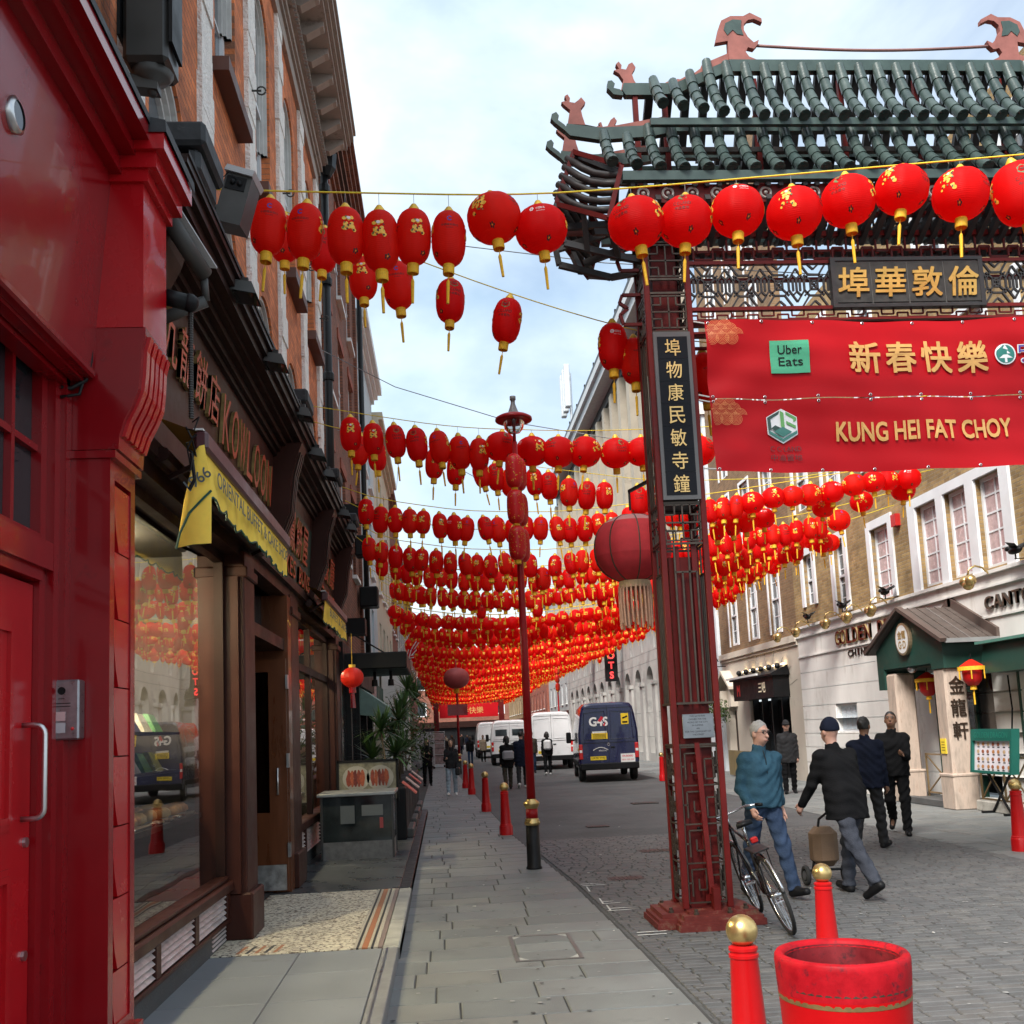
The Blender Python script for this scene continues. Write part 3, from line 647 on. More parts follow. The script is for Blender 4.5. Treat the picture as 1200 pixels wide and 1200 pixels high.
# fascia, cornice
m_fas = m_brown
pb('lintel', m_brownd, lambda q: (q.box(-2.2, -1.80, 5.85, 18.1, 3.5, 3.62), q.box(-2.2, -1.74, 5.85, 18.1, 3.62, 3.72)))
pb('fascia_board', m_brown, lambda q: q.raw([(-1.86, 5.85, 3.72), (-1.86, 18.1, 3.72), (-1.78, 18.1, 4.95), (-1.78, 5.85, 4.95), (-2.2, 5.85, 3.72), (-2.2, 18.1, 3.72), (-2.2, 5.85, 4.95), (-2.2, 18.1, 4.95)], [(0, 1, 2, 3), (4, 5, 1, 0), (0, 3, 6, 4), (1, 5, 7, 2)]))
def corn(q):
    for (x, z0, z1) in ((-1.74, 4.95, 5.0), (-1.70, 5.0, 5.06), (-1.64, 5.06, 5.12), (-1.58, 5.12, 5.16), (-1.50, 5.16, 5.24), (-1.46, 5.24, 5.32), (-1.43, 5.32, 5.37)): q.box(-2.2, x, 5.95, 18.1, z0, z1)
pb('cornice', m_brownd, corn)
pb('lead_roof', m_lead, lambda q: q.raw([(-1.42, 5.95, 5.37), (-1.42, 18.12, 5.37), (-1.42, 18.12, 5.40), (-1.42, 5.95, 5.40), (-2.1, 18.12, 5.52), (-2.1, 5.95, 5.52)], [(0, 1, 2, 3), (3, 2, 4, 5)]))
prof2 = [(-1.80, 3.72), (-1.77, 3.9), (-1.70, 4.1), (-1.62, 4.3), (-1.60, 4.5), (-1.57, 4.75), (-1.5, 5.0), (-1.46, 5.1)]
for y in (11.25, 14.7, 17.75):
    c = pb('console', m_brown, lambda q: q.prism([(-2.1, 3.72)]+prof2+[(-2.1, 5.1)], lambda u, v, d: (u, d, v), y, y+.36))
    for k in range(3): pb('rib', m_brownd, lambda q: q.prism([(a+.02, b) for a, b in prof2[1:-1]]+[(a-.01, b) for a, b in reversed(prof2[1:-1])], lambda u, v, d: (u, d, v), y+.05+k*.1, y+.1+k*.1), c)
for (y, x) in ((6.15, -1.4), (11.2, -1.42), (14.65, -1.42), (17.7, -1.42)):
    pb('end_block', m_lead, lambda q: (q.bbox(-2.0, x, y, y+.5, 5.38, 5.54, .03), q.bbox(-2.0, x+.04, y-.04, y+.54, 5.54, 5.70, .025)))
pb('end_console', m_brownd, lambda q: q.prism([(-2.1, 4.6), (-1.75, 4.6), (-1.6, 4.9), (-1.5, 5.3), (-1.42, 5.38), (-2.1, 5.38)], lambda u, v, d: (u, d, v), 5.96, 6.5))
# raised letters, one part each
m_let = [mat('gilt_letter_edge', (.34, .23, .09), .35, .5, var=.35, vs=14), mat('red_letter_face', (.50, .06, .02), .4, var=.25, vs=10)]
rt = Vector((0, 1, 0)); up = Vector((.065, 0, 1)).normalized(); nrm = rt.cross(up)
def letters(txt, y0, dy, zc, h, bold, w=None):
    for k, ch in enumerate(txt):
        if ch == ' ': continue
        q = MB(); y = y0+dy*(k+.5); x = -1.86+(zc-3.72)*.065
        put_text(q, ch, (x+.006, y, zc), rt, up, w=w or dy*.8, h=h, bold=bold, depth=.03)
        nf = len(q.f)
        o = q.build('letter', m_let, bk)
        for p in o.data.polygons: p.material_index = 1 if p.normal.x > .6 else 0
letters('九龍餅店', 6.65, .45, 4.60, .40, .004)
letters('KOWLOON', 8.55, .36, 4.55, .44, .0)
for t_, y0, dy, zc, h in (('龍鳳餅屋', 11.75, .6, 4.4, .5), ('CAKES BUNS', 11.75, .27, 3.95, .22), ('茶餐廳', 15.15, .8, 4.55, .5), ('RESTAURANT', 15.12, .25, 4.05, .26)): letters(t_, y0, dy, zc, h, .008)
pb('sign_panel', mat('dark_green_sign', (.012, .035, .025), .5), lambda q: q.raw([(-1.853+(z-3.72)*.065, y, z) for (y, z) in ((11.65, 3.8), (14.6, 3.8), (14.6, 4.75), (11.65, 4.75))], [(0, 1, 2, 3)]))
# interior seen through the glass
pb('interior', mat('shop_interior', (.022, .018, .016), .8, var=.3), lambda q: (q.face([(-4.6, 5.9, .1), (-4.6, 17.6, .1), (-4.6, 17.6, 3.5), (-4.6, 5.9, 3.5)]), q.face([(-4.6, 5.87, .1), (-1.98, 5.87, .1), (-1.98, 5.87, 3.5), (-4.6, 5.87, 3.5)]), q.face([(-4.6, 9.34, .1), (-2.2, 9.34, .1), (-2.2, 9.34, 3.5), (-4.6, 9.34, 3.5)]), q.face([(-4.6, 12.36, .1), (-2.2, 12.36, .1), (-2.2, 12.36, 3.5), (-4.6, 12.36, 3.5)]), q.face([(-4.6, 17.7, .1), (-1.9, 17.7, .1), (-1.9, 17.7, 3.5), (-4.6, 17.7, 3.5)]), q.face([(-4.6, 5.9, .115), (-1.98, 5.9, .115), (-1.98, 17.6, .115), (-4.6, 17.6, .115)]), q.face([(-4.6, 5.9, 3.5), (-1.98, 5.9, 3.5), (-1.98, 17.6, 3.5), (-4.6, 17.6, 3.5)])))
m_bulb = emit('warm_bulb', (1, .8, .5), 340)
for k, (x, y) in enumerate([(-2.6, 6.7), (-3.3, 7.3), (-2.7, 8.2), (-3.6, 8.5), (-2.7, 14), (-2.7, 16)]):
    pb('ceiling_spot', m_bulb, lambda q: q.lathe([(.1, 0), (.1, .03)], 12, (x, y, 3.40)))
# display shelves with trays of buns
sh = thing('display_counter', 'dark glazed bakery display counter with shelves behind the shop window', 'counter', (-2.4, 7.6, .1))
pb('cabinet', m_black, lambda q: (q.box(-2.9, -2.12, 6.1, 9.2, 1.18, 1.22), q.box(-2.9, -2.3, 6.1, 9.2, 1.58, 1.6), q.box(-2.95, -2.9, 6.1, 9.2, .12, 2.2), q.box(-2.9, -2.3, 6.1, 9.2, 1.9, 1.92), q.box(-2.9, -2.12, 6.1, 9.2, .12, .2)), sh)
pb('tray', m_steel, lambda q: [q.bbox(-2.7, -2.14, 6.15+k*.6, 6.68+k*.6, 1.222, 1.245, .008) for k in range(5)], sh)
m_bun = [mat('bun_%d' % i, c, .45, var=.3, vs=25, bump=.3, bs=40) for i, c in enumerate([(.55, .26, .07), (.62, .36, .13), (.45, .18, .05)])]
rb = random.Random(4); nb = 0
for k in range(5):
    for j in range(3):
        for i in range(2):
            x = -2.26-i*.2; y = 6.25+k*.6+j*.17; q = MB()
            q.lathe([(.0, .0), (.06, .0), (.085, .02), (.08, .055), (.05, .08), (.0, .088)], 10, (0, 0, 0), lambda a, z: 1+.12*math.sin(a*3+k+j))
            o = q.build('bread_bun', rb.choice(m_bun), None, True); o.location = (x+rb.uniform(-.02, .02), y, 1.245); o.rotation_euler.z = rb.uniform(0, 6); nb += 1
            tag(o, 'golden bread bun, %s from the red pilaster, %s row on the window trays' % (ordinal(k*3+j+1), 'front' if i == 0 else 'back'), 'bun', 'buns on the window trays')
m_pack = [mat('pack_%d' % i, c, .4, var=.4, vs=20) for i, c in enumerate([(.6, .5, .08), (.1, .25, .1), (.55, .5, .45), (.05, .05, .1)])]
for k in range(9):
    for zi, z in enumerate((1.6, 1.92)):
        y = 6.2+k*.33; q = MB(); q.raw([(-2.4, 0, 0), (-2.4, .22, 0), (-2.62, .22, 0), (-2.62, 0, 0), (-2.48, .02, .16), (-2.48, .2, .15), (-2.52, .2, .15), (-2.52, .02, .16)], [(0, 1, 5, 4), (1, 2, 6, 5), (2, 3, 7, 6), (3, 0, 4, 7), (4, 5, 6, 7)])
        o = q.build('snack_pack', m_pack[(k*3+zi) % 4], None); o.location = (0, y, z)
        tag(o, 'packet on the %s display shelf, %s from the red pilaster' % ('upper' if zi else 'lower', ordinal(k+1)), 'packet', 'packets on the bakery shelves')
# awnings: cassette rail with yellow scalloped valance
def awning(lab, y0, y1, x, z, drop, txt, side=True, yt=None):
    a = thing('awning', lab, 'awning', (x, y0, z))
    pb('cassette', mat('plum_awning_rail', (.085, .03, .035), .35, var=.1), lambda q: (q.bbox(x-.06, x+.03, y0, y1, z, z+.13, .02),), a)
    pb('trim', m_white, lambda q: q.box(x-.062, x+.0, y0, y1, z+.13, z+.142), a)
    n = max(6, int((y1-y0)/.05)); rows = 6
    def val(q, dz=0):
        vs = []; fs = []
        for i in range(n+1):
            y = y0+(y1-y0)*i/n; sc = .035*abs(math.sin(math.pi*(y-y0)/.22))
            for j in range(rows+1):
                t = j/rows; vs.append((x-.005+.02*math.sin(y*3.1)*t+.012*math.sin(y*17)*t, y, z+.01-(drop-.035+sc)*t))
        for i in range(n):
            for j in range(rows): b = i*(rows+1)+j; fs.append((b, b+rows+1, b+rows+2, b+1))
        q.raw(vs, fs)
    v = pb('valance', m_yel, val, a, True)
    def edge(q):
        pts = []
        for i in range(n+1):
            y = y0+(y1-y0)*i/n; sc = .035*abs(math.sin(math.pi*(y-y0)/.22)); pts.append((x-.005+.02*math.sin(y*3.1)+.012*math.sin(y*17), y, z+.01-(drop-.035+sc)))
        q.tube(pts, .008, 5)
    pb('edging', m_green, edge, a)
    q = MB(); put_text(q, txt, (x+.034, (y0+y1)/2 if yt is None else yt, z-drop*.42), (0, 1, 0), (0, 0, 1), w=(y1-y0)*.86, h=drop*.36, bold=.006); q.build('lettering', mat('faded_blue_print', (.10, .12, .13), .7), v)
    if side:
        sl = pb('end_curtain', m_yel, lambda q: q.raw([(x+.01, y0-.01, z+.03), (x-.02, y0-.02, z+.02), (x-.05, y0+.01, z-.0), (x+.05, y0-.0, z-.27), (x-.05, y0-.05, z-.30), (x-.12, y0-.0, z-.32), (x+.04, y0+.03, z-.60), (x-.06, y0-.03, z-.615), (x-.17, y0+.0, z-.63)], [(0, 1, 4, 3), (1, 2, 5, 4), (3, 4, 7, 6), (4, 5, 8, 7)]), a, True)
        pb('edging', m_green, lambda q: q.tube([(x+.05, y0-.01, z-.27), (x+.0, y0-.035, z-.33), (x-.08, y0-.045, z-.42), (x-.14, y0-.03, z-.54), (x-.17, y0-.005, z-.635)], .008, 5), a)
        q = MB(); put_text(q, '1966', (x-.025, y0-.048, z-.2), Vector((1, 0, .75)).normalized(), Vector((-.75, 0, 1)).normalized(), w=.17, h=.075, bold=.01); q.build('lettering', mat('faded_blue_print', (.10, .12, .13), .7), sl)
    pb('under_roller', m_brownd, lambda q: (q.tube([(-1.72, y0, z-.02), (-1.72, y1, z-.02)], .05, 8), q.bar((-1.75, y0+.3, z-.1), (x-.03, y0+.3, z+.03), .03, .03), q.bar((-1.75, y1-.3, z-.1), (x-.03, y1-.3, z+.03), .03, .03)), a)
    pb('roof_cloth', mat('mustard_cloth', (.20, .12, .02), .8), lambda q: q.face([(-1.74, y0, z+.22), (-1.74, y1, z+.22), (x-.04, y1, z+.12), (x-.04, y0, z+.12)]), a)
    return a
awning('yellow scalloped awning valance above the large bakery window', 6.45, 10.0, -1.46, 3.66, .30, 'ORIENTAL BUFFET & CAKE SHOP')
awning('short yellow awning valance above the second bakery window', 13.6, 16.4, -1.5, 3.62, .30, 'BUFFET & CAKES', side=False)
# red globe lantern at far end of the bakery
# ================================================================ LEFT TERRACE, UPPER FLOORS
m_obrick = brick('orange_brick', (.66, .20, .068), (.46, .13, .045), (.30, .13, .075), 'x', .23, .075, .006, var=.5, bump=.9, vs=2.2)
m_rough = mat('rough_white_stone', (.88, .86, .82), .95, var=.12, vs=9, bump=3, bs=34, dirt=(.36, .34, .32), ds=44, dth=.57)
ob = thing('orange_brick_building', 'orange brick building with white rough stone piers above the bakery', 'building', (-2, 11, 5.4))
UX = -1.98; P = plane('L', UX)
wins = [(y, y+1.0) for y in (2.6, 4.85, 7.1, 9.35, 11.6, 13.85, 16.1)]
ops = []
for a, b in wins: ops += [(a, b, 5.75, 7.15, .4), (a, b, 8.35, 11.2, .5)]
wall(ob, P, 1.5, 17.75, 5.3, 12.3, ops, m_obrick, rev=.18)
m_stonew = mat('pale_window_stone', (.55, .54, .52), .7, var=.12, vs=5)
for a, b in wins:
    w = window(ob, P, a, b, 5.75, 7.15, .18, m_whitew, m_paneg, 1, 2, .07, rise=.4, panes=True)
    w = window(ob, P, a, b, 8.35, 11.2, .18, m_whitew, m_paneg, 2, 3, .07, rise=.5, sash=True)
    for (v1, rise, dd) in ((7.15, .4, 0), (11.2, .5, 0)):   # moulded arch lining
        q = MB()
        for s_, d_ in ((.0, .03), (.05, .07), (.1, .11)):
            o = arcpts(a+s_*.9, b-s_*.9, v1-rise, rise-s_); i_ = arcpts(a+s_*.9+.045, b-s_*.9-.045, v1-rise, rise-s_-.045)
            o = [(o[0][0], v1-rise-1.4)]+o+[(o[-1][0], v1-rise-1.4)]; i_ = [(i_[0][0], v1-rise-1.4)]+i_+[(i_[-1][0], v1-rise-1.4)]
            for k in range(len(o)-1): q.raw([P(*p, d) for d in (d_, .17) for p in (o[k], o[k+1], i_[k+1], i_[k])], [(0, 1, 2, 3), (3, 2, 6, 7), (0, 1, 5, 4)])
        q.build('arch_lining', m_stonew, w)
    q = MB(); fbox(q, P, a-.12, b+.12, 8.2, 8.345, -.16, .16); q.build('window_sill', mat('brown_sill', (.11, .045, .032), .6, var=.2), ob)
for i, y in enumerate((1.9, 4.15, 6.4, 8.65, 10.9, 13.15, 15.4, 17.4)):
    q = MB(); rr = random.Random(i); z = 5.3
    while z < 12.1:
        h = rr.uniform(.28, .42)
        w0, w1 = rr.uniform(-.025, .025), rr.uniform(-.025, .025)
        fbox(q, P, y-.04+w0, y+.40+w1, z, min(z+h, 12.1), -.05+rr.uniform(-.012, .012), .02); z += h
    q.build('stone_pier', m_rough, ob)
    q = MB(); q.tube([(UX+.05, y+.15, 9.2), (UX+.16, y+.15, 9.2)], .012, 6); q.tube([(UX+.16+.05*math.cos(t), y+.15, 9.2+.05*math.sin(t)) for t in [k*.6 for k in range(11)]], .01, 6, cap=False); q.build('iron_ring', m_iron, ob)
# modillion cornice
m_corn = mat('taupe_cornice', (.34, .285, .25), .7, var=.12, vs=3, dirt=(.12, .1, .09), ds=3)
q = MB()
for (dx, z0, z1) in ((.06, 11.75, 12.0), (.1, 12.0, 12.08), (.14, 12.08, 12.2), (.2, 12.2, 12.26), (.6, 12.5, 12.58), (.66, 12.58, 12.66), (.72, 12.66, 12.78), (.76, 12.78, 12.86), (.22, 12.26, 12.5)): q.box(UX-.3, UX+dx, 1.5, 17.75, z0, z1)
cn = q.build('cornice', m_corn, ob)
q = MB(); y = 1.55
while y < 17.7: q.box(UX+.2, UX+.245, y, y+.045, 12.2, 12.255); y += .09
tag(q.build('dentils', m_corn, cn), kind='stuff')
y = 1.9
while y < 17.7:
    q = MB(); q.prism([(UX+.2, 12.3), (UX+.3, 12.28), (UX+.5, 12.4), (UX+.56, 12.42), (UX+.56, 12.5), (UX+.2, 12.5)], lambda u, v, d: (u, d, v), y, y+.16); q.build('modillion', m_corn, cn); y += .62
q = MB(); q.box(UX+.5, UX+.7, 9, 12.4, 12.9, 13.3); q.build('gutter_box', m_blackm, ob)
q = MB(); q.box(UX-.4, UX, 1.5, 17.75, 12.86, 13.2); q.build('parapet', m_obrick, ob)
# drainpipe between the buildings
dp = thing('drainpipe', 'black cast iron drainpipe between the orange and the brown brick buildings', 'drainpipe', (-1.86, 17.95, 3.8))
q = MB(); q.tube([(-1.84, 17.95, 3.6), (-1.84, 17.95, 12.2)], .075, 10); q.build('pipe', m_blackm, dp, True)
for z in (4.6, 6.4, 8.2, 10.0, 11.8): q = MB(); q.lathe([(.1, 0), (.105, .03), (.105, .12), (.09, .15)], 10, (-1.84, 17.95, z)); q.build('collar', m_blackm, dp)
q = MB(); q.lathe([(.09, 0), (.18, .15), (.2, .4), (.2, .45)], 8, (-1.8, 17.95, 12.1)); q.build('hopper', m_blackm, dp)
# dark brick building
m_dbrick = brick('dark_brown_brick', (.24, .085, .048), (.16, .06, .036), (.05, .03, .025), 'x', .23, .075, .008, var=.35)
db = thing('dark_brick_building', 'tall dark brown brick building with stepped cornice beyond the drainpipe', 'building', (-2, 22, 0))
P = plane('L', -2.0); ops = []
for y in (19.2, 21.6, 24.0):
    for z in (5.6, 8.5, 11.4): ops.append((y, y+1.0, z, z+1.9, 0))
wall(db, P, 18.1, 26.3, 3.0, 14.9, ops, m_dbrick, rev=.14)
for o in ops:
    window(db, P, *o[:4], .14, m_whitew, m_pane, 2, 2, .07, sill=m_white, sash=True)
    q = MB(); fbox(q, P, o[0]-.12, o[1]+.12, o[3]+.02, o[3]+.25, -.03, .02); q.build('lintel', mat('red_rubbed_brick', (.26, .06, .03), .8), db)
for k in range(7): q = MB(); q.box(-2.3, -1.93+k*.07, 18.1, 26.3, 13.7+k*.16, 13.84+k*.16); q.build('corbel_course', m_dbrick, db)
for y in (18.15, 25.9): q = MB(); fbox(q, P, y, y+.35, 3.5, 13.7, -.07, .02); q.build('pier', m_dbrick, db)
q = MB(); q.tube([(-1.85, 26.35, 3.4), (-1.85, 26.35, 13.5)], .07, 8); q.build('drainpipe', m_blackm, db, True)
q = MB(); q.box(-2.6, -1.9, 18.1, 26.3, .1, 3.0); q.build('ground_floor', m_black, db)
for z in (4.0, 6.5): q = MB(); q.box(-2.0, -1.6, 22, 22.5, z, z+.35); q.build('wall_box', m_black, db)
# further buildings on the left
def far_block(side, c, y0, y1, ztop, m, lab, cat='building', wz=(3.9, 6.6, 9.3), wy=2.2, ww=1.0, wh=1.7, fm=None, corn=None, gf=None, grev=.16, roof=None, name='terraced_building', zb=3.3, panes=True):
    t = thing(name, lab, cat, (c, (y0+y1)/2, 0)); P = plane(side, c); ops = []
    n = max(1, int((y1-y0-.6)/wy)); m0 = (y1-y0-n*wy)/2
    for i in range(n):
        for z in wz:
            if z+wh < ztop-.3: a = y0+m0+i*wy+(wy-ww)/2; ops.append((a, a+ww, z, z+wh, 0))
    wall(t, P, y0, y1, zb, ztop, ops, m, rev=grev)
    for o in ops:
        window(t, P, *o[:4], grev, fm or m_whitew, m_pane if random.random() < .6 else m_paneg, 2, 2, .08, sill=m_white, sash=True, panes=panes and y0 < 45)
        if not (panes and y0 < 45):
            q = MB(); q.face([P(o[0], o[2], grev-.03), P(o[1], o[2], grev-.03), P(o[1], o[3], grev-.03), P(o[0], o[3], grev-.03)]); q.build('pane', m_pane, t)
    for k, (d, z0, z1) in enumerate(((.1, ztop-.5, ztop-.35), (.22, ztop-.35, ztop-.2), (.35, ztop-.2, ztop+.05))):
        q = MB(); fbox(q, P, y0, y1, z0, z1, -d, .2); q.build('cornice', corn or m, t)
    q = MB(); fbox(q, P, y0, y1, -.02, zb, .25, 3); q.build('shop_back', gf or m_black, t)
    nb = max(1, int((y1-y0)/3)); wd = (y1-y0)/nb
    for i in range(nb):
        q = MB(); a = y0+i*wd; fbox(q, P, a, a+.3, 0, zb, -.02, .3); q.build('shop_pier', corn or m, t)
        q = MB(); fbox(q, P, a+.3, a+wd, 2.6, zb, -.12, .3); q.build('shop_fascia', random.choice([m_red, m_black, m_brown, m_green]), t)
        q = MB(); fbox(q, P, a+.3, a+wd, .0, .5, .1, .25); q.build('stall_riser', m_black, t)
        q = MB(); q.face([P(a+.3, .5, .16), P(a+wd, .5, .16), P(a+wd, 2.6, .16), P(a+.3, 2.6, .16)]); q.build('shop_window', m_pane, t)
    q = MB(); fbox(q, P, y0+.05, y1-.05, ztop, ztop+.8, .5, 8); q.build('roof', roof or mat('slate_roof', (.08, .085, .09), .7), t)
    return t
m_pblue = mat('pale_blue_stucco', (.50, .58, .62), .7, var=.08, vs=2, dirt=(.4, .44, .46))
m_cream = mat('cream_stucco', (.58, .52, .40), .75, var=.1, vs=2, dirt=(.42, .36, .27))
m_grey = mat('grey_stucco', (.34, .35, .35), .75, var=.1, vs=2)
m_rbrick = brick('red_brick', (.28, .07, .04), (.22, .055, .035), (.2, .14, .1), 'x', .23, .075, .008)
m_sbrick = brick('stock_brick', (.34, .24, .12), (.28, .19, .09), (.3, .26, .2), 'x', .23, .075, .008)
far_block('L', -2.0, 26.5, 33, 13.2, m_pblue, 'pale blue stucco building beyond the dark brick building', corn=m_white)
far_block('L', -2.0, 33, 43, 12.4, m_cream, 'cream stucco building beyond the pale blue building', corn=m_cream)
far_block('L', -2.2, 43, 53, 12.8, m_rbrick, 'red brick building half hidden by lantern rows on the left')
far_block('L', -2.4, 53, 68, 12.2, m_grey, 'grey stucco building far down the left side', wy=2.8)
far_block('L', -2.8, 68, 90, 12.8, m_sbrick, 'stock brick building far down the left side of the street', wy=3.2)
far_block('L', -3.4, 90, 140, 12, m_rbrick, 'long red brick terrace at the far left end', wy=4)
# ================================================================ RIGHT: WHITE RESTAURANT BUILDING
m_ybrick = brick('yellow_stock_brick', (.36, .24, .10), (.24, .15, .06), (.26, .2, .13), 'x', .23, .078, .009, var=.4)
m_bbrick = brick('brown_stock_brick', (.24, .14, .065), (.17, .095, .045), (.2, .15, .1), 'x', .23, .078, .009, var=.3)
m_stucco = mat('white_stucco', (.80, .78, .74), .75, var=.07, vs=1.5, bump=.08, bs=40, dirt=(.60, .57, .52), ds=2.0, dth=.55, stretch=(1, 1, .35))
m_curt = mat('pink_curtain_glass', (.50, .36, .36), .25, var=.25, vs=6)
RX = 10.3
gd = thing('restaurant_building', 'yellow brick restaurant building with white ground floor on the right', 'building', (RX, 20, 0)); P = plane('R', RX)
def pg(name, m, fn, parent=None, smooth=False):
    q = MB(); fn(q); return q.build(name, m, parent or gd, smooth)
W1 = [(20.02, 20.96, 4.42, 6.16), (18.82, 19.72, 4.42, 6.16), (17.6, 18.5, 4.42, 6.16)]
W2 = [(22.35, 23.35, 4.45, 6.14), (25.0, 25.7, 4.45, 6.3), (27.25, 27.95, 4.9, 6.3)]
W3 = [(y, y+1.0, 7.6, 9.4) for y in (13.2, 15.4, 17.6, 18.85, 20.05, 22.35, 25.0, 27.2)]+[(y, y+1.0, 10.6, 12.2) for y in (13.2, 15.4, 18.85, 22.35, 25.0, 27.2)]+[(13.2, 14.2, 4.42, 6.16), (15.0, 16.0, 4.42, 6.16)]
wall(gd, P, 9, 28.9, 4.36, 13, [(*w, 0) for w in W1+W2+W3], m_ybrick, rev=.16)
for w in W1: window(gd, P, *w, .16, m_whitew, m_curt, 2, 5, .07, .035)
for k, w in enumerate(W2): window(gd, P, *w, .16, m_whitew, m_curt if k == 0 else m_paneg, 2, 5 if k < 2 else 4, .06, .03, sash=k > 0)
for w in W3: window(gd, P, *w, .16, m_whitew, m_paneg, 2, 4, .07, .03, sash=True)
def surround(q, a, b, c, d, t=.16, pr_=.05):
    fbox(q, P, a-t, a-.002, c-.02, d+t, -pr_, .1); fbox(q, P, b+.002, b+t, c-.02, d+t, -pr_, .1); fbox(q, P, a-.002, b+.002, d+.002, d+t, -pr_+.002, .1)
pg('window_surround', m_whitew, lambda q: (fbox(q, P, 17.3, 17.598, 4.37, 6.36, -.06, .1), fbox(q, P, 20.962, 21.3, 4.37, 6.36, -.06, .1), fbox(q, P, 17.598, 20.962, 6.162, 6.36, -.058, .1), fbox(q, P, 18.502, 18.818, 4.37, 6.162, -.058, .1), fbox(q, P, 19.722, 20.018, 4.37, 6.162, -.058, .1)))
for w in W2+W3: pg('window_surround', m_whitew, lambda q: surround(q, *w, t=.2 if w in W2 else .14))
# stucco ground floor with channelled joints
GO = [(25.05, 26.45, 1.36, 2.12, 0), (10.5, 14.5, .5, 2.9, 0), (17.7, 20.9, .12, 2.5, 0)]
courses = [-.02, .55, .98, 1.36, 1.74, 2.12, 2.6, 3.06, 3.5]
for c0, c1 in zip(courses, courses[1:]):
    ops = [(a, b, max(c, c0), min(d, c1), 0) for a, b, c, d, _ in GO if c < c1-.01 and d > c0+.01]
    wall(gd, P, 9, 28.9, c0+.012, c1-.012, [(a, b, max(c, c0+.012), min(d, c1-.012), 0) for a, b, c, d, _ in ops], m_stucco, rev=.2, name='stucco_course', thick=.2)
def joints(q):
    for c in courses[1:-1]:
        segs = [(9, 28.9)]
        for (a, b, v0, v1, _) in GO:
            if v0 < c-.005 and v1 > c+.005: segs = [s_ for (p0, p1) in segs for s_ in ((p0, min(p1, a)), (max(p0, b), p1)) if s_[1]-s_[0] > .01]
        for (a, b) in segs: fbox(q, P, a, b, c-.0125, c+.0125, .02, .15)
pg('course_joint', m_stucco, joints)
pg('sign_band', m_stucco, lambda q: (fbox(q, P, 9, 28.9, 3.49, 4.06, -.0, .2), fbox(q, P, 9, 28.9, 3.50, 3.54, -.035, .0)))
pg('string_course', m_stucco, lambda q: (fbox(q, P, 9, 28.95, 4.06, 4.1, -.06, .2), fbox(q, P, 9, 28.95, 4.1, 4.30, -.03, .2), fbox(q, P, 9, 28.95, 4.30, 4.365, -.1, .2)))
# raised letters
m_rl = [mat('dark_red_letter', (.10, .018, .012), .35, var=.3), mat('gilt_rim', (.5, .38, .18), .4, .4)]
def rletters(txt, ya, yb, zc, h, bold=0., name='letter', mats=m_rl, pr_=.05):
    n = len(txt); dy = (ya-yb)/n
    for k, ch in enumerate(txt):
        if ch == ' ': continue
        q = MB(); put_text(q, ch, (RX-.006, ya-dy*(k+.5), zc), (0, -1, 0), (0, 0, 1), w=dy*(.82 if ch != 'I' else .3), h=h, bold=bold, depth=pr_)
        o = q.build(name, mats, gd)
        for p in o.data.polygons: p.material_index = 0 if abs(p.normal.x) > .6 else 1
rletters('GOLDEN DRAGON', 26.0, 21.1, 3.80, .36, .01)
m_bl = [mat('dark_bronze_letter', (.03, .022, .018), .4), mat('dark_bronze_letter', (.03, .022, .018), .4)]
rletters('CHINESE RESTAURANT', 25.3, 20.4, 3.36, .17, .005, mats=m_bl, pr_=.02)
rletters('CANTONESE CUISINE', 18.55, 13.2, 3.78, .24, .005, mats=[mat('bronze_letter', (.12, .09, .065), .4, .3), m_bl[0]])
# notice frame
nf = pg('menu_case', mat('white_frame', (.75, .75, .74), .4), lambda q: (fbox(q, P, 25.05, 26.45, 1.36, 1.41, .03, .15), fbox(q, P, 25.05, 26.45, 2.07, 2.12, .03, .15), fbox(q, P, 25.05, 25.1, 1.41, 2.07, .03, .15), fbox(q, P, 26.4, 26.45, 1.41, 2.07, .03, .15)))
pg('backing', mat('white_card', (.7, .72, .74), .6), lambda q: q.face([P(25.05, 1.38, .14), P(26.45, 1.38, .14), P(26.45, 2.1, .14), P(25.05, 2.1, .14)]), nf)
def mc(q):
    for i in range(4): fbox(q, P, 25.14+i*.32, 25.4+i*.32, 1.46, 2.03, .125, .135)
pg('menu_sheet', mat('printed_menu_sheet', (.55, .62, .68), .5, var=.4, vs=40), mc, nf)
pg('alarm_box', mat('red_box', (.5, .02, .02), .4), lambda q: fbox(q, P, 21.75, 21.98, 5.95, 6.22, -.12, 0))
# shop opening behind the portico
m_stock = [mat('stock_%d' % i, c, .5, var=.4, vs=30) for i, c in enumerate([(.5, .03, .03), (.6, .55, .5), (.08, .12, .3), (.04, .04, .05), (.55, .3, .25)])]
pg('shop_interior', mat('shop_dark', (.03, .03, .032), .7), lambda q: (fbox(q, P, 17.6, 21.0, .1, 2.6, .9, .92), fbox(q, P, 17.6, 17.7, .1, 2.6, .19, .92), fbox(q, P, 20.9, 21.0, .1, 2.6, .19, .92)))
rs_ = random.Random(8)
for i in range(9):
    for j in range(11):
        q = MB(); a = 19.7+i*.12; z = .95+j*.125; fbox(q, P, a, a+.09, z, z+.095, .36, .42); q.build('goods_pack', rs_.choice(m_stock), gd)
pg('shop_frame', mat('dark_green_frame', (.012, .06, .04), .45), lambda q: (fbox(q, P, 20.84, 20.9, .12, 2.5, -.02, .2), fbox(q, P, 19.5, 19.58, .12, 2.5, .1, .2), fbox(q, P, 17.7, 17.76, .12, 2.5, -.02, .2), fbox(q, P, 18.72, 18.8, .12, 2.5, .1, .2), fbox(q, P, 19.58, 20.84, .78, .88, .0, .2)))
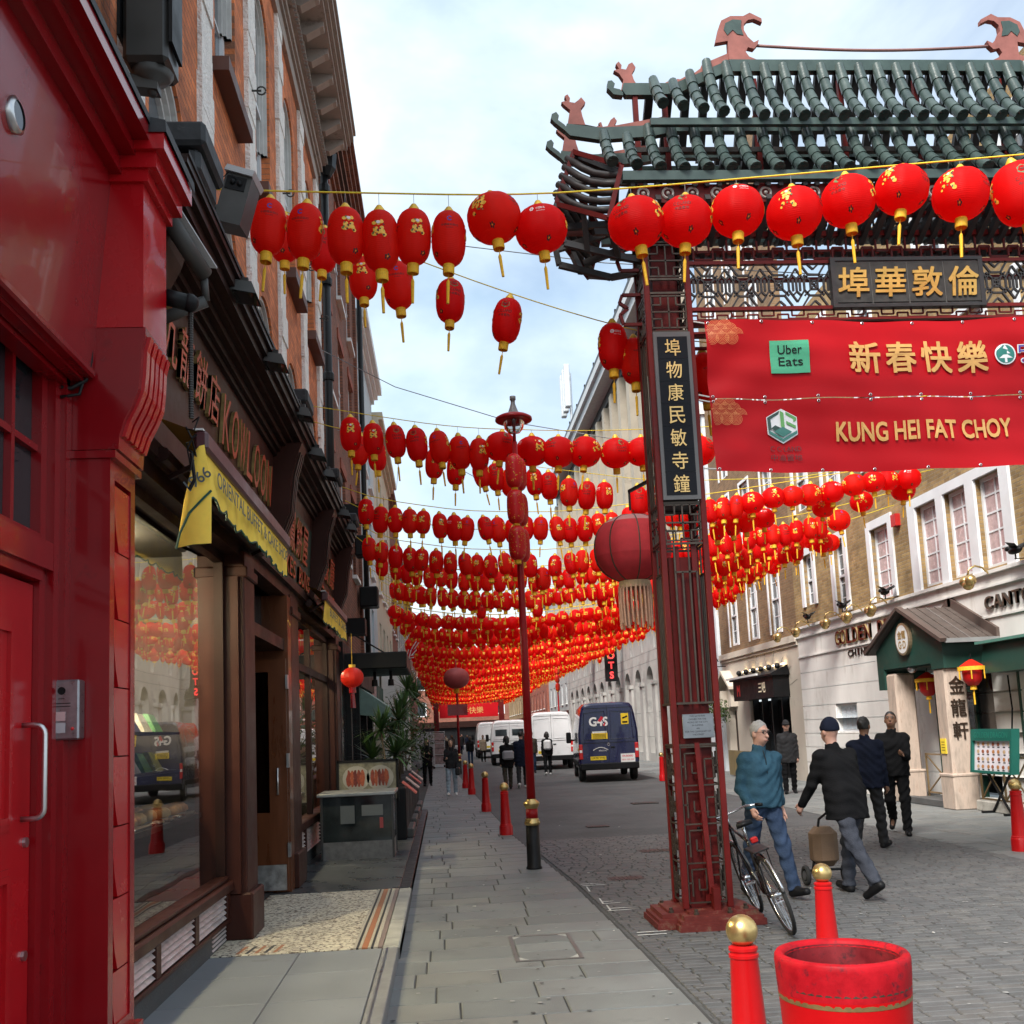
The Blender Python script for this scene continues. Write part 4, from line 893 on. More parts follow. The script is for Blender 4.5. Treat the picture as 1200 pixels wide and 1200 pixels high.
pg('stall_riser', m_stucco, lambda q: fbox(q, P, 19.58, 20.84, .12, .78, .1, .2))
pg('shop_pane', m_glass, lambda q: q.face([P(19.58, .88, .2), P(20.84, .88, .2), P(20.84, 2.5, .2), P(19.58, 2.5, .2)]))
pg('entrance_wall', m_stucco, lambda q: fbox(q, P, 17.76, 18.72, .12, 2.5, .05, .3))
pg('side_window', m_pane, lambda q: fbox(q, P, 18.8, 19.5, 1.0, 2.5, .15, .18))
pg('awning_window', m_pane, lambda q: fbox(q, P, 10.5, 14.5, .5, 2.9, .15, .2))
# ---------- green portico
m_pgreen = mat('dark_green_fascia', (.010, .05, .037), .45, var=.08)
m_pgreenf = mat('grey_green_fascia', (.012, .055, .042), .5, var=.08)
m_broof = mat('brown_roof_sheet', (.085, .065, .055), .6, var=.25, vs=6, dirt=(.13, .11, .1), ds=8)
m_marb = mat('pinkish_marble', (.50, .40, .33), .35, var=.3, vs=5, stretch=(2, 2, .5), dirt=(.36, .25, .19), ds=5, dth=.55)
pt = thing('green_portico', 'dark green gabled entrance porch with marble columns in front of the restaurant', 'porch', (9.7, 19.8, 0))
F = 9.28
def gable(q):
    poly = [(18.4, 2.6), (18.4, 3.12), (19.85, 3.8), (21.3, 3.12), (21.3, 2.3), (20.98, 2.3), (20.98, 2.72), (18.9, 2.72), (18.9, 2.6)]
    q.prism(poly, lambda u, v, d: (d, u, v), F, F+.06)
pg('gable_board', m_pgreenf, gable, pt)
pg('side_board', m_pgreen, lambda q: (q.box(F+.06, RX-.002, 18.4, 18.46, 2.6, 3.12), q.box(F+.06, RX-.002, 21.24, 21.3, 2.3, 3.12), q.box(F+.06, RX-.002, 18.46, 21.24, 2.68, 2.72)), pt)
rf = pg('roof', m_broof, lambda q: (q.raw([(F-.12, 19.85, 3.88), (RX, 19.85, 3.88), (RX, 18.2, 3.11), (F-.12, 18.2, 3.11), (F-.12, 19.85, 3.83), (RX, 19.85, 3.83), (RX, 18.2, 3.06), (F-.12, 18.2, 3.06)], [(0, 1, 2, 3), (4, 5, 6, 7), (0, 3, 7, 4), (2, 3, 7, 6)]), q.raw([(F-.12, 19.85, 3.88), (RX, 19.85, 3.88), (RX, 21.5, 3.11), (F-.12, 21.5, 3.11), (F-.12, 19.85, 3.83), (RX, 19.85, 3.83), (RX, 21.5, 3.06), (F-.12, 21.5, 3.06)], [(0, 1, 2, 3), (4, 5, 6, 7), (0, 3, 7, 4), (2, 3, 7, 6)])), pt)
m_edge = mat('brown_verge', (.10, .07, .058), .6, var=.2)
for sgn in (-1, 1):
    pg('verge', m_edge, lambda q: q.bar((F-.1, 19.85, 3.89), (F-.1, 19.85+sgn*1.72, 3.10), .12, .07, (0, sgn, 1)), rf)
    pg('upstand', m_edge, lambda q: q.obox((RX-.03, 19.85+sgn*.8, 3.60), (.03, 0, 0), (0, .86, -.4*sgn*1), (0, 0, .1)), rf)
for k in range(1, 6):
    x = F-.1+k*.19; pg('roof_seam', mat('pale_seam', (.16, .14, .13), .6) if k == 3 else m_broof, lambda q: q.bar((x, 19.85, 3.885), (x, 18.2, 3.115), .02, .02), rf)
pg('gutter', mat('grey_gutter', (.25, .25, .25), .4), lambda q: q.box(F-.05, RX-.03, 18.14, 18.2, 3.05, 3.13), rf)
def column(q, y, x=F+.02):
    q.bbox(x, x+.42, y, y+.44, .62, 2.62, .04); q.bbox(x-.03, x+.45, y-.03, y+.47, 0, .62, .02); q.bbox(x-.045, x+.465, y-.045, y+.485, .60, .66, .015)
cL = pg('column', m_marb, lambda q: column(q, 20.55), pt); cR = pg('column', m_marb, lambda q: column(q, 18.46), pt)
m_bronze = mat('bronze_char', (.05, .03, .02), .4, .4)
for k, ch in enumerate('金龍軒'):
    q = MB(); put_text(q, ch, (F+.23, 18.457, 2.28-k*.42), (1, 0, 0), (0, 0, 1), w=.28, h=.32, bold=.012, depth=.015); q.build('raised_character', m_bronze, cR)
pg('yellow_notice', mat('yellow_card', (.85, .62, .05), .6), lambda q: q.box(F+.0, F+.018, 18.62, 18.82, 1.02, 1.30), cR)
q = MB()
for k in range(4): q.box(F-.002, F, 18.66, 18.78, 1.08+k*.05, 1.09+k*.05)
q.build('notice_print', m_black, cR)
ds = pg('round_sign', mat('gilt_sign_rim', (.35, .26, .16), .4, .4), lambda q: q.raw([(F-dx, 19.87+r*math.cos(a), 3.27+r*1.05*math.sin(a)) for (r, dx) in ((.31, 0), (.31, .07), (.27, .075)) for a in [i*math.pi/14 for i in range(28)]], [(j*28+i, j*28+(i+1) % 28, (j+1)*28+(i+1) % 28, (j+1)*28+i) for j in (0, 1) for i in range(28)]), pt)
pg('sign_face', m_white, lambda q: q.raw([(F-.073, 19.87+.28*math.cos(a), 3.27+.29*math.sin(a)) for a in [i*math.pi/14 for i in range(28)]], [tuple(range(28))]), ds)
def dsl(q):
    put_text(q, '金龍', (F-.078, 19.87, 3.36), (0, -1, 0), (0, 0, 1), w=.34, h=.16, bold=.02); put_text(q, 'G·D', (F-.078, 19.87, 3.16), (0, -1, 0), (0, 0, 1), w=.32, h=.15, bold=.015)
pg('sign_lettering', mat('gilt_letter', (.45, .3, .1), .4, .3), dsl, ds)
pg('ceiling_lamp', m_steel, lambda q: q.sphere((F+.1, 19.9, 2.66), .09, 12, 7, (1, 1, .8)), pt, True)
pg('floor_step', mat('dark_step_stone', (.09, .09, .09), .6, var=.2, bump=.2), lambda q: (q.bbox(F+.1, RX, 18.9, 20.6, -.01, .12, .01), q.bbox(F+.06, F+.2, 18.85, 20.65, .0, .14, .015)), pt)
# low stone sill with railing either side of the porch
def railing(lab, ya, yb, x):
    r_ = thing('railing', lab, 'railing', (x, (ya+yb)/2, .1)); m_ = mat('brass_rail', (.30, .21, .11), .45, .6, var=.3)
    n = max(1, round(abs(yb-ya)/.9))
    for i in range(n+1):
        y = ya+(yb-ya)*i/n; pg('upright', m_, lambda q: q.bar((x, y, .1), (x, y, .98), .03, .03), r_)
    for z in (.2, .96): pg('rail', m_, lambda q: q.bar((x, ya, z), (x, yb, z), .03, .03), r_)
    for i in range(n):
        y0, y1 = ya+(yb-ya)*i/n, ya+(yb-ya)*(i+1)/n
        pg('brace', m_, lambda q: (q.bar((x-.004, y0, .2), (x-.004, y1, .96), .022, .022), q.bar((x+.004, y1, .2), (x+.004, y0, .96), .022, .022)), r_)
railing('brass cross-braced railing between the porch columns and shop window', 19.25, 20.5, 9.78)
railing('brass cross-braced railing behind the picture menu stand', 15.2, 18.35, 9.75)
railing('brass cross-braced railing left of the porch behind the pedestrians', 21.2, 23.4, 9.75)
sl = thing('stone_sill', 'pale worn stone kerb below the picture menu stand', 'kerb', (9.7, 16.5, 0)); pg('stone', mat('worn_pale_stone', (.42, .40, .36), .8, var=.25, vs=5, bump=.5, bs=12, dirt=(.1, .09, .08), ds=6, dth=.62), lambda q: [q.bbox(9.58, 9.95, 12.2+k*1.53, 13.71+k*1.53, -.01, .19, .025) for k in range(4)], sl)
sl = thing('stone_sill', 'pale stone kerb on the far side of the green porch', 'kerb', (9.7, 22.5, 0)); pg('stone', m_stucco, lambda q: q.bbox(9.6, 9.95, 21.1, 23.6, -.01, .14, .02), sl)
pg('floor', mat('dark_step_stone', (.09, .09, .09), .6), lambda q: (q.box(9.95, 10.3, 12.2, 18.35, -.01, .1), q.box(9.95, 10.3, 21.1, 23.6, -.01, .1)))
# picture menu stand
ms_ = thing('menu_stand', 'green picture menu stand with rows of dishes beside the porch', 'menu stand', (9.5, 17.6, 0))
m_mg = mat('green_menu_frame', (.008, .11, .085), .4, var=.08)
X0 = 9.42
def PL(u, v, d): return (X0+.11*(v-.7)+d, u, v)
fr_ = pg('frame', m_mg, lambda q: (fbox(q, PL, 16.7, 18.05, .70, .74, -.02, .12), fbox(q, PL, 16.7, 18.05, 1.26, 1.46, -.02, .12), fbox(q, PL, 16.7, 16.76, .74, 1.26, -.02, .12), fbox(q, PL, 17.99, 18.05, .74, 1.26, -.02, .12), fbox(q, PL, 16.76, 17.99, .74, 1.26, .04, .12)), ms_)
pg('picture_sheet', mat('menu_paper', (.70, .66, .70), .4), lambda q: q.face([PL(16.76, .74, .03), PL(17.99, .74, .03), PL(17.99, 1.26, .03), PL(16.76, 1.26, .03)]), ms_)
rm = random.Random(6); m_food = [mat('dish_%d' % i, c, .5, var=.5, vs=60) for i, c in enumerate([(.45, .2, .07), (.5, .35, .2), (.3, .1, .05), (.55, .45, .35)])]
for i in range(7):
    for j in range(4):
        u, v = 16.85+i*.17+rm.uniform(-.02, .02), .81+j*.13; r1 = .045
        pg('dish_picture', m_food[rm.randrange(4)], lambda q: q.face([PL(u+r1*math.cos(a), v+r1*.75*math.sin(a), .027) for a in [k*math.pi/6 for k in range(12)]]), ms_)
        pg('caption', m_black, lambda q: q.face([PL(u-.05, v-.06, .026), PL(u+.02, v-.06, .026), PL(u+.02, v-.042, .026), PL(u-.05, v-.042, .026)]), ms_)
q = MB(); put_text(q, 'GOLDEN DRAGON', PL(17.37, 1.36, -.026), (0, -1, 0), Vector((.11, 0, 1)).normalized(), w=1.1, h=.1, bold=.01); q.build('lettering', mat('pale_green_print', (.02, .2, .15), .4), ms_)
pg('leg', m_black, lambda q: (q.bar((X0+.1, 17.0, 0), (X0+.1, 17.7, .72), .03, .03), q.bar((X0+.14, 17.7, 0), (X0+.14, 17.0, .72), .03, .03)), ms_)
pg('foot', m_black, lambda q: (q.box(X0-.05, X0+.3, 16.96, 17.02, 0.004, .04), q.box(X0-.05, X0+.3, 17.68, 17.74, .004, .04)), ms_)
# green side awning at the right edge
ga = thing('side_awning', 'dark green awning box at the right of the porch', 'awning', (10, 16.5, 2.4))
pg('hood', m_pgreen, lambda q: q.raw([(9.75, 14, 2.45), (9.75, 18.0, 2.45), (9.85, 18.0, 2.98), (9.85, 14, 2.98), (RX, 14, 2.45), (RX, 18.0, 2.45), (RX, 18, 3.05), (RX, 14, 3.05)], [(0, 1, 2, 3), (4, 5, 1, 0), (1, 5, 6, 2), (3, 2, 6, 7), (0, 3, 7, 4)]), ga)
pg('lip', mat('pale_green_trim', (.10, .25, .2), .4), lambda q: q.box(9.72, 9.86, 14, 18.05, 2.98, 3.03), ga)
pg('cable', m_black, lambda q: q.tube([(10.2, 17.9, 2.4), (10.21, 17.88, 1.8), (10.2, 17.95, 1.4), (10.2, 17.9, 1.05)], .015, 6), gd, True)
# brass swan-neck lamps
def swan(lab, y):
    t = thing('sign_lamp', lab, 'lamp', (RX-.1, y, 4.2), 'brass swan-neck lamps above the restaurant sign')
    pg('arm', m_brass, lambda q: q.tube([(RX-.08, y, 4.30), (RX-.2, y, 4.42), (RX-.34, y, 4.46), (RX-.46, y, 4.40), (RX-.5, y, 4.28)], .02, 7), t, True)
    for k, (dy, dz) in enumerate(((-.1, 0), (.1, 0), (0, -.07))): pg('globe', m_brass, lambda q: q.sphere((RX-.5, y+dy, 4.18+dz), .105, 12, 8), t, True)
for k, y in enumerate((29.2, 27.6, 25.4, 24.0, 22.6, 18.2, 15.6)): swan('brass swan-neck lamp with globes, %s from the far end of the sign' % ordinal(k+1), y)
def bird(lab, y):
    t = thing('bird_spikes', lab, 'ornament', (RX-.3, y, 4.42), 'black bird shapes on the white ledge')
    pg('body', m_black, lambda q: (q.sphere((RX-.3, y, 4.52), .1, 10, 7, (.7, 2.1, .7)), q.sphere((RX-.3, y+.22, 4.58), .06, 8, 6, (.8, 1.2, .8)), q.raw([(RX-.3, y-.12, 4.5), (RX-.36, y-.42, 4.58), (RX-.24, y-.42, 4.58), (RX-.3, y-.12, 4.56)], [(0, 1, 2), (3, 1, 2), (0, 1, 3), (0, 2, 3)])), t, True)
    pg('wing', m_black, lambda q: (q.raw([(RX-.3, y+.1, 4.56), (RX-.5, y-.05, 4.66), (RX-.44, y-.25, 4.6), (RX-.3, y-.1, 4.56)], [(0, 1, 2, 3)]), q.raw([(RX-.3, y+.1, 4.57), (RX-.1, y-.05, 4.67), (RX-.16, y-.25, 4.61), (RX-.3, y-.1, 4.57)], [(0, 1, 2, 3)])), t)
    pg('stand', m_black, lambda q: q.bar((RX-.3, y, 4.36), (RX-.3, y, 4.5), .02, .02), t); pg('bracket', m_black, lambda q: q.box(RX-.32, RX-.05, y-.01, y+.01, 4.366, 4.38), t)
for k, y in enumerate((27.15, 24.7, 22.2, 16.9)): bird('black bird ornament on the white ledge, %s from the far end' % ordinal(k+1), y)
# small flag bracket sign left of the porch
fs_ = thing('bracket_sign', 'small blue and white pennant on a green bracket beside the porch', 'sign', (9.6, 21.8, 2.5))
pg('bracket', m_mg, lambda q: q.box(9.5, RX, 21.7, 21.76, 2.62, 2.68), fs_); pg('pennant', mat('white_flag', (.7, .7, .72), .7), lambda q: q.prism([(9.6, 2.62), (9.95, 2.62), (9.8, 2.3)], lambda u, v, d: (u, d, v), 21.72, 21.735), fs_); pg('emblem', mat('navy', (.02, .03, .12), .6), lambda q: q.prism([(9.7, 2.5), (9.85, 2.5), (9.8, 2.38)], lambda u, v, d: (u, d, v), 21.712, 21.72), fs_)
# ================================================================ BROWN BRICK SECTION
bb = thing('brown_brick_building', 'brown brick building with cream ground floor behind the gate column', 'building', (RX, 33, 0)); pg_ = pg
W4 = [(y, y+.95, z, z+2.1) for y in (30.2, 32.45, 34.75) for z in (4.42, 7.6, 10.4, 13.4, 16.2)]
wall(bb, P, 28.9, 37.1, 4.2, 20.5, [(*w, 0) for w in W4], m_bbrick, rev=.14)
for w in W4: window(bb, P, *w, .14, m_whitew, m_paneg, 2, 4, .09, .03, sash=True); pg('window_surround', m_whitew, lambda q: surround(q, *w, t=.1, pr_=.03), bb)
GO2 = [(30.0, 34.0, 0, 2.75, 0), (35.6, 36.7, 0, 2.4, .5)]
m_cst = mat('cream_ground_stucco', (.56, .50, .42), .75, var=.06, vs=1.5, dirt=(.42, .37, .3), ds=2, dth=.6)
wall(bb, P, 28.9, 37.1, -.02, 4.0, GO2, m_cst, rev=.3)
pg('string_course', m_cst, lambda q: (fbox(q, P, 28.92, 37.1, 4.0, 4.2, -.1, .2), fbox(q, P, 28.92, 37.1, 3.9, 4.0, -.05, .0)), bb)
for k in range(9):
    a = R(20+k*17.5); pg('arch_joint', mat('joint_grey', (.35, .31, .26), .8), lambda q: q.bar((RX-.002, 32+1.9*math.cos(a), 2.4+.9*math.sin(a)), (RX-.002, 32+3.0*math.cos(a), 2.4+1.55*math.sin(a)), .012, .012, (1, 0, 0)), bb)
pg('shop_dark', m_black, lambda q: fbox(q, P, 29.9, 34.1, 0, 2.8, .9, 1), bb)
pg('shop_door', m_pane, lambda q: (fbox(q, P, 30.05, 33.95, .1, 2.4, .28, .3),), bb)
pg('door_frame', m_blackm, lambda q: [fbox(q, P, 30.0+k*.98, 30.08+k*.98, 0, 2.6, .1, .3) for k in range(5)], bb)
sg = pg('sign_box', m_black, lambda q: fbox(q, P, 29.9, 34.1, 2.45, 3.1, -.5, .1), bb)
pg('canopy', m_black, lambda q: q.raw([P(29.8, 3.15, -.6), P(34.2, 3.15, -.6), P(34.2, 3.4, -.05), P(29.8, 3.4, -.05), P(29.8, 3.1, -.6), P(34.2, 3.1, -.6), P(34.2, 3.1, 0), P(29.8, 3.1, 0)], [(0, 1, 2, 3), (4, 5, 1, 0), (4, 5, 6, 7), (1, 2, 6, 5), (0, 3, 7, 4)]), bb)
for k in range(6): pg('canopy_lamp', m_blackm, lambda q: q.sphere(P(30+k*.8, 3.38, -.3), .09, 8, 6), bb)
for k in range(6): pg('lamp_glow', emit('warm_strip', (1, .75, .4), 6), lambda q: fbox(q, P, 30+k*.8, 30.2+k*.8, 3.42, 3.45, -.12, -.06), bb)
q = MB(); put_text(q, 'M', P(33.5, 2.78, -.503), (0, -1, 0), (0, 0, 1), h=.34, bold=.03); q.build('lettering', mat('red_letter', (.6, .02, .02), .4), sg)
q = MB(); put_text(q, '三吧', P(31.0, 2.78, -.503), (0, -1, 0), (0, 0, 1), h=.3, bold=.02); q.build('lettering', mat('cream_letter', (.75, .68, .5), .4), sg)
pg('strip_light', m_white, lambda q: fbox(q, P, 31, 34.4, 3.16, 3.22, -.66, -.6), bb)
pg('pediment', m_cst, lambda q: (q.prism([(35.2, 3.0), (36.15, 3.6), (37.1, 3.0), (37.1, 2.9), (36.15, 3.48), (35.2, 2.9)], lambda u, v, d: (d, u, v), RX-.35, RX), fbox(q, P, 35.4, 35.6, 2.3, 2.9, -.25, 0), fbox(q, P, 36.7, 36.9, 2.3, 2.9, -.25, 0)), bb)
pg('door', m_brownd, lambda q: fbox(q, P, 35.6, 36.7, 0, 2.4, .25, .3), bb)
for k in range(5): pg('planter_panel', mat('gilt_railing', (.20, .15, .07), .5), lambda q: fbox(q, P, 30.1+k*.75, 30.8+k*.75, .05, .85, -.9, -.86), bb)
wp = thing('white_pilaster', 'white painted corner strip behind the gate column', 'pilaster', (RX, 38, 0)); q = MB(); fbox(q, P, 37.15, 38.9, 0, 13.4, -.1, .4); q.build('shaft', mat('bluish_white_paint', (.62, .66, .70), .6, var=.08), wp); q = MB(); fbox(q, P, 37.05, 39, 13.4, 13.8, -.25, .4); q.build('cap', m_white, wp)
hs = thing('hanging_sign', 'black bracket sign with curled iron top beside the gate column', 'sign', (9.8, 37, 3.6)); q = MB(); q.box(9.5, 10.0, 36.6, 36.66, 3.0, 3.7); q.build('board', m_black, hs); q = MB(); put_text(q, 'B', (9.75, 36.597, 3.25), (1, 0, 0), (0, 0, 1), h=.3); q.build('lettering', m_white, hs); q = MB(); q.bar((9.4, 36.63, 3.78), (RX, 36.63, 3.78), .03, .03); q.tube([(9.9+.14*math.cos(a), 36.63, 3.95+.14*math.sin(a)) for a in [k*.5 for k in range(11)]], .02, 6); q.build('iron_scroll', m_blackm, hs)
# ================================================================ STONE BUILDING
m_stone = mat('portland_stone', (.40, .39, .37), .75, var=.12, vs=1.2, bump=.1, bs=30, dirt=(.22, .215, .21), ds=.9, dth=.55)
m_stoneu = mat('buff_stone', (.34, .30, .24), .75, var=.15, vs=1.2, dirt=(.2, .18, .15), ds=1.2, dth=.58)
sb = thing('stone_building', 'large pale stone building with arched ground floor behind the blue van', 'building', (RX, 61, 0))
ar = []; y = 40.2
while y < 83: ar.append((y, y+1.7, .4, 4.7, .85)); y += 3.1
wall(sb, P, 38.95, 84, -.02, 7.4, ar+[(a[0]+2.2, a[0]+2.6, 5.5, 6.6, 0) for a in ar[:-1]], m_stone, rev=.45)
for a in ar:
    q = MB(); q.face([P(p[0], p[1], .43) for p in [(a[0], .4), (a[1], .4)]+list(reversed(arcpts(a[0], a[1], a[3]-.85, .85)))]); q.build('arch_glazing', m_pane, sb)
    q = MB(); fbox(q, P, a[0]-.75, a[0]-.05, 0, 3.75, -.12, 0); fbox(q, P, a[0]-.8, a[0], 3.75, 3.95, -.2, 0); q.build('pier', m_stone, sb)
for z in (1.2, 2.4, 4.9, 5.4, 6.7): q = MB(); fbox(q, P, 38.95, 84, z, z+.02, -.004, .0); q.build('course_line', mat('stone_shadow_joint', (.2, .2, .19), .8), sb)
for k, (d, z0, z1) in enumerate(((.2, 7.4, 7.6), (.5, 7.6, 7.75), (.7, 7.75, 8.0))): q = MB(); fbox(q, P, 38.95, 84, z0, z1, -d, .2); q.build('cornice', m_stone, sb)
ops = []; y = 40
while y < 83:
    ops += [(y, y+1.3, 8.6, 12.2, 0), (y, y+1.3, 12.9, 16.2, 0), (y, y+1.3, 16.9, 19.6, 0)]; y += 2.6
wall(sb, P, 38.95, 84, 8.0, 20.4, ops, m_stoneu, rev=.5)
for o in ops: q = MB(); q.face([P(o[0], o[2], .48), P(o[1], o[2], .48), P(o[1], o[3], .48), P(o[0], o[3], .48)]); w = q.build('window', m_pane, sb); q = MB(); fbox(q, P, (o[0]+o[1])/2-.04, (o[0]+o[1])/2+.04, o[2], o[3], .4, .47); q.build('mullion', m_whitew, w)
y = 38.95
while y < 83.5: q = MB(); fbox(q, P, y+.1, y+.8, 8.0, 20.2, -.35, 0); q.build('pilaster', m_stoneu, sb); y += 2.6
q = MB(); fbox(q, P, 38.95, 84, 20.4, 21.0, -.15, .5); q.build('frieze', m_blackm, sb)
q = MB(); fbox(q, P, 38.95, 84, 21.0, 21.5, -.9, .5); fbox(q, P, 38.95, 84, 21.5, 21.9, -1.1, .5); q.build('top_cornice', mat('pale_cornice', (.42, .44, .46), .7), sb)
q = MB(); fbox(q, P, 38.95, 84, 21.9, 23.4, -.3, .6); q.build('parapet', m_stoneu, sb)
y = 40
while y < 83: q = MB(); fbox(q, P, y, y+.12, 21.9, 24.0, -.36, -.28); q.build('parapet_post', m_blackm, sb); y += 4
q = MB(); fbox(q, P, 38.95, 84, 23.4, 23.7, -.4, .6); q.build('coping', m_blackm, sb)
an = thing('phone_mast', 'grey phone mast panels on top of the stone building', 'mast', (RX, 72, 23.7)); q = MB(); q.tube([(RX, 73, 23.5), (RX, 73, 28)], .12, 8); q.build('pole', m_steel, an)
for dy in (-1.2, 0, 1.2): q = MB(); q.bbox(RX-.6, RX-.2, 73+dy-.3, 73+dy+.3, 25, 28.2, .05); q.build('antenna', mat('pale_grey_panel', (.5, .53, .55), .5), an); q = MB(); q.bar((RX-.3, 73+dy, 25.5), (RX, 73, 25.5), .08, .08); q.bar((RX-.3, 73+dy, 27.5), (RX, 73, 27.5), .08, .08); q.build('bracket', m_steel, an)
# casino style neon blade signs
bs_ = thing('blade_sign', 'black vertical sign with red letters on the stone building', 'sign', (9.4, 57, 4.4)); q = MB(); q.box(9.15, 9.85, 56.9, 57.1, 4.3, 7.2); q.build('board', m_black, bs_)
for k, ch in enumerate('SLOTS'): q = MB(); put_text(q, ch, (9.5, 56.895, 6.85-k*.55), (1, 0, 0), (0, 0, 1), h=.36, bold=.03); q.build('letter', emit('red_neon', (.9, .05, .05), .6), bs_)
q = MB(); q.bar((9.5, 57, 7.0), (RX, 57, 7.0), .06, .06); q.bar((9.5, 57, 7.2), (9.5, 57, 7.7), .05, .05); q.build('bracket', m_blackm, bs_)
bs_ = thing('blade_sign', 'red and white box sign high on the stone building', 'sign', (9.4, 68, 6.4)); q = MB(); q.bbox(8.8, 10, 67.9, 68.15, 6.3, 8.0, .03); q.build('box', mat('sign_red', (.5, .03, .03), .4), bs_); q = MB(); q.box(9.55, 9.95, 67.885, 67.9, 6.5, 7.8); q.build('white_panel', m_white, bs_); q = MB(); put_text(q, '賭', (9.2, 67.885, 7.2), (1, 0, 0), (0, 0, 1), h=.8); q.build('lettering', m_white, bs_); q = MB(); q.bar((10, 68, 7.2), (RX, 68, 7.2), .1, .1); q.build('bracket', m_blackm, bs_)
far_block('R', 10.4, 84, 100, 14, m_grey, 'pale stucco building beyond the stone building on the right', wy=3)
far_block('R', 10.2, 100, 120, 12.5, m_rbrick, 'red brick building far down the right side', wy=3.4)
far_block('R', 9.6, 120, 150, 12, m_sbrick, 'stock brick building at the far right end', wy=4)
# building closing the end of the street
P = plane('F', 158.); eb = thing('end_building', 'red brick building with white windows closing the end of the street', 'building', (3, 158, 0))
ops = [(x, x+1.5, z, z+2.2, 0) for x in range(-20, 28, 4) for z in (4.5, 8.5)]
wall(eb, P, -26, 32, 3.6, 12.5, ops, brick('end_brick', (.26, .07, .045), (.2, .06, .04), (.2, .15, .1), 'y'), rev=.2)
for o in ops: window(eb, P, *o[:4], .2, m_whitew, m_pane, 1, 2, .15, panes=False); q = MB(); q.face([P(o[0], o[2], .15), P(o[1], o[2], .15), P(o[1], o[3], .15), P(o[0], o[3], .15)]); q.build('pane', m_pane, eb)
q = MB(); fbox(q, P, -26, 32, 0, 3.6, .2, 2); q.build('shop_back', m_black, eb); q = MB(); fbox(q, P, -26, 32, 2.7, 3.6, -.3, .2); q.build('shop_fascia', m_brownd, eb)
q = MB(); fbox(q, P, -26, 32, 12.5, 14.5, .5, 6); q.build('roof', mat('slate_roof', (.08, .085, .09), .7), eb)
# ================================================================ CHINATOWN GATE
m_gred = mat('gate_red_paint', (.10, .008, .007), .5, spec=.2, var=.22, vs=5, bump=.1, bs=25, dirt=(.07, .01, .01), ds=6, dth=.62)
m_gredl = mat('gate_red_light', (.125, .009, .008), .45, spec=.22, var=.2, vs=5, dirt=(.12, .02, .018), ds=8, dth=.6)
m_brz = mat('dark_bronze_bar', (.07, .052, .04), .45, .5, var=.3, vs=12)
m_gblk = mat('gate_dark_bar', (.022, .018, .018), .5, var=.3, vs=8)
m_tile = [mat('green_tile_%d' % i, c, .32, var=.25, vs=7, bump=.25, bs=40, dirt=(.10, .125, .12), ds=7, dth=.62) for i, c in enumerate([(.035, .055, .05), (.045, .068, .062), (.028, .047, .044)])]
m_gbeam = mat('gate_green_beam', (.035, .062, .056), .45, var=.25, vs=5)
m_pink = mat('weathered_pink_plate', (.27, .105, .09), .7, spec=.2, var=.25, vs=7, dirt=(.22, .1, .09), ds=9, dth=.6)
gt = thing('chinatown_gate', 'tall red and green oriental street gate with tiled roof tiers', 'gate', (4.7, 9.53, 0))
def pt_(name, m, fn, parent=None, smooth=False):
    q = MB(); fn(q); return q.build(name, m, parent or gt, smooth)
GC = 4.70
def mx(x, s): return x if s > 0 else 2*GC-x
FRET = [((0, 0), (1, 0)), ((1, 0), (1, 1)), ((1, 1), (0, 1)), ((0, 1), (0, 0)), ((.5, 0), (.5, 1)), ((0, .5), (1, .5)), ((0, .28), (.28, .28)), ((.28, .28), (.28, 0)), ((.72, 0), (.72, .28)), ((.72, .28), (1, .28)), ((0, .72), (.28, .72)), ((.28, .72), (.28, 1)), ((.72, 1), (.72, .72)), ((.72, .72), (1, .72))]
def fret(q, fn, u0, u1, v0, v1, w=.014, d=.014, segs=FRET):
    for (a, b), (c, e) in segs:
        p, r_ = fn(u0+(u1-u0)*a, v0+(v1-v0)*b), fn(u0+(u1-u0)*c, v0+(v1-v0)*e); q.bar(p, r_, w, d)
MEAND = []
for j in range(4):
    b = j/4; h = .25
    MEAND += [((0, b), (1, b)), ((.12, b+.04), (.12, b+.21)), ((.12, b+.21), (.5, b+.21)), ((.5, b+.21), (.5, b+.08)), ((.5, b+.08), (.3, b+.08)), ((.3, b+.08), (.3, b+.15)), ((.88, b+.04), (.88, b+.21)), ((.88, b+.04), (.65, b+.04)), ((.65, b+.04), (.65, b+.17)), ((.65, b+.17), (.88, b+.17)), ((0, b+.125), (.12, b+.125)), ((.88, b+.125), (1, b+.125))]
MEAND += [((0, 0), (0, 1)), ((1, 0), (1, 1)), ((0, 1), (1, 1))]
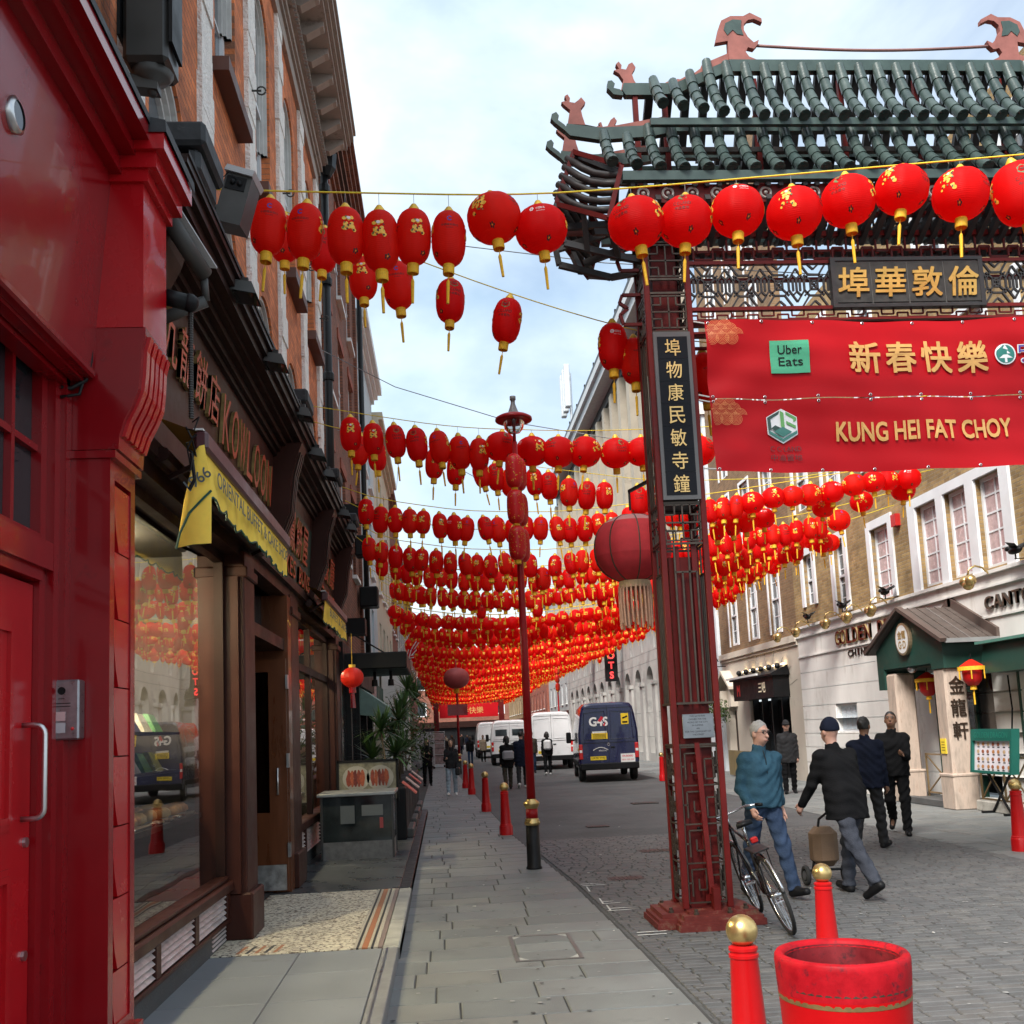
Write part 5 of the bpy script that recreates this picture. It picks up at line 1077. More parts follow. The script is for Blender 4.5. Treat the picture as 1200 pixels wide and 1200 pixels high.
def gate_column(s):
    X0, X1, Y0, Y1 = 2.08, 2.54, 9.30, 9.76
    x0, x1 = sorted((mx(X0, s), mx(X1, s)))
    def bpoly(r_, c=.16):
        cx, cy = (x0+x1)/2, 9.53
        return [(cx-r_, cy-r_+c), (cx-r_+c, cy-r_+c), (cx-r_+c, cy-r_), (cx+r_-c, cy-r_), (cx+r_-c, cy-r_+c), (cx+r_, cy-r_+c), (cx+r_, cy+r_-c), (cx+r_-c, cy+r_-c), (cx+r_-c, cy+r_), (cx-r_+c, cy+r_), (cx-r_+c, cy+r_-c), (cx-r_, cy+r_-c)]
    m_base = mat('rusty_red_base', (.13, .022, .018), .6, spec=.25, var=.3, vs=9, bump=.3, bs=25, dirt=(.17, .12, .08), ds=9, dth=.55)
    b = pt_('base', m_base, lambda q: (q.prism(bpoly(.49), lambda u, v, d: (u, v, d), 0, .055), q.prism(bpoly(.47), lambda u, v, d: (u, v, d), .055, .085), q.prism(bpoly(.435), lambda u, v, d: (u, v, d), .085, .125), q.prism(bpoly(.37), lambda u, v, d: (u, v, d), .125, .15)))
    for (bx, by) in ((-.34, -.2), (-.34, .2), (.34, -.2), (-.15, -.36), (.15, -.36)): pt_('bolt', m_brz, lambda q: q.lathe([(.03, 0), (.03, .02), (.018, .022), (.018, .045)], 6, ((x0+x1)/2+bx, 9.53+by, .125 if abs(bx) < .3 else .125)), b)
    for (x, y) in ((x0, Y0), (x1-.055, Y0), (x0, Y1-.055), (x1-.055, Y1-.055)): pt_('corner_post', m_gredl, lambda q: q.bbox(x, x+.055, y, y+.055, .15, 7.0, .005))
    pt_('inner_core', m_gred, lambda q: q.box(x0+.085, x1-.085, Y0+.085, Y1-.085, .15, 3.35)); pt_('middle_core', m_gblk, lambda q: q.box(x0+.07, x1-.07, Y0+.07, Y1-.07, 3.86, 5.52)); pt_('upper_core', m_gred, lambda q: q.box(x0+.11, x1-.11, Y0+.11, Y1-.11, 5.55, 6.9))
    ff = lambda u, v: (u, Y0+.02, v); fb = lambda u, v: (u, Y1-.02, v); xl = x0+.02; xr = x1-.02
    fl = lambda u, v: (xl, u, v); fr = lambda u, v: (xr, u, v)
    for fn, u0, u1, nm in ((ff, x0+.06, x1-.06, 'front'), (fb, x0+.06, x1-.06, 'back'), (fl, Y0+.06, Y1-.06, 'left'), (fr, Y0+.06, Y1-.06, 'right')):
        def sec(q):
            fret(q, fn, u0, u1, 3.5, 3.84); fret(q, fn, u0, u1, 5.58, 5.9); fret(q, fn, u0, u1, 6.1, 6.42); fret(q, fn, u0, u1, 6.45, 6.8)
            for z in (1.6, 1.98, 3.47, 3.86, 5.54, 5.93, 6.07): q.bar(fn(u0-.06, z), fn(u1+.06, z), .02, .02)
            for k in range(1, 5):
                u = u0+(u1-u0)*k/5; q.bar(fn(u, 1.98), fn(u, 3.47 if k % 2 else 3.2), .016, .016)
            q.bar(fn(u0+(u1-u0)*.2, 3.2), fn(u0+(u1-u0)*.8, 3.2), .016, .016)
            fret(q, fn, u0, u1, .2, 1.58, .013, .013, MEAND)
            if nm != 'front':
                for k in range(5): u = u0+(u1-u0)*k/4; q.bar(fn(u, 3.86), fn(u, 5.54), .014, .014)
                for k in range(4):
                    for i in range(3):
                        for j in range(2): q.bar(fn(u0+.05+(u1-u0)*i/4, .35+k*.33+j*.06), fn(u0+.08+(u1-u0)*i/4, .35+k*.33+j*.06), .02, .03)
        tag(pt_('lattice', m_brz, sec), kind='stuff')
    for (a, z0, z1) in ((.13, 1.98, 3.45), (.30, 1.98, 3.45), (.22, .2, 1.6)):
        pt_('red_strip', m_gredl, lambda q: q.box(x0+a, x0+a+.05, Y0+.05, Y0+.08, z0, z1))
    pt_('red_strip', m_gredl, lambda q: q.bar((x0+.26, Y0-.03, .28), (x0+.22, Y0+.02, 1.62), .045, .03))
    pt_('foot_bracket', m_gred, lambda q: (q.box(x0+.25, x0+.31, Y0-.12, Y0-.01, .15, .34), q.box(x0+.25, x0+.31, Y0-.02, Y0+.02, .26, .36)))
    # black couplet board with gilt characters
    bd = pt_('couplet_board', mat('board_grey_frame', (.11, .105, .105), .4, .3), lambda q: (q.box(x0+.05, x1-.05, Y0-.03, Y0+.01, 3.88, 5.52),))
    m_brd = mat('board_black', (.008, .009, .013), .5, spec=.15)
    for k in range(7):
        z1 = 5.47-k*.2215; pt_('board_panel', m_brd, lambda q: q.box(x0+.085, x1-.085, Y0-.036, Y0-.029, z1-.2185, z1), bd)
        q = MB(); put_text(q, '埠物康民敏寺鐘'[k], ((x0+x1)/2, Y0-.0375, z1-.11), (1, 0, 0), (0, 0, 1), w=.15, h=.165, bold=.004, depth=.004); q.build('gilt_character', mat('bright_gilt', (.75, .5, .19), .35, .4, var=.15), bd)
    pq = pt_('silver_plate', mat('silver_plate', (.26, .27, .29), .35, .9, var=.2, vs=6), lambda q: q.bbox(x0+.09, x1-.08, Y0-.035, Y0-.02, 1.66, 1.88, .004))
    def pt2(q):
        for k, t_ in enumerate(('THIS GATE WAS', 'OPENED FOR THE', 'PEOPLE OF THE CITY', 'IN SUMMER', '敬贈', 'FOR THE COMMUNITY OF', 'THE STREET')): put_text(q, t_, ((x0+x1)/2, Y0-.0362, 1.86-k*.028), (1, 0, 0), (0, 0, 1), h=.014)
    pt_('plate_print', m_black, pt2, pq)
    # small fret wings beside the column head
    for k, (za, zb) in enumerate(((5.65, 5.95), (6.2, 6.5))):
        pts = [(-.02, za), (-.2, za), (-.23, za+.1), (-.15, za+.16), (-.23, za+.22), (-.2, zb), (-.02, zb)]
        xs = x0 if s > 0 else x1
        pt_('side_bracket', m_gred, lambda q: [q.bar((xs+a*s, Y0+.1, b), (xs+c*s, Y0+.1, d), .03, .03) for (a, b), (c, d) in zip(pts, pts[1:])])
gate_column(1); gate_column(-1)
XL, XR = 2.54, 2*GC-2.54
# cross rails
for (z, h) in ((5.76, .035), (6.23, .035), (6.52, .05), (6.72, .04), (5.64, .02), (5.52, .02)): pt_('rail', m_gredl, lambda q: (q.box(XL, XR, 9.31, 9.36, z-h/2, z+h/2), q.box(XL, XR, 9.70, 9.75, z-h/2, z+h/2)))
# frieze lattice
CELL = []
def poly(*p): return [(p[i], p[(i+1) % len(p)]) for i in range(len(p))]
CELL += poly((.4, .4), (.6, .4), (.6, .6), (.4, .6)); CELL += [((.4, .4), (.6, .6)), ((.6, .4), (.4, .6))]
CELL += poly((.35, .25), (.65, .25), (.78, .38), (.78, .62), (.65, .75), (.35, .75), (.22, .62), (.22, .38))
CELL += [((.22, .38), (0, .1)), ((.22, .62), (0, .9)), ((.78, .38), (1, .1)), ((.78, .62), (1, .9)), ((.35, .25), (.15, 0)), ((.65, .25), (.85, 0)), ((.35, .75), (.15, 1)), ((.65, .75), (.85, 1)), ((0, .35), (0, .65)), ((0, .35), (.12, .25)), ((1, .35), (.88, .25)), ((0, .65), (.12, .75)), ((1, .65), (.88, .75)), ((.1, .36), (.1, .64)), ((.9, .36), (.9, .64)), ((.35, 0), (.5, .12)), ((.65, 0), (.5, .12)), ((.35, 1), (.5, .88)), ((.65, 1), (.5, .88)), ((.4, .4), (.22, .25)), ((.6, .4), (.78, .25)), ((.4, .6), (.22, .75)), ((.6, .6), (.78, .75))]
def frz(q, xa, xb):
    n = max(1, round((xb-xa)/.345)); w = (xb-xa)/n
    for k in range(n): fret(q, lambda u, v: (u, 9.335, v), xa+k*w, xa+(k+1)*w, 5.785, 6.21, .020, .018, CELL)
tag(pt_('frieze_lattice', m_gblk, lambda q: frz(q, XL, 3.95)), kind='stuff'); tag(pt_('frieze_lattice', m_gblk, lambda q: frz(q, 5.45, XR)), kind='stuff')
# meander strips above and below
def strip(q, z0, z1, y, th):
    x = XL; h = z1-z0; w = .30
    while x < XR-.01:
        P_ = [(0, .5), (.18, .5), (.18, 0), (.82, 0), (.82, .5), (1, .5)]; Q_ = [(.3, 1), (.3, .35), (.7, .35), (.7, 1)]
        for pp in (P_, Q_):
            for (a, b), (c, d) in zip(pp, pp[1:]): q.bar((x+a*w, y, z0+b*h), (x+c*w, y, z0+d*h), th, th)
        x += w
pt_('meander_strip', m_gred, lambda q: strip(q, 5.66, 5.745, 9.335, .014)); pt_('meander_strip', m_gred, lambda q: strip(q, 6.27, 6.49, 9.335, .018))
pt_('meander_strip', m_gblk, lambda q: strip(q, 6.56, 6.69, 9.335, .016))
# name board
nb_ = pt_('name_board', mat('name_board_grey', (.10, .095, .09), .5, var=.25, vs=8), lambda q: q.box(3.96, 5.44, 9.285, 9.33, 5.755, 6.235))
pt_('board_frame', m_gblk, lambda q: (q.box(3.93, 3.975, 9.27, 9.34, 5.74, 6.25), q.box(5.425, 5.47, 9.27, 9.34, 5.74, 6.25), q.box(3.975, 5.425, 9.27, 9.34, 6.215, 6.25), q.box(3.975, 5.425, 9.27, 9.34, 5.74, 5.77)), nb_)
for k, ch in enumerate('埠華敦倫'):
    xc = 4.145+k*.37; pt_('board_panel', mat('name_board_panel', (.045, .042, .04), .6, spec=.2, var=.3, vs=10), lambda q: q.bbox(xc-.18, xc+.18, 9.275, 9.286, 5.785, 6.2, .006), nb_)
    q = MB(); put_text(q, ch, (xc, 9.272, 5.99), (1, 0, 0), Vector((.08, 0, 1)).normalized(), w=.30, h=.30, bold=.014, depth=.012); q.build('gilt_character', m_gold, nb_)
# ---------------------------------------------------------- roof
ROOF = {'finial': (9.53, [(3.026, 8.688), (3.072, 8.855), (3.104, 8.938), (3.204, 8.989), (3.339, 8.99), (3.409, 9.028), (3.528, 8.964), (3.531, 8.919), (3.449, 8.959), (3.385, 8.947), (3.339, 8.899), (3.334, 8.832), (3.371, 8.756), (3.429, 8.696), (3.483, 8.725), (3.468, 8.673), (3.424, 8.625), (3.362, 8.641), (3.336, 8.589), (3.368, 8.539), (3.442, 8.506), (3.154, 8.506), (3.155, 8.617), (3.157, 8.712), (3.094, 8.7)]),
 'fin_green': (9.53, [(3.142, 8.903), (3.224, 8.946), (3.313, 8.939), (3.302, 8.856), (3.323, 8.772), (3.257, 8.784), (3.215, 8.831), (3.155, 8.772), (3.121, 8.831)]),
 'dragon1': (9.45, [(2.02, 8.163), (2.049, 8.278), (2.01, 8.348), (1.958, 8.382), (2.013, 8.401), (1.983, 8.452), (2.013, 8.48), (2.041, 8.44), (2.034, 8.401), (2.082, 8.392), (2.113, 8.452), (2.151, 8.471), (2.183, 8.417), (2.14, 8.348), (2.157, 8.278), (2.196, 8.209), (2.215, 8.161)]),
 'dragon2': (9.30, [(1.423, 7.656), (1.452, 7.802), (1.391, 7.858), (1.372, 7.885), (1.425, 7.899), (1.407, 7.948), (1.435, 7.966), (1.458, 7.926), (1.452, 7.885), (1.502, 7.876), (1.542, 7.907), (1.569, 7.935), (1.608, 7.88), (1.558, 7.813), (1.571, 7.734), (1.595, 7.644)]),
 'dragon3': (9.30, [(1.731, 7.682), (1.765, 7.722), (1.745, 7.756), (1.777, 7.756), (1.764, 7.79), (1.79, 7.801), (1.804, 7.749), (1.851, 7.756), (1.887, 7.823), (1.925, 7.853), (1.95, 7.812), (1.915, 7.755), (1.915, 7.681)]),
 'beamB': (9.53, [(2.048, 8.239), (2.377, 8.239), (2.575, 8.239), (2.848, 8.357), (3.158, 8.499), (4.70, 8.499), (4.70, 8.385), (3.137, 8.369), (2.885, 8.263), (2.612, 8.134), (2.39, 8.111), (2.062, 8.111), (2.026, 8.17)]),
 'hookB': (9.50, [(1.889, 8.262), (1.929, 8.267), (1.959, 8.232), (1.941, 8.186), (2.008, 8.17), (2.037, 8.134), (2.034, 8.105), (1.941, 8.116), (1.881, 8.186)]),
 'beamA': (9.30, [(1.413, 7.656), (1.738, 7.614), (2.142, 7.631), (2.444, 7.686), (2.528, 7.663), (4.70, 7.663), (4.70, 7.573), (2.5, 7.573), (2.22, 7.518), (1.73, 7.486), (1.438, 7.532), (1.388, 7.588)]),
 'hookA': (9.30, [(1.27, 7.757), (1.314, 7.779), (1.339, 7.741), (1.32, 7.701), (1.391, 7.644), (1.43, 7.577), (1.388, 7.588), (1.297, 7.667), (1.258, 7.712)]),
 'crestA': (9.30, [(1.592, 7.655), (1.759, 7.618), (2.403, 7.74), (2.418, 7.69), (2.142, 7.636), (1.758, 7.616)])}
rf1 = pt_('upper_roof', m_gbeam, lambda q: [q.prism([(mx(x, s), z) for x, z in ROOF['beamB'][1]], lambda u, v, d: (u, d, v), 9.49, 9.57) for s in (1, -1)])
rf2 = pt_('lower_roof', m_gbeam, lambda q: [q.prism([(mx(x, s), z) for x, z in ROOF['beamA'][1]], lambda u, v, d: (u, d, v), y, y+.07) for s in (1, -1) for y in (9.26, 9.73)])
for s in (1, -1):
    P2 = lambda k: [(mx(x, s), z) for x, z in ROOF[k][1]]
    f1 = pt_('finial', m_pink, lambda q: q.prism(P2('finial'), lambda u, v, d: (u, d, v), 9.50, 9.56), rf1)
    pt_('finial_inlay', m_gbeam, lambda q: q.prism(P2('fin_green'), lambda u, v, d: (u, d, v), 9.493, 9.567), rf1)
    pt_('dragon', m_pink, lambda q: q.prism(P2('dragon1'), lambda u, v, d: (u, d, v), 9.50, 9.56), rf1)
    pt_('upturned_hook', m_gbeam, lambda q: q.prism(P2('hookB'), lambda u, v, d: (u, d, v), 9.49, 9.57), rf1)
    # wavy crest along the hip
    def crest(q):
        n = 40; top = []; bot = []
        ctl = [(2.2, 8.205), (2.40, 8.205), (2.575, 8.245), (2.848, 8.36), (3.165, 8.50)]
        for i in range(n+1):
            x = 2.2+(3.165-2.2)*i/n
            for (a, b), (c, d) in zip(ctl, ctl[1:]):
                if a <= x <= c+1e-9: z = b+(d-b)*(x-a)/(c-a)
            w = .045 if x < 2.85 else .09; t = ((x-2.2)/.105) % 1
            top.append((mx(x, s), z+w*(.55+.45*t*t) if 2.4 < x < 2.87 else z+w*(.7 if x < 2.87 else 1))); bot.append((mx(x, s), z-.01))
        for i in range(n): q.prism([top[i], top[i+1], bot[i+1], bot[i]], lambda u, v, d: (u, d, v), 9.515, 9.545)
    pt_('hip_crest', m_pink, crest, rf1)
    for y in (9.265, 9.735):
        pt_('dragon', m_pink, lambda q: q.prism(P2('dragon2'), lambda u, v, d: (u, d, v), y, y+.06), rf2)
        pt_('dragon', m_pink, lambda q: q.prism(P2('dragon3'), lambda u, v, d: (u, d, v), y+.2 if y < 9.5 else y-.2, y+.24 if y < 9.5 else y-.16), rf2)
        pt_('upturned_hook', m_gbeam, lambda q: q.prism(P2('hookA'), lambda u, v, d: (u, d, v), y-.003, y+.073), rf2)
        pt_('hip_crest', m_pink, lambda q: q.prism(P2('crestA'), lambda u, v, d: (u, d, v), y+.01, y+.05), rf2)
pt_('ridge_rod', mat('pinkish_rod', (.24, .12, .11), .6), lambda q: q.tube([(3.45+i*(2*GC-6.9)/12, 9.53, 8.68-.05*math.sin(math.pi*i/12)) for i in range(13)], .016, 6), rf1, True)
# roll tiles, five to a run, each a part of its roof tier
def tile_run(parent, cols, y0, z0, y1, z1, nseg, lift, tm):
    cache = {}
    def pt(t): return (y0+(y1-y0)*(.55*t+.45*t*t), z0+(z1-z0)*(1.22*t-.22*t*t))
    for (x, seg0, dz) in cols:
        for k in range(seg0, nseg):
            mi = random.randrange(3)
            if (k, mi) not in cache:
                a, b, c = pt(k/nseg), pt((k+.5)/nseg), pt((k+1)/nseg+.035); q = MB()
                last = k == nseg-1
                pts = [(0, a[0], a[1]), (0, b[0], b[1]), (0, c[0], c[1])]; rr = [.046, .053, .058]
                if last: pts += [(0, c[0]-.004, c[1]-.006), (0, c[0]-.004, c[1]-.006)]; rr += [.058, .042]
                q.tube(pts, rr, 10); cache[(k, mi)] = q.mesh('roof_tile', m_tile[mi], None, True)
                cache[(k, mi)].set_sharp_from_angle(angle=R(50))
            o = bpy.data.objects.new('roof_tile', cache[(k, mi)]); COL.objects.link(o); o.parent = parent
            off = OFF[parent]; o.location = (x-off[0], -off[1], dz-off[2]); OFF[o] = off
def bz(x, ctl):
    x = x if x < GC else 2*GC-x
    for (a, b), (c, d) in zip(ctl, ctl[1:]):
        if a <= x <= c: return b+(d-b)*(x-a)/(c-a)
    return ctl[-1][1]
c1 = []; n1 = 25
for i in range(n1):
    x = 2.32+(2*GC-4.64)*i/(n1-1); top = bz(x, [(2.0, 8.17), (2.4, 8.17), (2.6, 8.18), (2.85, 8.31), (3.14, 8.43), (4.7, 8.44)]); lo = bz(x, [(2.0, 7.82), (2.3, 7.78), (3.1, 7.66), (4.7, 7.62)])
    sk = 0 if 2.75 < min(x, 2*GC-x) else 1 if min(x, 2*GC-x) > 2.55 else 2
    c1.append((x, sk, bz(x, [(2.0, .16), (2.4, .12), (3.0, .03), (3.4, 0), (4.7, 0)])))
tile_run(rf1, c1, 9.50, 8.44, 9.06, 7.62, 5, 0, m_tile)
c2 = []; n2 = 27
for i in range(n2):
    x = 1.76+(2*GC-3.52)*i/(n2-1); xs = min(x, 2*GC-x)
    c2.append((x, 1 if xs < 2.05 else 0, bz(x, [(1.5, .1), (1.8, .06), (2.3, 0), (4.7, 0)])))
tile_run(rf2, c2, 9.27, 7.62, 8.87, 6.97, 5, 0, m_tile)
# rear ribs and rafters seen through the gaps
def ribs(q):
    for i in range(n1): x = 2.32+(2*GC-4.64)*i/(n1-1); dz = c1[i][2]; q.bar((x, 9.56, 8.40-(.24 if min(x, 2*GC-x) < 2.6 else .1 if min(x, 2*GC-x) < 2.9 else 0)), (x, 10.0, 7.62+dz), .08, .06)
    for i in range(n2): x = 1.76+(2*GC-3.52)*i/(n2-1); dz = c2[i][2]; q.bar((x, 9.79, 7.58), (x, 10.2, 6.97+dz), .08, .06)
tag(pt_('rear_ribs', m_gblk, ribs), kind='stuff')
pt_('eave_beam', m_gbeam, lambda q: (q.box(2.2, 2*GC-2.2, 9.08, 9.13, 7.53, 7.6), q.box(2.2, 2*GC-2.2, 9.93, 9.98, 7.53, 7.6)), rf1)
pt_('eave_beam', m_gbeam, lambda q: (q.box(1.85, 2*GC-1.85, 8.86, 8.93, 6.84, 6.93), q.box(1.85, 2*GC-1.85, 10.13, 10.2, 6.84, 6.93), q.box(1.9, 2*GC-1.9, 9.0, 9.05, 6.95, 7.0)), rf2)
pt_('fascia_board', m_gred, lambda q: q.box(1.95, 2*GC-1.95, 8.95, 8.98, 6.66, 6.84))
m_med = mat('pale_medallion', (.36, .33, .30), .5, var=.3)
x = 2.05
while x < 2*GC-2.0:
    pt_('medallion', m_med, lambda q: (q.tube([(x+.05*math.cos(a), 8.945, 6.75+.05*math.sin(a)) for a in [k*math.pi/6 for k in range(13)]], .012, 5, cap=False), q.sphere((x, 8.945, 6.75), .02, 8, 5)), rf2); x += .235
def rafters(q):
    x = 1.95
    while x < 2*GC-1.9: q.bar((x, 8.92, 6.70), (x, 9.40, 6.46), .05, .07); q.bar((x, 10.14, 6.70), (x, 9.66, 6.46), .05, .07); q.bar((x, 8.9, 6.82), (x, 10.15, 6.82), .04, .04); x += .118
    for z in (6.95, 7.25, 7.5): q.box(2.1, 2*GC-2.1, 9.5, 9.56, z, z+.05)
tag(pt_('rafter', m_gblk, rafters), kind='stuff')
for s in (1, -1):
    for k in range(14):
        xk = 2.1+k*(2*GC-4.2)/13
    for xk in (2.16, 2.46, 3.4, 4.3): pt_('strut', m_gred, lambda q: q.bar((mx(xk, s), 9.53, 6.7), (mx(xk, s), 9.53, 8.12 if xk < 3 else 8.3), .05, .05))
    A, B, C_, D = (1.85, 8.9, 7.0), (1.47, 9.3, 7.38), (1.27, 9.3, 6.84), (1.70, 8.9, 6.48)
    for mirror_y in (0, 1):
        my = (lambda p: (mx(p[0], s), p[1] if not mirror_y else 19.06-p[1], p[2]))
        pt_('hip_frame', m_gred, lambda q: [q.bar(my(a), my(b), .045, .045) for a, b in ((A, B), (B, C_), (C_, D), (D, A))])
        for k in range(1, 6):
            t = k/6
            p0 = Vector(A).lerp(Vector(D), t); p1 = Vector(B).lerp(Vector(C_), t)
            pt_('hip_tile', m_gblk, lambda q: q.tube([my(p0.lerp(p1, u)+Vector((0, 0, -.06*math.sin(math.pi*u)))) for u in (0, .25, .5, .75, 1.08)], .035, 8), None, True)
        def und(q):
            for a, b in (((1.27, 9.3, 6.84), (1.33, 9.3, 6.44)), ((1.5, 9.1, 6.66), (1.55, 9.3, 6.36)), ((1.70, 8.95, 6.48), (1.85, 9.3, 6.3)), ((1.33, 9.3, 6.44), (1.85, 9.3, 6.30)), ((1.85, 9.3, 6.30), (2.1, 9.4, 6.30)), ((1.6, 9.2, 6.5), (2.1, 9.4, 6.6)), ((1.3, 9.3, 6.6), (2.1, 9.5, 6.75)), ((1.45, 9.3, 7.35), (2.1, 9.5, 7.2))): q.bar(my(a), my(b), .05, .06)
        pt_('hip_strut', m_gblk, und)
    pt_('hook_plate', m_pink, lambda q: q.prism([(mx(x-.36, s), z-1.05) for x, z in ROOF['dragon3'][1]], lambda u, v, d: (u, d, v), 9.5, 9.54))
# ---------------------------------------------------------- banners
m_ban = mat('red_banner_vinyl', (.42, .005, .010), .5, var=.05, vs=1.5, spec=.15)
def wrk(x, z): return .032*math.sin(x*2.1+z*3)+.004*math.sin(x*8+z*12)+.022*math.sin((x-2.6)*7-(z-4)*11)*math.exp(-(x-2.6)*2.2)+.004*math.sin(z*23+x*2)
BY = 9.26
def banner(lab, x0, x1, z0, z1, name='banner'):
    b = thing(name, lab, 'banner', ((x0+x1)/2, BY, z0), 'banners across the gate')
    def sheet(q):
        nx, nz = 90, 22; vs = []; fs = []
        for i in range(nx+1):
            for j in range(nz+1):
                x = x0+(x1-x0)*i/nx; z = z0+(z1-z0)*j/nz; t = i/nx
                sag = -.03*math.sin(math.pi*t)*1+.006*math.sin(9*math.pi*t)
                vs.append((x, BY+wrk(x, z), z+sag))
        for i in range(nx):
            for j in range(nz): a = i*(nz+1)+j; fs.append((a, a+nz+1, a+nz+2, a+1))
        q.raw(vs, fs)
    pt_('sheet', m_ban, sheet, b, True)
    for i in range(9):
        for zz in (z0+.02, z1-.02):
            x = x0+.03+(x1-x0-.06)*i/8; t = (x-x0)/(x1-x0)
            pt_('eyelet', m_steel, lambda q: q.tube([(x+.012*math.cos(a), BY+wrk(x, zz)-.004, zz-.03*math.sin(math.pi*t)+.012*math.sin(a)) for a in [k*math.pi/4 for k in range(9)]], .004, 4, cap=False), b)
    for (x, d) in ((x0, -1), (x1, 1)):
        for z in (z0+.02, z1-.02): pt_('tie', mat('white_rope', (.6, .6, .58), .8), lambda q: q.tube([(x, BY+wrk(x, z), z), (x+d*.1, 9.3, z+.03)], .008, 5), b)
    def drape(q, dd=.006):
        dd += .012
        out = []
        for (x, y, z) in q.v:
            t = (x-x0)/(x1-x0); out.append((x, y+wrk(x, z)-dd, z-.03*math.sin(math.pi*t)+.006*math.sin(9*math.pi*t)))
        q.v = out; return q
    return b, drape
GX0, GX1 = 2.64, 2*GC-2.64
b1, dr1 = banner('upper red banner with gold chinese greeting hung across the gate', GX0, GX1, 4.85, 5.62)
b2, dr2 = banner('lower red banner with gold english greeting hung below the other', GX0, GX1, 4.13, 4.84)
def ptxt(parent, dr_, items, m, name='lettering', dd=.006, bold=0.):
    q = MB()
    for (t_, x, z, w, h) in items: put_text(q, t_, (x, BY, z), (1, 0, 0), (0, 0, 1), w=w, h=h, bold=bold)
    # subdivide long faces is not needed: glyph edges are short
    return dr_(q, dd).build(name, m, parent)
m_bg = mat('matt_gold_print', (.62, .34, .10), .55, var=.12, vs=10)
for k, ch in enumerate('新春快樂'): ptxt(b1, dr1, [(ch, 4.17+k*.365, 5.245, .30, .31)], m_bg, 'character', bold=.018)
ptxt(b2, dr2, [('KUNG HEI FAT CHOY', 4.70, 4.51, 1.72, .18)], m_bg, bold=.022)
def rect(q, x0, x1, z0, z1, n=8):
    for i in range(n):
        for j in range(n): q.face([(x0+(x1-x0)*(i+a)/n, BY, z0+(z1-z0)*(j+b)/n) for a, b in ((0, 0), (1, 0), (1, 1), (0, 1))])
q = MB(); rect(q, 3.24, 3.62, 5.09, 5.41); dr1(q, .005).build('logo_patch', mat('sea_green_print', (.06, .36, .20), .5), b1)
ptxt(b1, dr1, [('Uber', 3.43, 5.32, .23, .085), ('Eats', 3.435, 5.205, .235, .085)], m_black, dd=.009, bold=.004)
def disc(q, x, z, r, n=24, r0=0, sy=1):
    if r0: 
        for k in range(n):
            a, b = 2*math.pi*k/n, 2*math.pi*(k+1)/n; q.face([(x+r0*math.cos(a), BY, z+r0*sy*math.sin(a)), (x+r*math.cos(a), BY, z+r*sy*math.sin(a)), (x+r*math.cos(b), BY, z+r*sy*math.sin(b)), (x+r0*math.cos(b), BY, z+r0*sy*math.sin(b))])
    else: q.face([(x+r*math.cos(2*math.pi*k/n), BY, z+r*sy*math.sin(2*math.pi*k/n)) for k in range(n)])
m_bw = mat('white_print', (.75, .76, .78), .5); m_bgr = mat('green_blue_print', (.02, .18, .15), .5); m_bbl = mat('blue_violet_print', (.08, .06, .35), .5)
ex = 5.60
q = MB(); disc(q, ex, 5.25, .105); dr1(q, .005).build('emblem_ring', m_bw, b1)
q = MB(); disc(q, ex, 5.25, .092); dr1(q, .007).build('emblem_field', m_bgr, b1)
q = MB()
for (w, z) in ((.03, 5.325), (.05, 5.285), (.068, 5.24)): q.face([(ex-w, BY, z-.03), (ex+w, BY, z-.03), (ex, BY, z+.02)])
q.face([(ex-.012, BY, 5.165), (ex+.012, BY, 5.165), (ex+.012, BY, 5.22), (ex-.012, BY, 5.22)]); dr1(q, .009).build('emblem_tree', m_bw, b1)
ptxt(b1, dr1, [('中國', 5.90, 5.29, .34, .14), ('CHINA', 5.9, 5.18, .3, .05)], m_bw, bold=.045, dd=.006); ptxt(b1, dr1, [('中國', 5.90, 5.29, .33, .13), ('CHINA', 5.9, 5.18, .29, .04)], m_bbl, bold=.012, dd=.009)
def clouds(b, dr_, x0, z0):
    q = MB(); rows = [(z0-.15, [.03, .13, .22]), (z0-.11, [-.02, .08, .17, .27]), (z0-.06, [.03, .12, .21]), (z0-.02, [.07, .16])]
    for (z, xs) in rows:
        for xx in xs:
            for r_ in (.062, .049, .036, .023, .011):
                n = 20
                for k in range(n):
                    if z > z0-.14 and k >= n/2: continue
                    a, c = 2*math.pi*k/n, 2*math.pi*(k+1)/n; ri = r_-.0035
                    if x0+xx+r_*math.cos(a) < x0-.005: continue
                    q.face([(x0+xx+ri*math.cos(a), BY, z+ri*math.sin(a)), (x0+xx+r_*math.cos(a), BY, z+r_*math.sin(a)), (x0+xx+r_*math.cos(c), BY, z+r_*math.sin(c)), (x0+xx+ri*math.cos(c), BY, z+ri*math.sin(c))])
    dr_(q, .005).build('cloud_scroll', mat('orange_line_print', (.70, .26, .09), .5), b)
clouds(b1, dr1, GX0+.02, 5.58); clouds(b2, dr2, GX0+.02, 4.80)
lx, lz = 3.32, 4.585
hexp = lambda r_: [(lx+r_*math.cos(R(90+60*k)), lz+r_*math.sin(R(90+60*k))) for k in range(6)]
q = MB(); q.face([(x, BY, z) for x, z in hexp(.17)]); dr2(q, .005).build('hexagon_logo', m_bw, b2)
m_lg = [mat('logo_green', (.12, .35, .10), .5), mat('logo_dark', (.02, .06, .05), .5), mat('logo_teal', (.05, .2, .17), .5)]
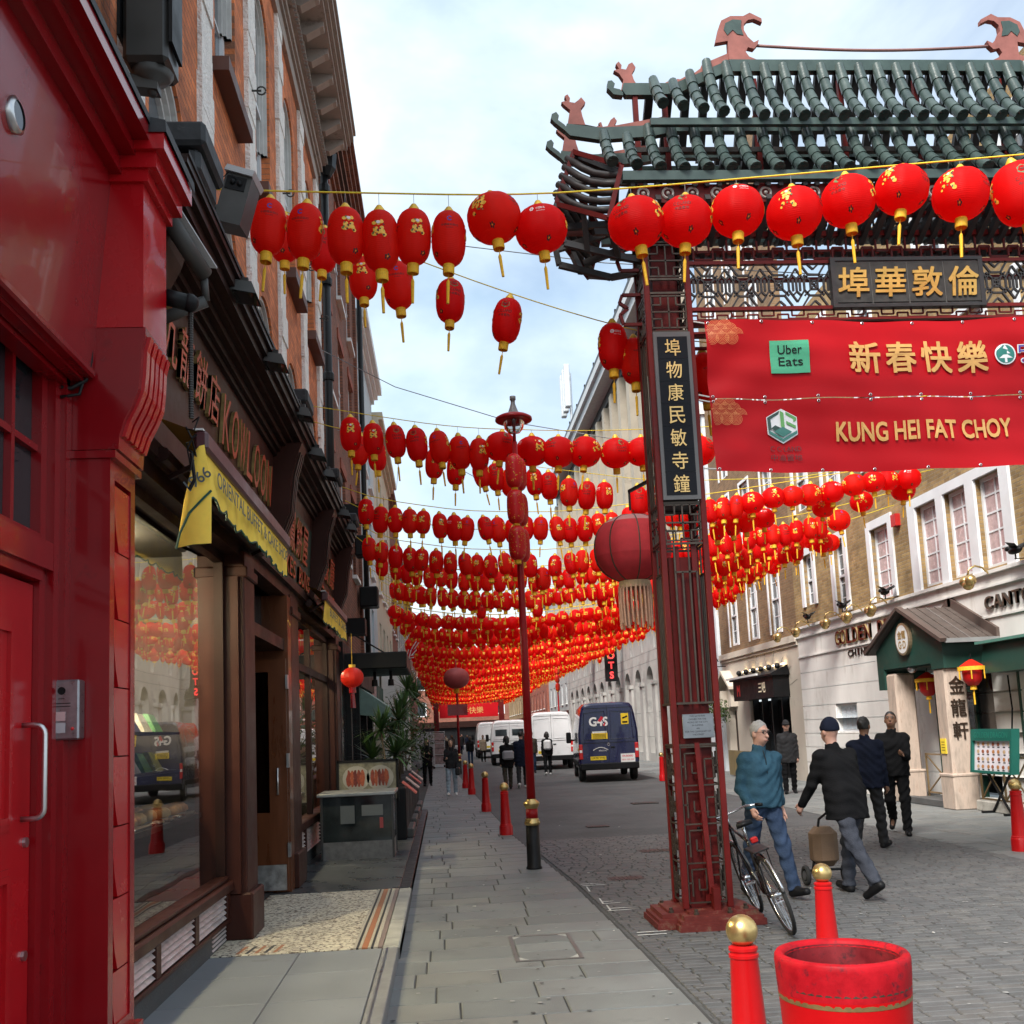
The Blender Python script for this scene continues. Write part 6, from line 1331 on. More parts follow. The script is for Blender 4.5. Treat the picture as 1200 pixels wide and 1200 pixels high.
for k, (pl_, mm) in enumerate([([(-.14, .08), (-.02, .15), (-.02, .12), (-.11, .065), (-.11, -.03), (-.02, -.08), (-.02, -.02), (-.07, .005), (-.07, -.02), (-.14, -.05)], 1), ([(.14, .08), (.04, .14), (.04, .11), (.11, .065), (.11, .035), (.14, .05)], 0), ([(.04, .05), (.13, 0), (.13, -.03), (.04, .02)], 0), ([(-.015, .15), (.02, .13), (.02, -.03), (-.015, -.01)], 0), ([(-.14, -.075), (0, -.155), (.14, -.075), (.14, -.045), (0, -.125), (-.14, -.045)], 2), ([(-.09, -.06), (0, -.11), (.09, -.06), (0, -.01)], 2)]):
    q = MB(); q.face([(lx+a, BY, lz+b) for a, b in pl_]); dr2(q, .008+.001*k).build('logo_stroke', m_lg[mm], b2)
ptxt(b2, dr2, [('C C·LAND', lx+.02, 4.36, .30, .05), ('中渝置地', lx+.02, 4.275, .30, .065)], mat('dark_red_print', (.07, .012, .014), .5))
# ================================================================ LANTERNS
def lantern_mat(name, col, tr=.6):
    m = mat(name, col, .5, var=.07, vs=4, transl=tr, spec=.2); nt = m.node_tree; n = nt.nodes; l = nt.links
    tc = n.new('ShaderNodeTexCoord'); sp = n.new('ShaderNodeSeparateXYZ'); l.new(tc.outputs['Object'], sp.inputs[0])
    a = n.new('ShaderNodeMath'); a.operation = 'MULTIPLY'; a.inputs[1].default_value = 420; l.new(sp.outputs[2], a.inputs[0])
    s = n.new('ShaderNodeMath'); s.operation = 'SINE'; l.new(a.outputs[0], s.inputs[0])
    b = n.new('ShaderNodeBump'); b.inputs['Strength'].default_value = .35; b.inputs['Distance'].default_value = .003; l.new(s.outputs[0], b.inputs['Height'])
    l.new(b.outputs[0], n['Principled BSDF'].inputs['Normal']); return m
m_lan = lantern_mat('red_lantern_silk', (.90, .010, .010)); m_lan2 = lantern_mat('red_lantern_silk_b', (.92, .022, .010))
m_fr = mat('yellow_fringe', (.80, .44, .02), .7, var=.15, vs=40); m_cap = mat('gold_lantern_cap', (.75, .46, .04), .45, .2, var=.15)
m_pg = [mat('lantern_gold_print', (.85, .45, .05), .5, var=.2, vs=60), mat('lantern_green_print', (.10, .14, .04), .6), mat('lantern_dark_print', (.05, .012, .008), .6), mat('lantern_blue_print', (.03, .03, .25), .6), mat('lantern_white_print', (.75, .6, .6), .6)]
def prof_o(r, h, n=12, e=2.6):    # from top (z=0) to bottom (z=-h): superellipse with open neck
    out = []
    for i in range(n+1):
        t = math.pi*(i/n); z = -h/2+h/2*math.copysign(abs(math.cos(t))**(2/e), math.cos(t)); q = abs(math.sin(t))**(2/e)
        out.append((max(r*q, .045 if r < .17 else .05), z))
    return out
def rad_at(pr_, z):
    for (r0, z0), (r1, z1) in zip(pr_, pr_[1:]):
        if z1 <= z <= z0: return r0+(r1-r0)*(z0-z)/max(1e-6, z0-z1)
    return pr_[0][0]
def lantern_proto(kind, style):
    r, h, e = (.148, .48, 2.7) if kind == 'o' else (.232, .425, 2.15) if kind == 'r' else (.215, .52, 2.5)
    top = -.05; pr_ = prof_o(r, h, 14, e); nr = 8 if kind != 'r' else 10
    def md(a, z): return 1-.028*(1-abs(math.sin(a*nr/2)))**3
    t = local(thing('paper_lantern', 'x', 'lantern'))
    q = MB(); q.lathe(pr_, 40, (0, 0, top), md, cap=False); q.build('body', m_lan if style % 2 else m_lan2, t, True)
    q = MB(); q.lathe([(.02, .05), (.046, .012), (.05, -.005)], 14, (0, 0, top), cap=False); q.tube([(-.04, 0, top+.01), (0, 0, 0), (.04, 0, top+.01)], .004, 5); q.build('top_cap', m_cap, t, True)
    q = MB(); n = 18
    q.lathe([(.046, .006), (.052, -.012), (.05, -.02), (.05, -.075), (.047, -.082)], n, (0, 0, top-h), lambda a, z: 1+.07*math.sin(a*9) if z < -.02 else 1, cap=False); q.build('fringe', m_fr, t)
    q = MB(); q.tube([(0, 0, top-h), (0.002, 0, top-h-.13)], .004, 5); q.tube([(0.002, 0, top-h-.13), (.004, 0, top-h-.15), (.005, .003, top-h-.34)], [.008, .015, .012], 7); q.build('tassel', m_fr, t)
    # prints wrapped on the silk
    q = MB(); rg = random.Random(style*7+3)
    def wrap(th0, z0, poly, mi, k=0):
        q.cur = mi; pts = []
        for (u, v) in poly:
            z = z0+v; rr = rad_at(pr_, z)*md(th0+u/r, z)+.0022+k*.0008; th = th0+u/r; pts.append((rr*math.cos(th), rr*math.sin(th), top+z))
        q.face(pts)
    def blob(th, z, s_, mi, k=0): 
        n_ = 7; wrap(th, z, [(s_*(.7+.5*rg.random())*math.cos(a), s_*(.7+.5*rg.random())*math.sin(a)) for a in [2*math.pi*j/n_ for j in range(n_)]], mi, k)
    def cluster(th, z, w, hh):
        for j in range(22): blob(th+rg.uniform(-w, w)/r, z+rg.uniform(-hh, hh), rg.uniform(.009, .02), 0, j % 3)
        for j in range(9): blob(th+rg.uniform(-w, w)/r, z+rg.uniform(-hh, hh), rg.uniform(.006, .011), 1 if j % 2 else 2, 4)
        blob(th, z+hh*.7, .015, 4, 5)
    def wtext(th, z, body, w, hh, mi):
        vs, fs = glyphs(body, 1., 0.); W_ = max(v[0] for v in vs)-min(v[0] for v in vs); H_ = max(v[1] for v in vs)-min(v[1] for v in vs); q.cur = mi
        pts = []
        for (u, v) in vs:
            zz = z+v*hh/H_; uu = u*w/W_; rr = rad_at(pr_, zz)*md(th+uu/r, zz)+.003; pts.append((rr*math.cos(th+uu/r), rr*math.sin(th+uu/r), top+zz))
        q.raw(pts, fs)
    zc = -h*.45
    nside = 2 if kind == 'o' else 2
    for s_ in range(nside):
        th = s_*math.pi*2/nside+.4
        cluster(th, zc+.02, .045 if kind == 'o' else .06, .062 if kind == 'o' else .085)
        if style > 3: cluster(th+math.pi/2, zc-.02, .04, .05); continue
        if style in (0, 2):
            t2 = th+math.pi/2
            for j in range(14):
                a, b = .6+j*.36, .6+(j+1)*.36; wrap(t2, zc+.09, [(.024*math.cos(a), .024*math.sin(a)), (.013*math.cos(a), .013*math.sin(a)), (.013*math.cos(b), .013*math.sin(b)), (.024*math.cos(b), .024*math.sin(b))], 3)
            wtext(t2, zc+.03, '中國建設銀行', .15, .022, 2); wtext(t2, zc+.002, '(London)', .06, .013, 2)
        elif style == 1:
            t2 = th+math.pi/2
            wrap(t2, zc+.11, [(.05*math.cos(R(90+60*j)), .045*math.sin(R(90+60*j))) for j in range(6)], 1); wrap(t2, zc+.112, [(-.02, .005), (0, -.012), (.02, .005), (.02, .012), (0, -.002), (-.02, .012)], 2, 2)
            wtext(t2, zc+.03, 'C.C.LAND', .15, .03, 2); wtext(t2, zc-.015, '中渝置地', .12, .028, 2)
        else:
            t2 = th+math.pi/2
            for j in range(6): a = j*math.pi/3; wrap(t2-.25, zc+.09, [(.014*math.cos(a)+.009*math.cos(b), .014*math.sin(a)+.009*math.sin(b)) for b in [k*1.05 for k in range(6)]], 4)
            wtext(t2+.12, zc+.09, '中國聯通', .09, .028, 4); wtext(t2+.12, zc+.06, 'china unicom', .08, .012, 4)
    for j in range(4 if kind != 'o' else 2):
        th = j*math.pi/2+.8 if kind != 'o' else j*math.pi+.9
        for k in range(5): a = k*1.256; blob(th+.02*math.cos(a)/r, -h*.86+.014*math.sin(a), .010, 2, 1)
        blob(th, -h*.86, .007, 0, 3)
    tag(q.build('print', m_pg, t), kind='stuff'); return t
PROTO = {}
for kind in 'orR':
    for st_ in ((0, 1, 2, 3, 4, 5) if kind == 'o' else (1, 3, 0) if kind == 'r' else (1,)): PROTO[(kind, st_)] = lantern_proto(kind, st_)
index_children(None)
CHL = dict(CH)
rl = random.Random(21); NL = [0]
USED = set()
ROWN = {}
def hang(kind, x, y, z, label, group, st_=None, rot=None, tilt=True):
    ks = [k for k in PROTO if k[0] == kind]; key = (kind, st_) if st_ is not None and (kind, st_) in PROTO else rl.choice(ks)
    src = PROTO[key]
    if key not in USED: USED.add(key); o = src
    else:
        o = src.copy(); COL.objects.link(o)
        for ch in CHL[src]: c = ch.copy(); COL.objects.link(c); c.parent = o
    o.location = (x, y, z); o.rotation_euler = (rl.gauss(0, .06) if tilt else 0, rl.gauss(0, .075) if tilt else 0, rl.uniform(0, 6.28) if rot is None else rot)
    sc = rl.uniform(.95, 1.05); o.scale = (sc, sc, sc*rl.uniform(.96, 1.04))
    o['label'] = label; o['category'] = 'lantern'; o['group'] = group; NL[0] += 1
KN = {'o': 'oval', 'r': 'round', 'R': 'barrel'}
m_rope = mat('yellow_rope', (.72, .55, .03), .7, var=.15, vs=30); m_wire = mat('grey_wire', (.22, .23, .24), .5)
def lerp_line(ctl, x):
    for (a, b), (c, d) in zip(ctl, ctl[1:]):
        if a <= x <= c: t = (x-a)/(c-a); return b+(d-b)*t
    return ctl[-1][1] if x > ctl[-1][0] else ctl[0][1]
def smooth_line(ctl, x): return sum(lerp_line(ctl, x+d) for d in (-.5, -.25, 0, .25, .5))/5
def rope(y, ctl, lab, r_=.009, n=40):
    t = thing('lantern_string', lab, 'string', (ctl[0][0], y, ctl[0][1]), 'strings the lanterns hang from'); q = MB(); x0, x1 = ctl[0][0], ctl[-1][0]
    q.tube([(x0+(x1-x0)*i/n, y, smooth_line(ctl, x0+(x1-x0)*i/n) if 0 < i < n else lerp_line(ctl, x0+(x1-x0)*i/n)) for i in range(n+1)], r_, 5); q.build('rope', m_rope, t, True)
    return t
ROWS = [('nearest', 8.1, [(-1.27, 6.0, 'o', 0), (-0.97, 5.96, 'o', 0), (-0.66, 5.92, 'o', 2), (-0.38, 5.9, 'o', 2), (-0.09, 5.91, 'o', 2), (0.2, 5.88, 'o', 0), (0.55, 6.05, 'r', 0), (0.95, 5.96, 'r', 3), (1.75, 6.01, 'r', 1), (2.22, 6.02, 'r', 1), (2.67, 6.09, 'r', 3), (3.15, 6.09, 'r', 1), (3.63, 6.2, 'r', 1), (4.16, 6.27, 'r', 1), (4.67, 6.26, 'r', 1), (5.13, 6.27, 'R', 1), (5.62, 6.3, 'r', 3)]),
 ('second', 9.95, [(-1.43, 6.85, 'o', 2), (-1.02, 6.69, 'o', 1), (-0.65, 6.38, 'o', 2), (-0.32, 6.34, 'o', 0), (0.24, 6.13, 'o', 1), (0.84, 5.93, 'o', 1), (1.87, 5.65, 'o', 3), (2.08, 5.48, 'o', 0), (2.78, 5.32, 'o', 0)]),
 ('third', 13.3, [(-1.09, 5.8, 'o', 3), (-0.8, 5.71, 'o', 3), (-0.52, 5.68, 'o', 1), (-0.24, 5.63, 'o', 1), (0.05, 5.58, 'o', 0), (0.33, 5.51, 'o', 0), (0.61, 5.47, 'o', 2), (0.93, 5.57, 'r', 1), (1.32, 5.51, 'r', 3), (1.68, 5.48, 'r', 1), (2.06, 5.47, 'r', 1), (2.45, 5.46, 'r', 1), (2.8, 5.45, 'r', 1), (3.62, 5.45, 'r', 1)]),
 ('fourth', 15.6, [(-1.11, 6.22, 'o', 0), (-0.89, 6.15, 'o', 1), (0.03, 6.0, 'o', 2), (0.35, 5.87, 'o', 3), (0.68, 5.76, 'o', 0), (0.94, 5.73, 'o', 1), (1.16, 5.64, 'o', 2), (1.54, 5.63, 'o', 3), (1.78, 5.57, 'o', 1), (2.1, 5.46, 'o', 0), (2.4, 5.41, 'o', 1), (2.66, 5.38, 'o', 3), (3.18, 5.31, 'o', 1), (3.42, 5.28, 'o', 2)])]
CTL = {8.1: [(-1.95, 6.36), (-1.4, 6.33), (.73, 6.27), (1.5, 6.31), (5.3, 6.62), (10.25, 7.1)], 9.95: [(-1.95, 7.35), (-1.43, 7.15), (.84, 6.22), (2.1, 5.8), (2.8, 5.65), (4.5, 5.55), (10.25, 6.4)], 13.3: [(-1.95, 6.25), (-1.09, 6.1), (.3, 5.85), (2.0, 5.76), (4, 5.78), (10.25, 6.5)], 15.6: [(-1.95, 6.7), (-1.1, 6.5), (1.2, 5.95), (3.5, 5.6), (6, 5.6), (10.25, 6.4)]}
m_hook = m_wire
for k_, s_ in ((2, 14.25/13.3), (3, 16.5/15.6)):
    nm, y, lst = ROWS[k_]; y2 = round(y*s_, 2); ROWS[k_] = (nm, y2, [(x*s_, 1.8+(z-1.8)*s_, a, b) for x, z, a, b in lst]); CTL[y2] = [(x*s_ if -1.9 < x < 10 else x, 1.8+(z-1.8)*s_) for x, z in CTL[y]]
for nm, y, lst in ROWS:
    rope(y, CTL[y], 'yellow string carrying the %s row of lanterns across the street' % nm, .006 if y > 9 else .008)
    for i, (x, zc, k, st_) in enumerate(lst):
        hgt = {'o': .48, 'r': .425, 'R': .52}[k]; z = zc+hgt/2+.05
        # print faces the viewer: rotate so that a motif or logo looks towards -y
        rot = -math.pi/2-.4-(math.pi/2 if (st_ in (0, 1, 3) and not (y > 13 and st_ == 3)) else 0)+rl.gauss(0, .25)+(rl.choice((-.55, .5)) if k != 'o' else 0)
        hang(k, x, y, z, 'red %s lantern, %s from the left in the %s string across the street' % (KN[k], ordinal(i+1), nm), 'lanterns strung across the street', st_, rot)
        zs = smooth_line(CTL[y], x)
        if zs > z+.01: q = MB(); q.tube([(x, y, z-.005), (x, y, zs)], .003, 4); w = q.build('hanging_wire', m_wire, None); tag(w, 'thin wire holding the %s lantern of the %s string' % (ordinal(i+1), nm), 'wire', 'lantern hanging wires')
# regular rows farther down the street: individuals until 300, then one mass
far = MB(); rows = []
y = 19.2; k = 0
while y < 150:
    rows.append((y, k)); y += [1.9, 3.1, 2.1, 3.4][k % 4] if y < 40 else 2.3 if y < 80 else 3.6; k += 1
PO = prof_o(.15, .49, 6, 2.7); PRR = prof_o(.21, .40, 6, 2.2)
RNAME = 5
SUBS = [(y, k, 0) for y, k in rows]+[(y+.45, k, 1) for y, k in rows if k < 9]
SUBS.sort()
for (y, k, lo_) in SUBS:
    ctl = [(-1.75, 6.45), (-1.4, 6.2), (.5, 5.86), (2.4, 5.78), (5.3, 6.05), (8, 6.4), (10.1, 6.75)]
    dz = rl.uniform(-.12, .12)-(.35 if k % 2 else 0)+(.12 if k == 0 else 0)-lo_*.17; ctl = [(a, b+(dz if -1.5 < a < 9.9 else dz*.6)) for a, b in ctl]
    if y < 150: rope(y, ctl, 'yellow string carrying the %s row of lanterns across the street' % ordinal(RNAME) if RNAME < 60 else 'far yellow lantern string', .008, 24)
    x = -1.42+rl.uniform(0, .15); i = 0; mode = 'o' if k in (0, 1, 2, 3) else rl.choice('or')
    split = rl.uniform(1, 7); xe = 9.7 if k != 1 else 8.6
    while x < xe:
        if k == 0: kind = 'o' if x < 5.9 else 'r'
        elif k > 3: kind = mode if x < split else ('r' if mode == 'o' else 'o')
        else: kind = 'o' if x < 8.4 else 'r'
        step = .275 if kind == 'o' else .40; zz = smooth_line(ctl, x)-.03-rl.uniform(0, .05)-(.25 if rl.random() < .025 else 0)
        if rl.random() > (1.1 if lo_ and k < 5 and x < 4.6 else .3 if lo_ else .012 if k < 4 else 0):
            i += 1
            if NL[0] < 300: hang(kind, x, y+rl.uniform(-.12, .12), zz, 'red %s lantern, %s from the left in the %s string across the street' % (KN[kind], ordinal(i), ordinal(RNAME)), 'lanterns strung across the street')
            else:
                n = 10 if y < 60 else 7; far.cur = rl.randrange(2)
                pr_ = PO if kind == 'o' else PRR; hh = .49 if kind == 'o' else .40; yy = y+rl.uniform(-.15, .15)
                far.lathe(pr_, n, (x, yy, zz-.05), cap=False); far.cur = 2
                far.lathe([(.042, 0), (.042, -.06)], 6, (x, yy, zz-.05-hh), cap=False); far.tube([(x, yy, zz-.13-hh), (x, yy, zz-.28-hh)], .006, 4, cap=False)
                a = rl.uniform(0, 6.28)
                far.cur = 3
                for th in (a, a+math.pi, a+math.pi/2):
                    r0 = rad_at(pr_, -hh*.45)+.004; far.raw([(x+r0*math.cos(th+u), yy+r0*math.sin(th+u), zz-.05-hh*.45+v) for u, v in ((-.3, -.05), (.3, -.05), (.35, .04), (-.25, .05))], [(0, 1, 2, 3)])
        x += step*rl.uniform(.97, 1.05)
    RNAME += 1
o = far.build('distant_lanterns', [m_lan, m_lan2, m_fr, m_pg[0]], None, True); tag(o, 'mass of red lanterns filling the air far down the street', 'lanterns', kind='stuff')
# stray support wires
wt = thing('support_wire', 'grey support wire sloping from the dark brick building over the street', 'wire', (-1.9, 18, 9)); q = MB(); q.tube([(-1.9, 17.5, 8.6), (-.6, 16.5, 7.55), (1.2, 15.2, 6.5), (3.3, 14, 5.7)], .007, 5); q.build('wire', m_wire, wt)
wt = thing('support_wire', 'upper grey wire running from the left wall to the right across the sky', 'wire', (-1.9, 12, 7.5)); q = MB(); q.tube([(-1.95, 12, 8.1), (2, 10.9, 7.0), (5, 10.5, 6.6), (10.25, 10.2, 7.6)], .006, 5); q.build('wire', m_wire, wt)
wt = thing('support_wire', 'lower slack grey wire with a loose end beside the lantern rows', 'wire', (-1.9, 22, 8)); q = MB(); q.tube([(-1.9, 20, 7.9), (-.9, 21, 8.1), (.5, 22, 7.6), (2, 23, 7.0)], .008, 5); q.tube([(-.9, 21, 8.1), (-.75, 21, 7.4), (-.8, 21, 6.9)], .005, 5); q.build('wire', m_wire, wt)
# ================================================================ STREET FURNITURE
m_bol = mat('red_bollard_paint', (.50, .006, .008), .34, spec=.3, var=.08, vs=5, coat=.08, bump=.06, bs=25, dirt=(.25, .02, .02), ds=9, dth=.66)
def bollard(x, y, lab, sc=1.):
    t = local(thing('bollard', lab, 'bollard', (0, 0, 0), 'red bollards along the street'))
    pr_ = [(.115, 0), (.115, .16), (.108, .175), (.108, .19), (.100, .20), (.098, .215), (.072, .72), (.073, .725), (.078, .73), (.078, .745), (.070, .75), (.070, .76), (.076, .765), (.076, .78), (.066, .785), (.060, .79)]
    q = MB(); q.lathe(pr_, 26, mod=lambda a, z: 1/max(abs(math.cos((a+math.pi/8) % (math.pi/4)-math.pi/8)), .9) if z < .17 else 1); o = q.build('shaft', m_bol, t); sharp(o, 30)
    q = MB(); q.sphere((0, 0, .862), .083, 22, 14); q.build('ball', m_brass, t, True)
    t.location = (x, y, 0); t.scale = (sc,)*3; t.rotation_euler = (rl.gauss(0, .008), rl.gauss(0, .008), rl.uniform(0, 3)); return t
for (x, y, lab) in ((1.41, 5.03, 'nearest red bollard with brass ball beside the litter bin'), (2.63, 7.26, 'red bollard with brass ball behind the litter bin near the bicycle'), (7.27, 12.87, 'red bollard cut by the right edge near the menu stand'), (1.03, 18.28, 'red bollard just beyond the lamp post, nearest of the kerb row'), (.91, 23.83, 'second red bollard of the kerb row beyond the lamp post'), (.76, 30.63, 'third red bollard of the kerb row beyond the lamp post'), (.66, 34.27, 'farthest red bollard of the kerb row, beside the walking woman'), (6.95, 32.9, 'red bollard on the far side to the right of the blue van')): bollard(x, y, lab, .92 if y < 6 else .82 if y < 8 else .96)
# litter bin
bn = thing('litter_bin', 'big round red litter bin with worn rim and brass stripes', 'bin', (1.49, 3.98, .03)); local(bn)
m_bin = mat('scuffed_red_plastic', (.44, .004, .006), .45, spec=.12, var=.1, vs=4, bump=.08, bs=30, dirt=(.20, .01, .02), ds=7, dth=.6)
m_binr = mat('worn_red_rim', (.36, .006, .012), .55, spec=.12, var=.25, vs=12, bump=.15, bs=40, dirt=(.08, .012, .018), ds=16, dth=.54)
q = MB(); q.lathe([(.215, .02), (.222, .1), (.240, .66), (.246, .74)], 48, cap=False); q.build('shell', m_bin, bn, True)
q = MB(); q.lathe([(.246, .74), (.250, .80), (.252, .85), (.250, .868), (.243, .877), (.225, .877), (.214, .868), (.210, .85)], 48, cap=False); q.build('rim', m_binr, bn, True)
q = MB(); q.lathe([(.211, .86), (.205, .6), (.2, .2), (.0, .2)], 40, cap=False); q.build('liner', mat('dark_red_liner', (.16, .008, .012), .5, var=.35, vs=10, dirt=(.03, .006, .008), ds=14, dth=.5), bn, True)
for (z0, z1, a0, a1, m_) in ((.762, .778, 3.6, 6.4, m_brz), (.715, .732, 0, 6.284, mat('dull_brass_band', (.20, .13, .05), .45, .4, var=.25, vs=12))):
    q = MB(); n = 40; vs = []
    for i in range(n+1):
        a = a0+(a1-a0)*i/n
        for z in (z0, z1): rr = .2475 if z > .75 else .2455; vs.append((rr*math.cos(a), rr*math.sin(a), z))
    q.raw(vs, [(2*i, 2*i+2, 2*i+3, 2*i+1) for i in range(n)]); q.build('stripe', m_, bn, True)
q = MB(); q.lathe([(.2, -.03), (.2, .02)], 24); q.build('foot', m_black, bn)
# lamp posts
m_lred = mat('lamp_red_paint', (.32, .006, .009), .4, spec=.3, var=.12, vs=4, dirt=(.2, .01, .012), ds=6, dth=.64)
m_spk = mat('speckled_lantern', (.72, .010, .012), .4, transl=.25)
def lamp(x, y, lab, stack=True, big=False, h=6.4, top=True):
    t = local(thing('lamp_post', lab, 'lamp post', (0, 0, 0), 'red lamp posts'))
    q = MB(); q.lathe([(.105, 0), (.105, .02), (.092, .04), (.088, .56)], 20); q.build('base', m_blackm, t, True)
    q = MB(); q.lathe([(.088, .56), (.105, .575), (.105, .60), (.092, .62), (.092, .635), (.082, .65)], 20, cap=False); q.build('collar', m_brass, t, True)
    q = MB(); q.lathe([(.08, .64), (.078, .78)], 18); q.build('sleeve', m_lred, t, True)
    q = MB(); q.lathe([(.08, .775), (.09, .80), (.108, .835), (.108, .85), (.088, .87), (.066, .885), (.064, .9)], 20, cap=False); q.build('collar', m_brass, t, True)
    q = MB(); q.lathe([(.058, .88), (.05, 3.0), (.042, 4.2), (.034, h-.65)], 16); q.build('pole', m_lred, t, True)
    if top:
        hd = MB(); hd.lathe([(.05, h-.24), (.1, h-.255), (.2, h-.28), (.252, h-.31), (.258, h-.34), (.250, h-.352), (.2, h-.345), (.05, h-.33)], 28, cap=False); hd = hd.build('lamp_shade', m_lred, t, True)
        q = MB(); q.lathe([(.095, h-.255), (.07, h-.22), (.045, h-.15), (.03, h-.1), (.03, h-.06), (.042, h-.05), (.042, h), (.0, h+.005)], 14, cap=False); q.build('cap', mat('grey_cap', (.16, .15, .15), .5), hd, True)
        q = MB(); q.lathe([(.15, h-.345), (.15, h-.38), (.13, h-.46), (.08, h-.52), (.0, h-.54)], 20, cap=False); q.build('glass_bowl', glass('bowl_glass', (.75, .75, .72), 1.2), hd, True)
        q = MB(); q.tube([(0, 0, h-.66), (0, 0, h-.3)], .022, 8); q.build('stem', m_lred, t, True)
    if stack:
        rr = random.Random(2)
        for k in range(3):
            z1 = 5.55-k*.5
            for s_ in (-1, 1):
                q = MB(); q.lathe([(a, b) for a, b in prof_o(.12, .47, 12, 3.2)], 24, (s_*.035, s_*.10, z1), cap=False); b = q.build('stacked_lantern', m_spk, t, True)
                q = MB()
                for j in range(110):
                    th = rr.uniform(0, 6.28); zz = -rr.uniform(.05, .42); r0 = rad_at(prof_o(.12, .47, 12, 3.2), zz)+.002; s2 = rr.uniform(.003, .0065)
                    q.raw([(s_*.035+r0*math.cos(th+u*s2/r0), s_*.10+r0*math.sin(th+u*s2/r0), z1+zz+v*s2) for u, v in ((-1, -1), (1, -1), (1, 1), (-1, 1))], [(0, 1, 2, 3)])
                q.build('gold_fleck', m_cap, b)
                q = MB(); q.lathe([(.045, .0), (.045, -.05)], 12, (s_*.035, s_*.10, z1-.47)); q.build('fringe', m_fr, b)
    if big:
        q = MB(); q.lathe(prof_o(.6, .95, 12, 2.1), 28, (0, -.05, 4.75), lambda a, z: 1-.02*(1-abs(math.sin(a*4)))**3, cap=False); q.build('globe_lantern', mat('faded_pink_silk', (.48, .10, .10), .6, transl=.3), t, True)
        q = MB(); q.tube([(0, -.05, 3.6), (0, -.05, 3.8)], .12, 10); q.build('globe_fringe', m_fr, t)
        q = MB(); q.box(-.45, .45, -.06, .06, 2.6, 3.1); q.build('sign_board', m_red, t)
    t.location = (x, y, 0); return t
lamp(1.12, 13.7, 'red lamp post with black foot and stacked speckled lanterns on the pavement')
lamp(.66, 46.5, 'distant red lamp post carrying a faded pink globe lantern', stack=False, big=True)
lamp(7.0, 62, 'far red lamp post on the right behind the white vans')
# big globe lantern behind the gate column
bl_ = thing('globe_lantern', 'large faded red globe lantern hanging behind the gate column', 'lantern', (2.0, 10.25, 3.95)); local(bl_)
m_bigl = mat('faded_red_silk', (.66, .06, .07), .7, spec=.2, var=.15, vs=6, transl=.25, dirt=(.48, .12, .12), ds=4, dth=.6); m_bigt = mat('pale_pink_silk', (.66, .28, .27), .7, var=.12, vs=6, transl=.25)
PB = prof_o(.40, .70, 16, 2.25); md8 = lambda a, z: 1-.03*(1-abs(math.sin(a*4)))**3
q = MB(); q.lathe(PB[:5], 48, (0, 0, 0), md8, cap=False); q.build('upper_silk', m_bigt, bl_, True)
q = MB(); q.lathe(PB[4:10], 48, (0, 0, 0), md8, cap=False); q.build('middle_silk', m_bigl, bl_, True)
q = MB(); q.lathe(PB[9:], 48, (0, 0, 0), md8, cap=False); q.build('lower_silk', m_bigl, bl_, True)
for k in range(8): a = k*math.pi/4; q = MB(); q.tube([((r_*.985)*math.cos(a), (r_*.985)*math.sin(a), z) for r_, z in PB], .007, 5); q.build('rib', mat('dark_rib', (.07, .05, .03), .5), bl_)
m_str = mat('pinkish_straw', (.55, .32, .22), .8, var=.2, vs=30)
q = MB(); q.lathe([(.16, -.69), (.165, -.72), (.165, -.76)], 24, cap=False); q.build('fringe_ring', mat('wood_ring', (.5, .35, .2), .6), bl_)
for k in range(22): a = k*2*math.pi/22; q = MB(); q.tube([(.16*math.cos(a), .16*math.sin(a), -.74), (.165*math.cos(a), .165*math.sin(a), -.9), (.16*math.cos(a+.05), .16*math.sin(a+.05), -1.12-.03*(k % 3))], .012, 5); q.build('fringe_strand', m_str, bl_)
q = MB(); q.tube([(0, 0, .05), (0, 0, .25)], .012, 6); q.bar((0, 0, .25), (.15, -.55, .25), .03, .03); q.build('bracket', m_blackm, bl_)
